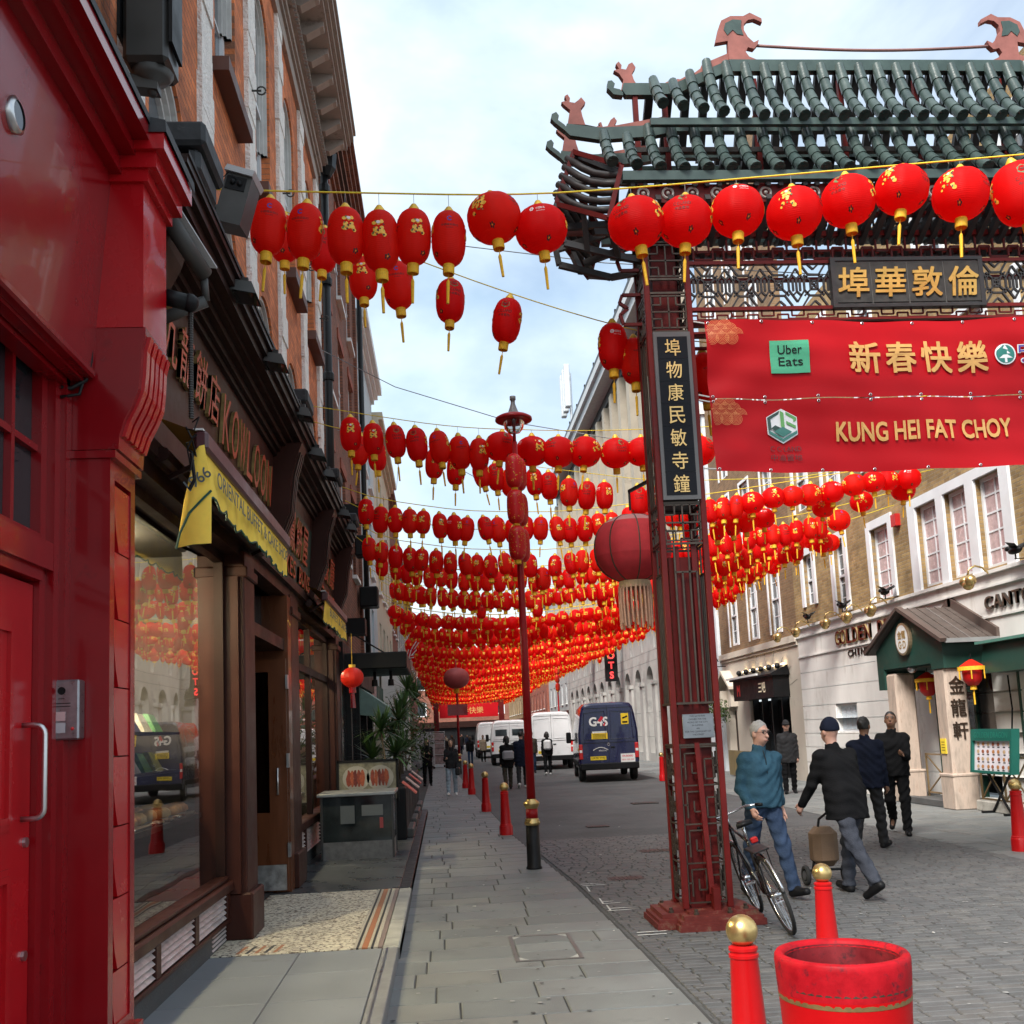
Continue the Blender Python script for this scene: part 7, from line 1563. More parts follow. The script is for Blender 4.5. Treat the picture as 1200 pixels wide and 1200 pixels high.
# ================================================================ VANS
def van(x, y, rz, body_m, lab, H=2.62, L=5.9, Wd=2.0, deco=None, windows=False):
    t = local(thing('van', lab, 'van', (0, 0, 0), 'vans parked in the street'))
    hw = Wd/2
    secs = [(0.0, .42, H-.10, .93, .80), (.06, .40, H-.03, .99, .86), (.6, .38, H, 1., .87), (L*.55, .38, H, 1., .87), (L*.68, .38, H-.06, 1., .85), (L*.74, .38, H-.25, 1., .82), (L*.86, .38, 1.42, 1., .95), (L*.93, .38, 1.2, .97, .92), (L, .42, .95, .9, .85)]
    q = MB(); n = 0; rings = []
    for (yy, zb, zt, wb, wt) in secs:
        a, b = hw*wb, hw*wt; hh = zt-zb
        half = [(a*.93, zb), (a, zb+.12*hh), (a, zb+.4*hh), (a*.985+b*.015, zb+.55*hh), (b*1.0+(a-b)*.35, zb+.82*hh), (b*.985, zt-.07*hh), (b*.88, zt-.015*hh), (b*.6, zt)]
        rings.append([(px_, yy, pz) for px_, pz in half]+[(-px_, yy, pz) for px_, pz in reversed(half)])
    m_ = len(rings[0]); vs = [p for r_ in rings for p in r_]; fs = [tuple(range(m_-1, -1, -1))]
    for i in range(len(rings)-1):
        for k in range(m_): fs.append((i*m_+k, i*m_+(k+1) % m_, (i+1)*m_+(k+1) % m_, (i+1)*m_+k))
    fs.append(tuple((len(rings)-1)*m_+k for k in range(m_)))
    q.raw(vs, fs); b = q.build('body', body_m, t); sharp(b, 28)
    q = MB(); q.box(-.006, .006, -.004, .02, .62, H-.12); q.bar((-hw*.8, -.003, H-.2), (hw*.8, -.003, H-.2), .012, .012); q.bar((-hw*.9, -.002, 1.28), (hw*.9, -.002, 1.28), .02, .012); q.box(-hw*.9, hw*.9, -.003, .01, .60, .612)
    q.build('door_seam', m_black, b)
    for s_ in (-1, 1):
        q = MB(); pts = [(s_*.08, -.012, 1.4), (s_*.82, -.012, 1.4), (s_*.78, -.012, H-.35), (s_*.1, -.012, H-.3)]; q.tube(pts+[pts[0]], .012, 5); q.build('door_pressing', body_m, b)
        q = MB(); q.bbox(s_*.86, s_*.985, -.03, .09, .75, 1.25, .02); q.build('tail_light', mat('tail_red', (.5, .01, .01), .2, coat=.5), t)
        q = MB(); q.bbox(s_*.88, s_*.97, -.034, -.028, .98, 1.06, .002); q.build('light_lens', m_white, t)
        q = MB(); q.tube([(s_*(hw+.0), L*.72, 1.35), (s_*(hw+.14), L*.7, 1.38)], .03, 6); q.bbox(s_*(hw+.08), s_*(hw+.26), L*.69, L*.71+.06, 1.25, 1.65, .03); q.build('mirror', m_black, t)
        q = MB(); q.raw([(s_*(hw*1.003), L*.60, 1.42), (s_*(hw*1.003), L*.79, 1.42), (s_*(hw*.93), L*.745, 2.0), (s_*(hw*.93), L*.60, 2.05)], [(0, 1, 2, 3)]); q.build('cab_window', m_pane, t)
        q = MB(); q.box(s_*hw*.985, s_*hw*1.012, .5, L*.9, .52, .68); q.build('side_moulding', m_black, t)
        for yy in (1.0, L-1.05):
            w = MB(); w.raw([], []); prw = [(.1, -.10), (.31, -.115), (.345, -.08), (.345, .08), (.31, .115), (.1, .10)]
            vv = [(s_*(hw-.13)+d, yy+r_*math.cos(a), .345+r_*math.sin(a)) for (r_, d) in prw for a in [k*math.pi/10 for k in range(20)]]
            w.raw(vv, [(j*20+i, j*20+(i+1) % 20, (j+1)*20+(i+1) % 20, (j+1)*20+i) for j in range(5) for i in range(20)]); wo = w.build('wheel', mat('tyre_rubber', (.018, .018, .018), .8), t, True)
            w = MB(); vv = [(s_*(hw-.02), yy+r_*math.cos(a), .345+r_*math.sin(a)) for r_ in (.0, .2) for a in [k*math.pi/10 for k in range(20)]]; w.raw(vv, [(i, (i+1) % 20, 20+(i+1) % 20, 20+i) for i in range(20)]); w.build('rim', m_steel, wo)
    q = MB(); q.bbox(-hw*.97, hw*.97, -.1, .08, .40, .62, .03); q.build('bumper', m_black, t)
    q = MB(); q.raw([(-hw*.82, L*.752, H-.30), (hw*.82, L*.752, H-.30), (hw*.93, L*.855, 1.47), (-hw*.93, L*.855, 1.47)], [(0, 1, 2, 3)]); q.build('windscreen', m_pane, t)
    pl = MB(); pl.box(-.62, -.1, -.02, -.004, .72, .84); pl = pl.build('number_plate', mat('yellow_plate', (.75, .55, .02), .4), t); q = MB(); put_text(q, 'LX70 WEJ', (-.36, -.022, .78), (1, 0, 0), (0, 0, 1), w=.44, h=.075, bold=.01); q.build('plate_lettering', m_black, pl)
    q = MB(); q.bbox(.06, .2, -.03, 0, 1.1, 1.15, .01); q.build('handle', m_black, t)
    if windows:
        for s_ in (-1, 1): q = MB(); q.box(s_*.14, s_*.76, -.006, .01, 1.55, H-.5); q.build('rear_window', m_pane, t)
    if deco: deco(t)
    t.location = (x, y, 0); t.rotation_euler.z = rz; return t
m_navy = mat('navy_van_paint', (.008, .010, .055), .25, var=.08, coat=.6); m_vw = mat('white_van_paint', (.68, .69, .70), .3, var=.05, coat=.4, dirt=(.5, .5, .5), ds=2)
def deco_blue(t):
    q = MB(); put_text(q, 'G4S', (-.30, -.02, 1.98), (1, 0, 0), (0, 0, 1), w=.60, h=.28, bold=.03); q.build('lettering', mat('white_vinyl', (.8, .8, .8), .4), t)
    q = MB(); q.raw([(-.32, -.024, 2.0), (-.2, -.024, 2.16), (-.12, -.024, 2.1), (-.24, -.024, 1.96)], [(0, 1, 2, 3)]); q.raw([(-.16, -.024, 1.86), (-.06, -.024, 1.98), (-.1, -.024, 1.82)], [(0, 1, 2)]); q.build('logo_flash', mat('red_vinyl', (.6, .01, .03), .4), t)
    y = mat('yellow_vinyl', (.80, .55, .02), .4)
    q = MB(); q.box(-.55, -.02, -.02, -.012, 1.40, 1.60); n1_ = q.build('sticker', y, t); q = MB(); q.box(-.53, -.04, -.0202, -.012, 1.6, 1.66); q.build('sticker_top', m_white, n1_)
    q = MB()
    for k in range(4): q.box(-.5, -.08, -.022, -.0205, 1.43+k*.04, 1.445+k*.04)
    q.build('sticker_print', m_black, n1_)
    q = MB(); q.box(.45, .70, -.02, -.012, 1.86, 2.22); n2_ = q.build('sticker', y, t); q = MB(); q.bar((.5, -.022, 2.06), (.66, -.022, 2.12), .05, .004, (0, 1, 0)); q.box(.49, .66, -.0215, -.0205, 1.9, 1.96); q.build('sticker_print', m_black, n2_)
    q = MB(); q.box(.38, .85, -.02, -.012, .60, .90); n3_ = q.build('sticker', m_white, t); q = MB(); put_text(q, 'ON BOARD', (.61, -.0215, .82), (1, 0, 0), (0, 0, 1), w=.36, h=.06, bold=.02); put_text(q, '0800 000 000', (.61, -.0215, .70), (1, 0, 0), (0, 0, 1), w=.40, h=.05); q.build('sticker_print', mat('red_vinyl', (.6, .01, .03), .4), n3_)
    q = MB(); q.tube([(-.52+.5*i/10, -.018, 1.04+.09*math.sin(math.pi*i/10)) for i in range(11)], .012, 5); put_text(q, 'electric', (-.2, -.018, 1.03), (1, 0, 0), (0, 0, 1), w=.26, h=.06); q.build('emblem', m_white, t)
    q = MB(); q.tube([(.04*math.cos(a), -.02, 1.22+.04*math.sin(a)) for a in [k*math.pi/5 for k in range(11)]], .008, 5); q.build('badge', m_steel, t)
van(5.42, 33.9, R(-5), m_navy, 'dark blue security van with white lettering seen from behind', deco=deco_blue)
van(4.85, 46.5, R(-3), m_vw, 'large white panel van just left of the blue van', H=2.6)
van(3.5, 55, R(-2), m_vw, 'white van partly hidden behind the lamp post', H=2.4, windows=True)
van(3.3, 72, R(0), m_vw, 'smaller white van farthest down the street', H=2.5)
# ================================================================ PEOPLE (smooth implicit bodies)
def V3(*a): return np.array(a, float)
def rc(p, a, b, ra, rb):
    ab = b-a; t = np.clip(((p-a)@ab)/max(ab@ab, 1e-9), 0, 1); return np.linalg.norm(p-a-t[:, None]*ab, axis=1)-(ra+(rb-ra)*t)
def el(p, c, r, M=None):
    q = p-c
    if M is not None: q = q@M
    q = q/np.array(r); k = np.linalg.norm(q, axis=1); return (k-1)*min(r)
def sm(a, b, k):
    h = np.clip(.5+.5*(b-a)/k, 0, 1); return b*(1-h)+a*h-k*h*(1-h)
def smx(a, b, k=.015): return -sm(-a, -b, k)
def nets(fn, lo, hi, h):
    lo, hi = np.array(lo)-h*2, np.array(hi)+h*2; n = np.ceil((hi-lo)/h).astype(int)+1
    ax = [lo[i]+h*np.arange(n[i]) for i in range(3)]; G = np.stack(np.meshgrid(*ax, indexing='ij'), -1)
    K = 5; nb = -(-n//K); cc = np.stack(np.meshgrid(*[lo[i]+h*(K*np.arange(nb[i])+(K-1)/2) for i in range(3)], indexing='ij'), -1)
    Cv = fn(cc.reshape(-1, 3)).reshape(nb); near = np.abs(Cv) < K*h*1.15
    ex = lambda A: A.repeat(K, 0).repeat(K, 1).repeat(K, 2)[:n[0], :n[1], :n[2]]
    Vv = ex(Cv).copy(); mk = ex(near); Vv[mk] = fn(G[mk]); s = Vv < 0; c = n-1
    cnt = np.zeros(c); acc = np.zeros((*c, 3)); off = [(i, j, k) for i in (0, 1) for j in (0, 1) for k in (0, 1)]
    sl = lambda o: tuple(slice(o[i], o[i]+c[i]) for i in range(3))
    for a in off:
        for d in range(3):
            if a[d] == 0:
                b = list(a); b[d] = 1; va, vb = Vv[sl(a)], Vv[sl(b)]; m = (va < 0) != (vb < 0)
                t = np.where(m, va/np.where(m, va-vb, 1), 0); pos = np.array(a, float)+np.zeros((*c, 3)); pos[..., d] += t
                acc += pos*m[..., None]; cnt += m
    act = cnt > 0; idx = -np.ones(c, int); idx[act] = np.arange(act.sum())
    ijk = np.argwhere(act); vs = lo+h*(ijk+acc[act]/cnt[act][:, None]); fs = []
    for d in range(3):
        u, v = (d+1) % 3, (d+2) % 3; A = [slice(1, c[i]) for i in range(3)]; A[d] = slice(0, c[d]); B = list(A); B[d] = slice(1, c[d]+1)
        sa, sb = s[tuple(A)], s[tuple(B)]; e = np.argwhere(sa != sb)
        if len(e) == 0: continue
        base = e.copy(); base[:, u] += 1; base[:, v] += 1; fl = sa[tuple(e.T)]
        def at(du, dv): q = base.copy(); q[:, u] -= du; q[:, v] -= dv; return idx[tuple(q.T)]
        Q = np.stack([at(1, 1), at(0, 1), at(0, 0), at(1, 0)], 1); Q[~fl] = Q[~fl][:, ::-1]; fs.append(Q)
    return vs, np.concatenate(fs) if fs else np.zeros((0, 4), int)
def sdf_obj(name, fn, pts, m, parent, h, pad=.3):
    pts = np.array(pts); vs, fs = nets(fn, pts.min(0)-pad, pts.max(0)+pad, h)
    q = MB(); q.v = [tuple(v) for v in vs]; q.f = [tuple(int(i) for i in f) for f in fs if min(f) >= 0]; q.mi = [0]*len(q.f)
    return q.build(name, m, parent, True)
SKIN = [mat('skin_pale', (.52, .29, .22), .5, var=.1, vs=18), mat('skin_brown', (.20, .10, .06), .5, var=.1, vs=18), mat('skin_asian', (.55, .34, .23), .5, var=.08, vs=18)]
def cloth(name, c, var=.22): return mat(name, c, .95, var=var, vs=9, bump=.6, bs=90, spec=.08)
def person(x, y, yaw, lab, lean=.03, legs=((.2, .1), (-.2, .25)), arms=((-.15, .2), (.2, .25)), head=(0, 0), h=1.75, top=None, bot=None, skin=0, hair=None, hairlen=0, shoe=None, hem=-.10, hat=None, res=.022, bulk=1., group=None, splay=0, extra=None, name='person'):
    t = local(thing(name, lab, 'person', (0, 0, 0), group)); s = h/1.78
    d = V3(0, math.sin(lean), math.cos(lean)); pel = V3(0, 0, 0); Rt = V3(1, 0, 0)
    L = []
    for sd, (a, b), ab in ((1, legs[0], arms[0]), (-1, legs[1], arms[1])):
        hip = pel+V3(sd*.09, 0, -.02); kn = hip+.44*V3(sd*(.04+splay), math.sin(a), -math.cos(a)); an = kn+.43*V3(sd*.0, math.sin(a-b), -math.cos(a-b))
        ft = -(a-b)*.75 if abs(a-b) > .25 else 0; ft = max(-.9, min(.5, a*.6 if a > .25 else (a-b)*.9)); fd = V3(sd*.15, math.cos(ft), math.sin(ft)); fd /= np.linalg.norm(fd)
        sh = pel+.437*d+V3(sd*.165*bulk, 0, 0); sa, eb = ab[:2]; out = ab[2] if len(ab) > 2 else .12
        e = sh+.29*V3(sd*out, math.sin(sa), -math.cos(sa)); w = e+.25*V3(sd*(out*.3-(ab[3] if len(ab) > 3 else 0)), math.sin(sa+eb), -math.cos(sa+eb)); L.append((hip, kn, an, fd, sh, e, w))
    zmin = min(min(q[2][2]-.085, (q[2]+q[3]*.17)[2]-.04) for q in L); up = V3(0, 0, -zmin)
    L = [tuple(v+up if i != 3 else v for i, v in enumerate(q)) for q in L]; pel = pel+up
    nb = pel+.50*d; chest = pel+.34*d; hy, hp = head
    Hm = np.array(Matrix.Rotation(hy, 3, 'Z') @ Matrix.Rotation(-hp+lean*.0, 3, 'X')); hc = nb+.06*d+Hm@V3(0, .02, .135)
    pts = [pel, nb, hc]+[v for q in L for i, v in enumerate(q) if i != 3]
    HL = lambda v: hc+Hm@V3(*v)
    def body(p):
        v = el(p, hc+Hm@V3(0, -.005, .02), (.076, .096, .105), Hm); v = sm(v, el(p, HL((0, .025, -.055)), (.056, .066, .066), Hm), .03)
        v = sm(v, rc(p, HL((0, .088, .005)), HL((0, .112, -.028)), .010, .016), .012); v = sm(v, el(p, HL((0, .085, .035)), (.055, .014, .012), Hm), .012); v = sm(v, el(p, HL((0, .088, -.066)), (.026, .012, .009), Hm), .008)
        for sd in (-1, 1): v = sm(v, el(p, HL((sd*.078, -.005, -.01)), (.012, .022, .034), Hm), .008); v = smx(v, -el(p, HL((sd*.032, .096, .016)), (.017, .012, .010), Hm), .008)
        v = sm(v, rc(p, nb+.02*d, HL((0, -.015, -.06)), .058, .052), .03)
        v = sm(v, rc(p, pel, chest, .085, .085), .04); v = sm(v, rc(p, chest, nb, .085, .05), .03)
        for (hip, kn, an, fd, sh, e, w), sd in zip(L, (1, -1)):
            v = sm(v, rc(p, hip, kn, .065, .045), .03); v = sm(v, rc(p, kn, an, .045, .033), .02); v = sm(v, rc(p, an, an+fd*.12-V3(0, 0, .05), .03, .025), .02)
            v = sm(v, rc(p, nb-.08*d, sh, .05, .05), .03); v = sm(v, rc(p, sh, e, .042, .034), .02); v = sm(v, rc(p, e, w, .034, .024), .02)
            hd = (w-e)/np.linalg.norm(w-e); fw = V3(0, 1, 0)-hd*hd[1]; fw /= max(np.linalg.norm(fw), 1e-6); iw = np.cross(hd, fw)
            pm = w+hd*.05; v = sm(v, rc(p, w+hd*.02+fw*.012, pm+hd*.03, .026, .030), .015); v = sm(v, rc(p, w+hd*.03-fw*.02, pm+hd*.03-fw*.022, .018, .02), .012)
            for k, ln in enumerate((.068, .078, .074, .058)):
                o = pm+hd*.035+fw*(.032-.021*k); k1 = o+hd*ln*.55+iw*sd*-.012; v = sm(v, rc(p, o, k1, .0095, .009), .006); v = sm(v, rc(p, k1, k1+hd*ln*.30+iw*sd*-.03, .009, .0075), .005)
            o = w+hd*.03+fw*.03; k1 = o+hd*.035+fw*.025; v = sm(v, rc(p, o, k1, .013, .011), .01); v = sm(v, rc(p, k1, k1+hd*.035+fw*.004, .0105, .009), .006)
        return v
    fine = res < .016
    sdf_obj('body', body, pts, SKIN[skin], t, res if not fine else .0105)
    def fold(p, a=.0045): return a*(np.sin(58*p[:, 2]+7*np.sin(9*p[:, 0]+6*p[:, 1])+3*p[:, 0])+.6*np.sin(31*p[:, 0]+27*p[:, 1]+44*p[:, 2]))
    def coat(p):
        v = None
        for sd in (-1, 1):
            a = sm(rc(p, pel+V3(sd*.062*bulk, .0, hem), pel+.06*d+V3(sd*.062*bulk, 0, 0), .138*bulk, .13*bulk), rc(p, pel+.06*d+V3(sd*.062*bulk, 0, 0), chest+V3(sd*.068*bulk, 0, 0), .13*bulk, .118*bulk), .03); v = a if v is None else sm(v, a, .06)
            v = sm(v, rc(p, chest+V3(sd*.066*bulk, 0, 0), nb+V3(sd*.05, -.01, -.06), .115*bulk, .07), .05)
        v = sm(v, rc(p, nb-.03*d, nb+.045*d, .082, .07), .02)
        for (hip, kn, an, fd, sh, e, w) in L: v = sm(v, rc(p, nb-.045*d, sh, .056, .064*bulk), .03); v = sm(v, rc(p, sh, e, .066*bulk, .056), .03); v = sm(v, rc(p, e, w+(w-e)*.02, .056, .044), .02)
        v = smx(v, (pel[2]+hem)-p[:, 2]); v = smx(v, -el(p, nb+.08*d, (.054, .058, .04)), .008); return v+fold(p)
    sdf_obj('jacket', coat, pts, top, t, res)
    def pants(p):
        v = rc(p, pel+V3(-.05, 0, 0), pel+V3(.05, 0, 0), .115, .115)
        for (hip, kn, an, fd, sh, e, w) in L: v = sm(v, rc(p, hip, kn, .10, .075), .04); v = sm(v, rc(p, kn, an+(an-kn)*.04, .075, .062), .03)
        v = smx(v, p[:, 2]-pel[2]-(.10 if lean < .2 else .0))
        for (hip, kn, an, *_) in L: u = (an-kn)/np.linalg.norm(an-kn); v = smx(v, np.where(np.linalg.norm(p-an, axis=1) < .15, (p-an)@u-.02, -1), .006)
        return v+fold(p, .006)
    sdf_obj('trousers', pants, pts, bot, t, res)
    for (hip, kn, an, fd, *_) in L:
        u = np.cross(fd, V3(1, 0, 0)); u /= np.linalg.norm(u); u = u if u[2] > 0 else -u
        def sho(p): v = rc(p, an-fd*.035-u*.045, an+fd*.16-u*.052, .043, .040); v = sm(v, rc(p, an, an+fd*.05-u*.03, .048, .042), .03); return smx(v, -((p-an)@u)-.085, .006)
        sdf_obj('shoe', sho, [an, an+fd*.2], shoe or m_black, t, max(.011, res*.6), .1)
    if hair is not None:
        def hr(p):
            v = el(p, HL((0, -.012, .028)), (.081, .101, .108), Hm); q = (p-hc)@Hm; cut = q[:, 1]*.9-(q[:, 2]-.035)*.75-.045; v = smx(v, cut, .02); v = smx(v, -.02*0-(q[:, 2]+.055) if not hairlen else -(q[:, 2]+.06+hairlen), .02)
            if hairlen:
                b = rc(p, HL((0, -.06, 0)), HL((0, -.075, -hairlen)), .085, .07)
                for sd in (-1, 1): b = sm(b, rc(p, HL((sd*.075, -.005, .02)), HL((sd*.085, .02, -hairlen*.9)), .03, .03), .03)
                v = sm(v, b, .03)
            return v+.004*np.sin(70*q[:, 0]+40*q[:, 2]+5*np.sin(50*q[:, 1]))
        sdf_obj('hair', hr, [hc, hc-V3(0, 0, hairlen)], hair, t, max(.011, res*.6), .16)
    if hat is not None:
        def ht(p):
            q = (p-hc)@Hm; v = smx(el(p, HL((0, -.01, .03)), (.089, .109, .124), Hm), .008-q[:, 2], .008)
            if hat[1] == 'cap': v = sm(v, smx(el(p, HL((0, .1, .035)), (.075, .085, .012), Hm), -q[:, 1]+.05), .012)
            else: v = sm(v, np.abs(np.linalg.norm(q[:, :2]/np.array([.088, .108]), axis=1)-1)*.09-.001+np.maximum(np.abs(q[:, 2]-.035)-.022, 0), .004)
            return v
        sdf_obj('hat', ht, [hc], hat[0], t, max(.011, res*.6), .2)
    if fine:
        for sd in (-1, 1):
            q = MB(); q.sphere(tuple(HL((sd*.032, .083, .016))), .0125, 10, 7); q.build('eye', mat('eye_dark', (.12, .09, .08), .2), t, True)
            q = MB(); q.tube([tuple(HL((sd*.012, .099, .036))), tuple(HL((sd*.035, .097, .040))), tuple(HL((sd*.055, .083, .034)))], .004, 5); q.build('eyebrow', mat('grey_brow', (.25, .22, .2), .8), t)
        q = MB(); q.tube([tuple(HL((-.024, .0955, -.069))), tuple(HL((0, .101, -.067))), tuple(HL((.024, .0955, -.069)))], .0035, 5); q.build('lips', mat('lip', (.36, .13, .11), .5), t)
    if extra: extra(t, dict(L=L, pel=pel, nb=nb, hc=hc, HL=HL, chest=chest, d=d, res=res))
    t.location = (x, y, 0); t.rotation_euler.z = yaw; t.scale = (s, s, s); return t
c_fleece = cloth('blue_fleece', (.035, .085, .125)); c_jean = cloth('blue_denim', (.035, .055, .10), .35); c_blk = cloth('black_cloth', (.010, .010, .011)); c_nvy = cloth('navy_cloth', (.012, .015, .028)); c_gry = cloth('grey_trouser', (.05, .055, .07), .3); c_char = cloth('charcoal_cloth', (.03, .03, .032)); c_pjean = cloth('pale_denim', (.34, .42, .48)); c_olive = cloth('olive_cloth', (.05, .045, .035)); c_beige = cloth('beige_cloth', (.24, .19, .14))
h_blk = mat('black_hair', (.012, .010, .009), .5, var=.3, vs=40); h_gry = mat('grey_hair', (.30, .285, .27), .7, var=.2, vs=40); h_brn = mat('brown_hair', (.05, .028, .018), .6)
def glasses(t, J):
    HL = J['HL']; q = MB()
    for sd in (-1, 1):
        q.tube([tuple(HL((sd*.034+.023*math.cos(a), .106, .012+.016*math.sin(a)))) for a in [k*math.pi/6 for k in range(13)]], .0022, 5, cap=False); q.tube([tuple(HL((sd*.056, .104, .016))), tuple(HL((sd*.08, .06, .018))), tuple(HL((sd*.082, -.01, .01)))], .0022, 5)
    q.tube([tuple(HL((-.011, .107, .014))), tuple(HL((.011, .107, .014)))], .0022, 5); q.build('glasses', m_black, t)
    q = MB(); nb, d, ch = J['nb'], J['d'], J['chest']; q.tube([tuple(nb+V3(0, .075, .02)), tuple(nb+V3(0, .115, -.08)), tuple(ch+V3(0, .128, -.05))], .005, 5); q.build('zip', m_black, t)
person(3.27, 10.62, R(196), 'grey haired man in blue fleece and jeans walking towards the camera', .02, ((-.2, .14), (.36, .03)), ((-.1, .75, .2, .15), (-.15, .3, .14)), (R(12), .05), 1.80, c_fleece, c_jean, 0, h_gry, 0, None, -.06, None, .0125, 1.08, extra=glasses)
person(4.08, 10.4, R(22), 'stooping man in black coat and navy beanie walking away with a cart', .27, ((.30, .2), (-.38, .25)), ((-.05, .25, .16), (.35, .3, .16)), (0, -.05), 1.80, c_blk, c_gry, 0, None, 0, None, -.20, (c_nvy, 'beanie'), .0135, 1.16)
person(5.72, 13.8, R(-40), 'dark haired man in navy jacket walking behind the man with the beanie', .10, ((.25, .1), (-.2, .3)), ((.0, .3), (.1, .3)), (0, 0), 1.78, c_nvy, c_char, 1, h_blk, 0, None, -.14, None, .015, 1.08)
def phone(t, J):
    w = J['L'][0][6]; q = MB(); q.bbox(w[0]-.06, w[0]+.06, w[1]+.08, w[1]+.14, w[2]-.03, w[2]+.06, .01); q.build('camera', m_black, t)
person(6.75, 15.2, R(152), 'young man in black jacket looking at the camera in his hands', .04, ((-.1, .75), (.1, .1)), ((.35, 1.5, .05, .2), (.3, 1.45, .05, .2)), (0, -.25), 1.82, c_blk, c_blk, 1, h_blk, 0, None, -.12, None, .015, 1.05, extra=phone)
person(8.3, 24.6, R(165), 'elderly man in dark coat and flat cap walking past the menu case', .03, ((.12, .05), (-.12, .15)), ((.05, .2), (-.05, .2)), (0, 0), 1.74, c_char, c_blk, 0, h_gry, 0, None, -.22, (c_char, 'cap'), .02, 1.06)
m_bag = mat('black_bag_leather', (.012, .012, .012), .5)
def bag(t, J): w = J['L'][1][6]; q = MB(); q.bbox(w[0]-.08, w[0]+.06, w[1]-.14, w[1]+.14, w[2]-.25, w[2]+.0, .03); q.build('handbag', m_bag, t)
person(.19, 30.7, R(175), 'woman with long black hair in grey jacket and pale jeans on the pavement', .03, ((.15, .05), (-.1, .15)), ((.3, 1.4, .1, .25), (.05, .3)), (0, -.1), 1.64, c_char, c_pjean, 2, h_blk, .3, m_white, -.12, None, .02, .95, extra=bag)
person(-.62, 37, R(178), 'woman all in black with long hair looking at her phone', .04, ((.12, .05), (-.12, .15)), ((.3, 1.6, .05, .3), (.3, 1.6, .05, .3)), (0, -.3), 1.66, c_blk, c_blk, 2, h_blk, .3, None, -.25, None, .022, .98)
def wb(t, J): q = MB(); p = J['chest']; q.bbox(p[0]-.16, p[0]+.16, p[1]-.32, p[1]-.12, p[2]-.28, p[2]+.14, .07); q.build('backpack', mat('white_backpack', (.6, .6, .6), .7), t)
def gb(t, J): q = MB(); p = J['pel']; q.bbox(p[0]-.18, p[0]+.2, p[1]-.3, p[1]-.13, p[2]+.02, p[2]+.32, .05); q.build('bag', mat('grey_bag', (.28, .28, .3), .7), t)
GP = 'people walking in the distance'
person(1.95, 32.4, R(5), 'person in dark coat with a grey bag, left of the couple beside the lamp post', .04, ((.2, .1), (-.2, .3)), ((.1, .2), (-.1, .2)), (.3, 0), 1.66, c_blk, c_olive, 2, h_blk, .1, None, -.25, None, .022, 1.05, GP, extra=gb)
person(2.45, 33, R(-4), 'man in long dark coat, right of the couple beside the lamp post', .04, ((.25, .1), (-.25, .3)), ((.1, .2), (-.1, .2)), (0, 0), 1.78, c_nvy, c_char, 0, h_blk, 0, m_white, -.3, None, .022, 1.12, GP)
person(4.1, 41.2, R(0), 'person in black with a white backpack left of the blue van', .03, ((.15, .1), (-.15, .2)), ((.1, .2), (-.1, .2)), (0, 0), 1.70, c_blk, c_blk, 2, h_blk, .1, m_white, -.2, None, .025, 1, GP, extra=wb)
person(3.7, 43.8, R(176), 'person in olive jacket and jeans walking past the white van', .03, ((.2, .1), (-.15, .2)), ((.1, .2), (-.1, .2)), (0, 0), 1.74, c_olive, c_jean, 0, h_gry, 0, None, -.12, None, .025, 1.05, GP)
for k, (x, y, yw, tp, hl, lb) in enumerate(((1.5, 60, 3, c_blk, .1, 'distant pedestrian in black nearest the kerb row of bollards'), (2.4, 64, 180, c_beige, 0, 'distant pedestrian in brown fur-trimmed coat before the far white van'), (.0, 66, 170, c_char, .2, 'distant pedestrian in charcoal just right of the woman in black'), (-.6, 72, 0, c_nvy, 0, 'distant pedestrian in navy on the left pavement'), (.6, 80, 190, c_olive, .2, 'distant pedestrian in olive behind the lamp post with the globe'), (1.4, 88, 10, c_char, 0, 'far pedestrian in charcoal in the middle of the street'), (-1.0, 92, 170, c_blk, 0, 'far pedestrian in black by the left shopfronts'), (2.2, 98, 185, c_nvy, .2, 'far pedestrian in navy with long hair in the street'), (.2, 105, 0, c_beige, 0, 'far pedestrian in beige at the end of the pavement'), (1.9, 110, 175, c_blk, 0, 'farthest pedestrian in black in the street'))):
    person(x, y, R(yw), lb, .03, ((.2, .1), (-.2, .25)), ((.1, .2), (-.15, .2)), (0, 0), 1.6+.03*(k % 6), tp, c_jean if k % 3 == 0 else c_blk, k % 3, h_blk if k % 2 else h_brn, hl, None, -.15-.1*(k % 2), None, .034, 1.02, GP)
# two-wheeled shopping cart pulled by the stooping man
ct = thing('shopping_cart', 'brown two-wheeled bag cart pulled by the stooping man', 'cart', (4.0, 11.1, 0))
q = MB(); q.bbox(3.90, 4.18, 11.0, 11.26, .2, .62, .07); q.build('bag', mat('brown_canvas', (.16, .10, .06), .85, var=.25, bump=.3), ct)
q = MB(); q.tube([(3.9, 11.15, .12), (4.0, 11.1, .7), (4.22, 10.75, .98)], .014, 7); q.tube([(3.84, 11.12, .16), (4.24, 11.12, .16)], .014, 7); q.build('frame', m_blackm, ct)
for dx in (3.82, 4.26):
    q = MB(); q.tube([(dx, 11.12+.085*math.cos(a), .112+.085*math.sin(a)) for a in [k*math.pi/8 for k in range(17)]], .026, 7, cap=False); w = q.build('wheel', mat('tyre_rubber', (.018,)*3, .8), ct, True); q = MB(); q.tube([(dx-.02, 11.12, .112), (dx+.02, 11.12, .112)], .05, 10); q.build('hub', m_steel, w)
ct.location.x += .03
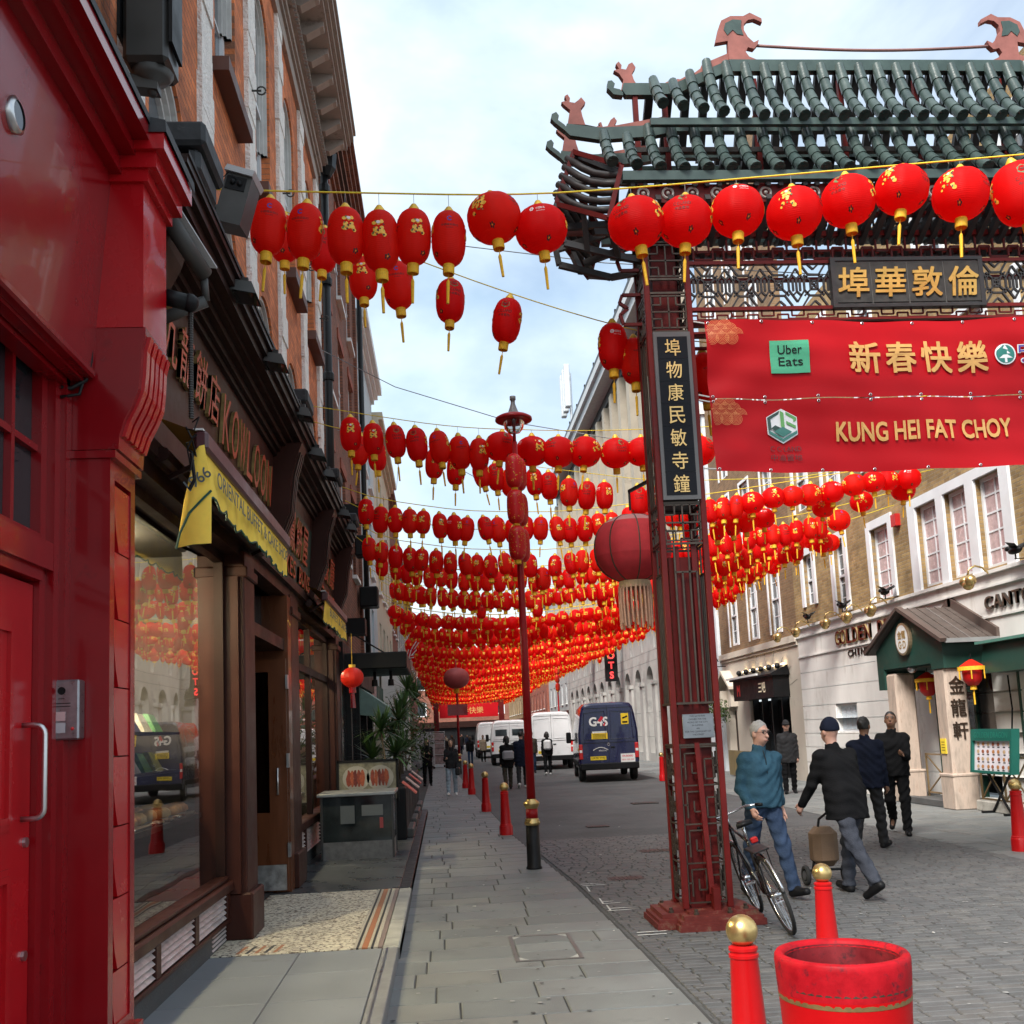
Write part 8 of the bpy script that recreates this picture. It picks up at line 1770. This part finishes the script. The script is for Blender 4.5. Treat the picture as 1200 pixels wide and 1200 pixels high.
# ================================================================ BICYCLE
bc = local(thing('bicycle', 'black bicycle with chrome mudguard leaning against the gate column', 'bicycle'))
m_tyre = mat('tyre_rubber', (.018,)*3, .8); m_chr = mat('chrome', (.62, .62, .63), .2, 1.)
def ring(c, r_, tr, n=40, a0=0, a1=2*math.pi): return [(0, c+r_*math.cos(a0+(a1-a0)*k/n), .34+r_*math.sin(a0+(a1-a0)*k/n)) for k in range(n+1)]
for c in (0, 1.05):
    q = MB(); q.tube(ring(c, .325, 0), .018, 8, cap=False); w = q.build('wheel', m_tyre, bc, True)
    q = MB(); q.tube(ring(c, .303, 0), .009, 6, cap=False); q.build('rim', m_chr, w, True)
    q = MB()
    for k in range(28): a = k*2*math.pi/28; q.tube([((.02 if k % 2 else -.02), c+.02*math.cos(a+.6), .34+.02*math.sin(a+.6)), (0, c+.3*math.cos(a), .34+.3*math.sin(a))], .0013, 3)
    q.build('spoke', m_chr, w); q = MB(); q.tube([(-.045, c, .34), (.045, c, .34)], .02, 10); q.build('hub', m_chr, w, True)
    q = MB(); q.tube(ring(c, .355, 0, 20, .1, 2.9), .014, 6); q.build('mudguard', m_chr, bc, True)
BB, ST_, HT, HB = (0, .44, .29), (0, .30, .78), (0, .86, .86), (0, .90, .68)
q = MB(); q.tube([ST_, BB], .016, 8); q.tube([ST_, HT], .015, 8); q.tube([BB, HB], .018, 8); q.tube([HT, HB], .018, 8)
for sx in (-.05, .05): q.tube([BB, (sx, 0, .34)], .009, 6); q.tube([ST_, (sx, 0, .34)], .008, 6); q.tube([HB, (sx, 1.05, .34)], .010, 6)
q.build('frame', mat('black_bike_paint', (.012, .012, .013), .25, coat=.4), bc, True)
q = MB(); q.tube([(0, .30, .78), (0, .27, .92)], .013, 8); q.build('seat_post', m_chr, bc, True)
q = MB(); q.raw([(-.075, .16, .93), (.075, .16, .93), (.03, .28, .95), (-.03, .28, .95), (-.012, .43, .945), (.012, .43, .945), (-.07, .16, .97), (.07, .16, .97), (.025, .28, .965), (-.025, .28, .965)], [(0, 1, 7, 6), (0, 6, 9, 3), (1, 2, 8, 7), (6, 7, 8, 9), (3, 9, 4), (2, 5, 8), (9, 8, 5, 4), (0, 3, 2, 1), (3, 4, 5, 2)]); q.build('saddle', m_black, bc, True)
q = MB(); q.tube([HT, (0, .84, .96)], .013, 8); q.tube([(-.28, .74, .98), (-.2, .82, .99), (0, .86, .97), (.2, .82, .99), (.28, .74, .98)], .011, 8); q.build('handlebar', m_chr, bc, True)
for sx in (-1, 1): q = MB(); q.tube([(sx*.28, .74, .98), (sx*.31, .66, .975)], .017, 8); q.build('grip', m_black, bc, True)
q = MB(); q.tube([(.03, .44+.085*math.cos(a), .29+.085*math.sin(a)) for a in [k*math.pi/10 for k in range(21)]], .006, 5, cap=False); q.tube([(.05, .44, .29), (.055, .52, .15)], .009, 6); q.tube([(-.05, .44, .29), (-.055, .36, .43)], .009, 6); q.tube([(.03, .44, .375), (.03, 0, .37)], .005, 4); q.tube([(.03, .44, .205), (.03, 0, .31)], .005, 4); q.build('crank', m_chr, bc)
for (sx, yy, zz) in ((1, .52, .15), (-1, .36, .43)): q = MB(); q.bbox(sx*.06, sx*.15, yy-.035, yy+.035, zz-.012, zz+.012, .005); q.build('pedal', m_chr, bc)
q = MB(); q.bbox(-.03, .03, -.02, .03, .80, .85, .01); q.build('rear_reflector', mat('red_reflector', (.4, .01, .01), .2), bc)
q = MB(); q.bbox(-.07, .07, -.12, .22, .735, .75, .005); q.tube([(-.05, -.08, .735), (-.05, 0, .36)], .005, 5); q.tube([(.05, -.08, .735), (.05, 0, .36)], .005, 5); q.build('rack', m_blackm, bc)
bc.location = (2.84, 8.68, 0.01); bc.rotation_euler = (0, R(-18), R(-3))
# ================================================================ SMALL THINGS ON THE LEFT
def px_(name, m, fn, parent, smooth=False):
    q = MB(); fn(q); return q.build(name, m, parent, smooth)
m_cam = mat('grey_camera_shell', (.075, .073, .07), .5, var=.2, spec=.3); m_camd = mat('dark_camera_shell', (.03, .028, .026), .4, var=.2)
# box camera unit on a wall arm, high on the left
t = thing('wall_camera', 'big dark box camera on a wall arm above the red shopfront', 'camera', (-1.6, 6.0, 6.2))
px_('arm', m_cam, lambda q: q.raw([(-1.98, 6.1, 5.94), (-1.65, 6.1, 5.90), (-1.65, 6.1, 5.95), (-1.98, 6.1, 6.06), (-1.98, 6.2, 5.94), (-1.65, 6.2, 5.90), (-1.65, 6.2, 5.95), (-1.98, 6.2, 6.06)], [(0, 1, 2, 3), (4, 5, 6, 7), (0, 1, 5, 4), (3, 2, 6, 7), (1, 2, 6, 5)]), t)
px_('pivot', m_cam, lambda q: q.lathe([(.02, -.08), (.035, -.05), (.045, 0), (.10, .03), (.13, .07)], 16, (-1.69, 6.15, 5.96)), t, True)
px_('housing', m_camd, lambda q: q.bbox(-1.84, -1.56, 6.0, 6.3, 6.03, 6.47, .03), t)
px_('side_plate', m_black, lambda q: (q.box(-1.87, -1.85, 6.0, 6.25, 6.2, 6.7), q.box(-1.552, -1.53, 6.0, 6.25, 6.15, 6.7), q.box(-1.85, -1.552, 6.0, 6.25, 6.5, 6.7)), t)
# cream shutter beside it
t = thing('cream_shutter', 'cream painted board above the red cornice at upper left', 'board', (-1.9, 5.2, 5.3)); px_('board', mat('cream_board', (.50, .47, .32), .6, var=.08), lambda q: (q.box(-1.97, -1.86, 4.75, 5.05, 5.5, 8), q.box(-1.97, -1.82, 5.05, 5.3, 5.5, 8), q.box(-1.97, -1.80, 4.75, 5.32, 5.42, 5.52)), t)
# bullet camera
t = thing('wall_camera', 'grey bullet camera under the red cornice corner', 'camera', (-1.45, 6.4, 4.6))
d0 = Vector((-1.58, 6.0, 5.02)); d1 = Vector((-1.44, 6.42, 4.82))
px_('barrel', m_cam, lambda q: q.tube([d0, d1], .055, 18), t, True); px_('lens', m_black, lambda q: q.tube([d0+(d0-d1).normalized()*.004, d0+(d0-d1).normalized()*.006], .05, 16), t)
px_('sun_shield', mat('pale_shield', (.45, .45, .46), .4), lambda q: q.obox((d0+d1)/2+Vector((.02, -.01, .068)), (d1-d0)*.56, (.05, .012, .0), (0, 0, .006)), t)
px_('bracket', m_cam, lambda q: (q.tube([d1+Vector((0, 0, -.03)), d1+Vector((0, .05, -.16))], .025, 8), q.tube([d1+Vector((0, .05, -.16)), (-1.75, 6.45, 4.52)], .04, 10)), t, True)
# dome camera and corrugated conduit
t = thing('dome_camera', 'small black round camera on the red block with hanging corrugated conduit', 'camera', (-1.5, 5.9, 4.45))
px_('dome', m_black, lambda q: (q.sphere((-1.42, 5.95, 4.42), .055, 14, 10), q.tube([(-1.56, 5.9, 4.44), (-1.44, 5.94, 4.42)], .05, 12)), t, True)
px_('conduit', m_camd, lambda q: q.tube([(-1.42, 5.97, 4.38-.0075*i) for i in range(90)], [.017 if i % 2 else .013 for i in range(90)], 8), t)
px_('loose_cable', m_black, lambda q: (q.tube([(-1.42+.05*math.sin(k*1.3)*(1-k/20), 5.97+.03*math.cos(k*1.7), 3.7-k*.016+.04*math.sin(k*2.1)) for k in range(20)], .005, 5), q.tube([(-1.42, 5.97, 3.5), (-1.40, 5.96, 3.34), (-1.43, 5.96, 3.28)], .012, 6)), t)
# back of a larger camera seen against the brick
t = thing('wall_camera', 'grey tilted box camera on a short arm beside the first lantern', 'camera', (-1.45, 7.4, 5.4))
cc = Vector((-1.40, 7.35, 5.80)); ax = Vector((.095, 0, -.025)); az = Vector((.05, 0, .19))
px_('housing', m_cam, lambda q: q.obox(cc, ax, (0, .16, .03), az), t); px_('hood', mat('pale_shield', (.45, .45, .46), .4), lambda q: q.obox(cc+Vector((.055, -.0, .20)), (.10, 0, -.03), (0, .19, .03), (.012, 0, .02)), t)
px_('rear_panel', m_black, lambda q: (q.obox(cc+Vector((.02, -.163, .08)), (.07, 0, -.018), (0, .004, 0), (.013, 0, .05)), q.sphere(cc+Vector((.0, -.17, .09)), .022, 8, 6), q.sphere(cc+Vector((.05, -.17, .075)), .022, 8, 6)), t)
px_('arm', m_cam, lambda q: (q.tube([cc+Vector((-.06, -.02, -.03)), (-1.72, 7.3, 5.74)], .028, 8), q.obox((-1.73, 7.3, 5.75), (.015, 0, 0), (0, .05, 0), (0, 0, .09))), t, True); px_('lead_wire', m_black, lambda q: q.tube([cc+Vector((.03, -.17, .11)), cc+Vector((-.02, -.2, .15)), cc+Vector((-.14, -.12, .09)), (-1.72, 7.4, 5.5)], .004, 5), t)
# floodlights along the cornice
def flood(y, z, lab, x=-1.40):
    t = thing('floodlight', lab, 'floodlight', (x, y, z), 'floodlights along the bakery cornice')
    px_('casing', m_cam, lambda q: q.raw([(x-.1, y-.13, z), (x+.1, y-.13, z-.04), (x+.1, y+.13, z-.04), (x-.1, y+.13, z), (x-.07, y-.1, z+.09), (x+.06, y-.1, z+.07), (x+.06, y+.1, z+.07), (x-.07, y+.1, z+.09)], [(0, 1, 5, 4), (1, 2, 6, 5), (2, 3, 7, 6), (3, 0, 4, 7), (4, 5, 6, 7)]), t)
    px_('glass', m_pane, lambda q: q.raw([(x-.085, y-.115, z-.003), (x+.085, y-.115, z-.037), (x+.085, y+.115, z-.037), (x-.085, y+.115, z-.003)], [(0, 1, 2, 3)]), t)
    px_('bracket', m_camd, lambda q: (q.tube([(x-.02, y, z+.07), (x-.04, y, z+.18), (x-.12, y, z+.2)], .015, 6), q.box(x-.06, x+.02, y-.02, y+.02, z+.08, z+.14)), t)
for k, (y, z) in enumerate(((7.65, 5.22), (9.1, 5.2), (10.95, 5.3), (12.2, 5.2), (13.4, 5.25), (15.6, 5.2), (16.8, 5.22))): flood(y, z, 'grey floodlight on the bakery cornice, %s from the red shopfront' % ordinal(k+1))
# ================================================================ BLACK RESTAURANT FRONT BEYOND THE BAKERY
t = thing('black_shopfront', 'black painted restaurant front with glazed bays beyond the bakery', 'shopfront', (-1.9, 22, 0))
for k in range(5): px_('post', m_blackm, lambda q: q.box(-1.92, -1.78, 18.2+k*2, 18.4+k*2, .1, 3.3), t)
for k in range(4): px_('window', m_pane, lambda q: q.box(-1.9, -1.86, 18.4+k*2, 20.2+k*2, .7, 2.9), t)
px_('riser', m_black, lambda q: q.box(-1.9, -1.8, 18.4, 26.2, .1, .7), t); px_('fascia', m_black, lambda q: q.box(-1.95, -1.72, 18.15, 26.3, 2.9, 3.5), t)
t = thing('flat_canopy', 'flat black canopy box projecting over the pavement beyond the bakery', 'canopy', (-1.3, 19.5, 3.1)); px_('slab', m_black, lambda q: q.bbox(-1.8, -.62, 18.6, 21, 3.02, 3.32, .02), t); px_('stay', m_blackm, lambda q: q.bar((-1.8, 20.6, 3.9), (-.9, 20.6, 3.32), .03, .03), t)
for k in range(3): px_('spot', m_black, lambda q: (q.tube([(-.95-k*.3, 19.4, 3.02), (-.95-k*.3, 19.35, 2.86)], .03, 8), q.lathe([(.06, 0), (.05, .12)], 10, (-.95-k*.3, 19.3, 2.74))), t)
t = thing('wall_speaker', 'black boxes fixed to the wall above the black restaurant front', 'speaker', (-1.7, 25, 6)); px_('box', m_black, lambda q: (q.bbox(-1.95, -1.55, 24.2, 24.7, 6.1, 6.6, .03), q.bbox(-1.95, -1.5, 25.2, 25.8, 5.0, 5.5, .03)), t)
t = local(thing('globe_lantern', 'orange-red ribbed globe lantern hanging in front of the black shopfront', 'lantern', (0, 0, 0))); px_('body', mat('orange_red_silk', (.75, .03, .012), .4, transl=.35), lambda q: q.lathe(prof_o(.17, .30, 12, 2.1), 36, (0, 0, 0), lambda a, z: 1-.06*(1-abs(math.sin(a*6)))**2, cap=False), t, True); px_('cap', m_cap, lambda q: (q.lathe([(.05, -.01), (.05, .04)], 12), q.tube([(0, 0, .04), (0, 0, .5)], .005, 4)), t); px_('tassel', m_red, lambda q: (q.lathe([(.05, -.3), (.055, -.38)], 10), q.tube([(0, 0, -.38), (0, 0, -.6)], [.03, .045], 8)), t); t.location = (-1.32, 15.3, 2.84)
# glass counter box on the dark step
t = thing('glass_counter', 'dark glass box with steel top standing on the wet step', 'counter', (-1.25, 15.2, .1))
px_('frame', m_camd, lambda q: [q.box(x, x+.03, y, y+.03, .1, 1.0) for x in (-1.78, -.78) for y in (14.9, 15.75)], t); px_('pane', mat('smoked_glass', (.02, .025, .026), .06, var=.5, vs=4), lambda q: q.box(-1.77, -.76, 14.91, 15.77, .35, .98), t)
px_('base', mat('dull_dark_steel', (.16, .155, .15), .5, .6, var=.3, vs=10), lambda q: q.box(-1.765, -.765, 14.905, 15.765, .1, .35), t); px_('top', mat('worn_steel_top', (.28, .29, .29), .4, .8, var=.3), lambda q: q.bbox(-1.83, -.72, 14.86, 15.82, .98, 1.03, .01), t)
for k, (x, z, w, h_, c) in enumerate(((-1.5, .6, .2, .25, (.10, .11, .11)), (-1.2, .7, .3, .15, (.13, .14, .14)), (-.95, .52, .05, .15, (.3, .05, .05)))): px_('leaflet', mat('leaflet_%d' % k, c, .6), lambda q: q.box(x, x+w, 14.9, 14.908, z, z+h_), t)
# food picture boards and planters
def board(lab, y, x0, x1, z0, z1, seed):
    t = thing('picture_board', lab, 'picture board', ((x0+x1)/2, y, z0)); rr = random.Random(seed); px_('panel', mat('board_pale_%d' % seed, (.16, .15, .11), .5, var=.6, vs=9), lambda q: q.box(x0, x1, y, y+.03, z0, z1), t)
    px_('frame', m_black, lambda q: (q.box(x0-.03, x1+.03, y-.01, y+.04, z1, z1+.04), q.box(x0-.03, x1+.03, y-.01, y+.04, z0-.04, z0), q.box(x0-.04, x0, y-.01, y+.04, z0-.04, z1+.04), q.box(x1, x1+.04, y-.01, y+.04, z0-.04, z1+.04)), t)
    for k in range(2):
        cx = x0+(x1-x0)*(.3+.42*k); cz = z0+(z1-z0)*.58; px_('plate_picture', mat('plate_white', (.30, .29, .26), .5), lambda q: q.raw([(cx+.22*math.cos(a), y-.002, cz+.2*math.sin(a)) for a in [j*math.pi/9 for j in range(18)]], [tuple(range(18))]), t)
        for j in range(5): px_('food_picture', mat('roast_%d' % (j % 3), ((.20, .035, .018), (.30, .07, .03), (.12, .02, .015))[j % 3], .5, var=.4, vs=30), lambda q: q.raw([(cx-.12+j*.055+rr.uniform(.02, .05)*math.cos(a), y-.004-j*.0005, cz+.14*math.sin(a)+rr.uniform(-.01, .01)) for a in [i*math.pi/5 for i in range(10)]], [tuple(range(10))]), t)
    px_('lettering', mat('dark_red_print', (.07, .012, .014), .5), lambda q: put_text(q, '燒味 BBQ', (x0+(x1-x0)*.22, y-.0035, z0+.07), (1, 0, 0), (0, 0, 1), h=.07), t)
board('framed board with roast meat pictures behind the glass counter', 17.0, -1.72, -.80, .80, 1.40, 1)
t = thing('planter_trough', 'black planter trough along the pavement edge with small picture cards', 'planter', (-1.0, 20, 0)); px_('trough', m_black, lambda q: [q.bbox(-1.05, -.66, 17.3+k*1.7, 18.9+k*1.7, .1, .95, .02) for k in range(5)], t)
px_('soil', m_brownd, lambda q: [q.box(-1.02, -.69, 17.33+k*1.7, 18.87+k*1.7, .9, .93) for k in range(5)], t)
for k in range(4): px_('picture_card', mat('menu_card_%d' % (k % 2), ((.5, .12, .10), (.55, .45, .4))[k % 2], .5, var=.4, vs=20), lambda q: q.obox((-.62, 18+k*1.7, .92), (.12, 0, -.10), (0, .22, 0), (.006, 0, .008)), t)
for k in range(4): px_('foot_box', m_cam, lambda q: q.bbox(-.78, -.56, 17.6+k*2, 18.9+k*2, .1, .26, .02), t)
m_leaf = [mat('dracaena_leaf_%d' % i, c, .4, var=.25, vs=8, transl=.15) for i, c in enumerate([(.06, .13, .035), (.09, .17, .045), (.045, .09, .03)])]
def spiky(x, y, z0, heads, lab, seed, ln=.55):
    t = thing('dracaena_plant', lab, 'plant', (x, y, z0)); rr = random.Random(seed)
    for (dx, dy, h_) in heads:
        px_('stem', mat('plant_stem', (.10, .075, .05), .8), lambda q: q.tube([(x, y, z0), (x+dx*.4, y+dy*.4, z0+h_*.5), (x+dx, y+dy, z0+h_)], [.022, .018, .015], 6), t)
        q = MB()
        for k in range(80):
            a = rr.uniform(0, 6.28); e = rr.uniform(-.35, 1.35); l = ln*rr.uniform(.7, 1.1); q.cur = rr.randrange(3); w = .024
            d = Vector((math.cos(a)*math.cos(e), math.sin(a)*math.cos(e), math.sin(e))); s_ = Vector((-math.sin(a), math.cos(a), 0)); p = Vector((x+dx, y+dy, z0+h_)); dr = Vector((0, 0, -.25*l*math.cos(e)))
            P_ = [p+d*l*u+dr*u*u for u in (0, .35, .7, 1)]; ww = [w*.6, w, w*.75, .001]
            q.raw([v for i in range(4) for v in (P_[i]-s_*ww[i], P_[i]+s_*ww[i])], [(2*i, 2*i+1, 2*i+3, 2*i+2) for i in range(3)])
        q.build('leaf_head', m_leaf, t)
spiky(-1.0, 18.2, .92, ((-.1, .1, 1.0), (.12, .5, .55), (-.3, .4, .5)), 'tall spiky dracaena nearest the glass counter', 1)
spiky(-.9, 20.6, .92, ((.0, .2, 1.2), (.1, -.2, .6)), 'spiky dracaena in the middle of the planter trough', 2)
spiky(-.95, 23.5, .92, ((.05, 0, 1.5), (-.2, .4, .9)), 'spiky dracaena at the far end of the planter trough', 3)
def bush(x, y, z, rx, rz, lab, seed, n=900, stem=None, cat='shrub', name='leafy_shrub', s0=.05):
    t = thing(name, lab, cat, (x, y, 0)); rr = random.Random(seed); q = MB()
    for k in range(n):
        a, b, u = rr.uniform(0, 6.28), rr.uniform(-1, 1), rr.random()**.4; rad = u*(1+.2*math.sin(a*3)*math.cos(b*4)); c = Vector((x+rx*rad*math.sqrt(1-b*b)*math.cos(a), y+rx*rad*math.sqrt(1-b*b)*math.sin(a), z+rz*rad*b))
        d1, d2 = Vector((rr.gauss(0, 1), rr.gauss(0, 1), rr.gauss(0, 1))).normalized(), Vector((rr.gauss(0, 1), rr.gauss(0, 1), rr.gauss(0, 1))).normalized(); s_ = s0*rr.uniform(.6, 1.2); q.cur = rr.randrange(3)
        q.raw([c-d1*s_, c+d2*s_*.5, c+d1*s_, c-d2*s_*.5], [(0, 1, 2, 3)])
    q.build('crown', [mat('bush_leaf_%d' % i, c_, .55, var=.25, transl=.2) for i, c_ in enumerate([(.05, .09, .02), (.08, .13, .03), (.035, .06, .018)])], t)
    px_('trunk', mat('plant_stem', (.10, .075, .05), .8), lambda q: (q.tube([(x, y, 0), (x+.03, y, z*.4), (x, y, z-rz*.3)], [.05, .035, .02], 7), q.tube([(x, y, z*.5), (x+rx*.4, y, z)], [.02, .01], 5), q.tube([(x, y, z*.55), (x-rx*.4, y+.1, z+.1)], [.02, .01], 5)), t, True)
bush(-1.0, 26.5, 1.9, .8, .95, 'leafy olive green shrub behind the dracaenas', 5, 1500)
bush(9.75, 36.4, 2.15, .55, .5, 'clipped bay tree by the pedimented doorway behind the gate column', 6, 900, cat='tree', name='bay_tree', s0=.06)
spiky(-1.1, 29.5, 2.2, ((.1, 0, .9), (.3, .3, .6)), 'dark palm head above the olive shrub', 4, .8)
t = thing('bank_sign', 'white square sign with red hexagon emblem projecting from the left wall', 'sign', (-1.3, 29.7, 2.2)); px_('box', m_white, lambda q: q.box(-1.62, -.98, 29.6, 29.75, 2.14, 2.66), t); px_('bracket', m_blackm, lambda q: q.bar((-2, 29.7, 2.4), (-1.6, 29.7, 2.4), .05, .05), t)
cx, cz = -1.3, 2.4; px_('emblem', mat('emblem_red', (.55, .01, .015), .5), lambda q: [q.raw([(cx+a, 29.595, cz+b) for a, b in p], [tuple(range(len(p)))]) for p in (((-.26, 0), (-.13, .14), (-.13, -.14)), ((.26, 0), (.13, -.14), (.13, .14)), ((-.13, .14), (.13, .14), (0, 0)), ((-.13, -.14), (0, 0), (.13, -.14)))], t)
t = thing('green_parasol', 'pale green folding awning over the planters beyond the bakery', 'awning', (-1.5, 24, 2.6)); px_('cloth', mat('sage_cloth', (.22, .33, .29), .8, var=.15, vs=5), lambda q: q.raw([(-1.95, 22.3, 3.0), (-1.95, 26, 3.0), (-1.05, 26, 2.35), (-1.05, 22.3, 2.35), (-1.95, 22.3, 2.3), (-1.05, 22.3, 2.2), (-1.05, 26, 2.2)], [(0, 1, 2, 3), (0, 3, 5, 4), (3, 2, 6, 5)]), t); px_('arm', m_blackm, lambda q: q.bar((-1.95, 22.4, 2.3), (-1.05, 22.4, 2.3), .03, .03), t)
t = thing('white_column', 'white stone column top behind the green awning', 'column', (-1.5, 34, 0)); px_('shaft', m_white, lambda q: (q.bbox(-1.95, -1.1, 33.2, 34.2, 0, 4.1, .03), q.bbox(-2.0, -1.02, 33.1, 34.3, 4.1, 4.3, .03)), t)
t = thing('flag', 'small red white and blue flag hanging from the left buildings', 'flag', (-1.2, 36, 4.4)); px_('pole', m_white, lambda q: q.tube([(-1.95, 36, 4.0), (-.9, 36, 5.6)], .02, 6), t)
F_ = lambda u, v: (-1.5+.55*u+.15*v, 36+.05*math.sin(u*8), 4.35+u*.55+.5*v-.35)
px_('field', mat('flag_blue', (.01, .02, .15), .8), lambda q: q.raw([F_(u/4, v) for u in range(5) for v in (0, 1)], [(2*i, 2*i+1, 2*i+3, 2*i+2) for i in range(4)]), t)
def strip_(q, a, b, w, dy):
    A, B = Vector(F_(*a)), Vector(F_(*b)); q.bar(A+Vector((0, dy, 0)), B+Vector((0, dy, 0)), w, .004, (0, 1, 0)) if False else q.obox((A+B)/2+Vector((0, dy, 0)), (B-A)/2, (0, .003, 0), (B-A).cross(Vector((0, 1, 0))).normalized()*w/2)
px_('white_cross', m_white, lambda q: [strip_(q, a, b, .12, -.06) for a, b in (((0, 0), (1, 1)), ((0, 1), (1, 0)), ((.5, 0), (.5, 1)), ((0, .5), (1, .5)))], t); px_('red_cross', mat('flag_red', (.5, .01, .02), .8), lambda q: [strip_(q, a, b, .06, -.075) for a, b in (((0, 0), (1, 1)), ((0, 1), (1, 0)), ((.5, 0), (.5, 1)), ((0, .5), (1, .5)))], t)
# stacked delivery cages on the far pavement
for k, (x, y) in enumerate(((-.9, 55), (-.35, 57), (-1.3, 60))):
    t = thing('roll_cage', ('wire roll cage of wrapped goods on the far left pavement, nearest one', 'wire roll cage of wrapped goods nearer the kerb', 'wire roll cage of wrapped goods by the far wall')[k], 'cage', (x, y, 0)); px_('goods', mat('wrapped_goods_%d' % k, ((.42, .42, .43), (.34, .25, .24), (.5, .5, .5))[k], .5, var=.4, vs=8), lambda q: [q.bbox(x-.36, x+.36, y-.3, y+.3, .2+j*.42, .6+j*.42, .03) for j in range(4)], t); px_('frame', m_steel, lambda q: [q.bar((x+a, y+b, .1), (x+a, y+b, 1.95), .03, .03) for a in (-.38, .38) for b in (-.32, .32)]+[q.bar((x-.38, y-.32, z), (x+.38, y-.32, z), .025, .025) for z in (.18, .7, 1.3, 1.93)], t); px_('castor', m_black, lambda q: [q.sphere((x+a, y+b, .06), .058, 8, 6) for a in (-.34, .34) for b in (-.28, .28)], t)
# pair of red silk lanterns at the porch
def palace(x, y, z, lab):
    t = local(thing('porch_lantern', lab, 'lantern', (0, 0, 0), 'lanterns under the porch')); px_('roof', mat('orange_red_silk', (.75, .03, .012), .4, transl=.35), lambda q: q.lathe([(.03, .1), (.12, .05), (.23, -.02), (.24, -.04)], 6, cap=False), t); px_('body', mat('deep_red_silk', (.55, .012, .012), .4, transl=.3), lambda q: q.lathe([(.16, -.05), (.175, -.15), (.16, -.28), (.09, -.37), (.05, -.38)], 18, cap=False), t, True)
    px_('trim', m_fr, lambda q: q.lathe([(.243, -.03), (.245, -.1)], 24, cap=False), t); px_('tassel', m_fr, lambda q: (q.lathe([(.05, -.37), (.06, -.45)], 10, cap=False), q.tube([(0, 0, -.45), (0, 0, -.72)], .016, 6)), t); px_('cord', m_black, lambda q: q.tube([(0, 0, .09), (0, 0, .22)], .008, 5), t)
    for k in range(6): a = k*math.pi/3; px_('corner_tassel', m_fr, lambda q: q.tube([(.24*math.cos(a), .24*math.sin(a), -.05), (.24*math.cos(a), .24*math.sin(a), -.26)], .011, 5), t)
    t.location = (x, y, z)
palace(9.72, 20.0, 2.5, 'red lantern with yellow trim hanging in the porch between its columns'); palace(9.62, 18.05, 2.62, 'red lantern with yellow trim hanging right of the inscribed column')
# small gate and banner far down the street
t = thing('distant_gate', 'second red street gate with banner far down the street', 'gate', (3, 120, 0))
for x in (-.8, 6.8): px_('post', m_gred, lambda q: q.box(x-.3, x+.3, 119.7, 120.3, 0, 7), t)
px_('beam', m_gred, lambda q: (q.box(-2, 8, 119.7, 120.3, 6.2, 7), q.box(-1, 7, 119.8, 120.2, 5.2, 5.5)), t); px_('banner', m_ban, lambda q: q.box(-.4, 6.4, 119.6, 119.66, 3.6, 5.2), t); px_('roof', m_gbeam, lambda q: q.prism([(-3, 7.4), (-2, 7), (8, 7), (9, 7.4), (6, 8.4), (0, 8.4)], lambda u, v, d: (u, d, v), 119, 121), t); px_('lettering', m_bg, lambda q: put_text(q, '新春快樂', (3, 119.58, 4.4), (1, 0, 0), (0, 0, 1), h=.8), t)
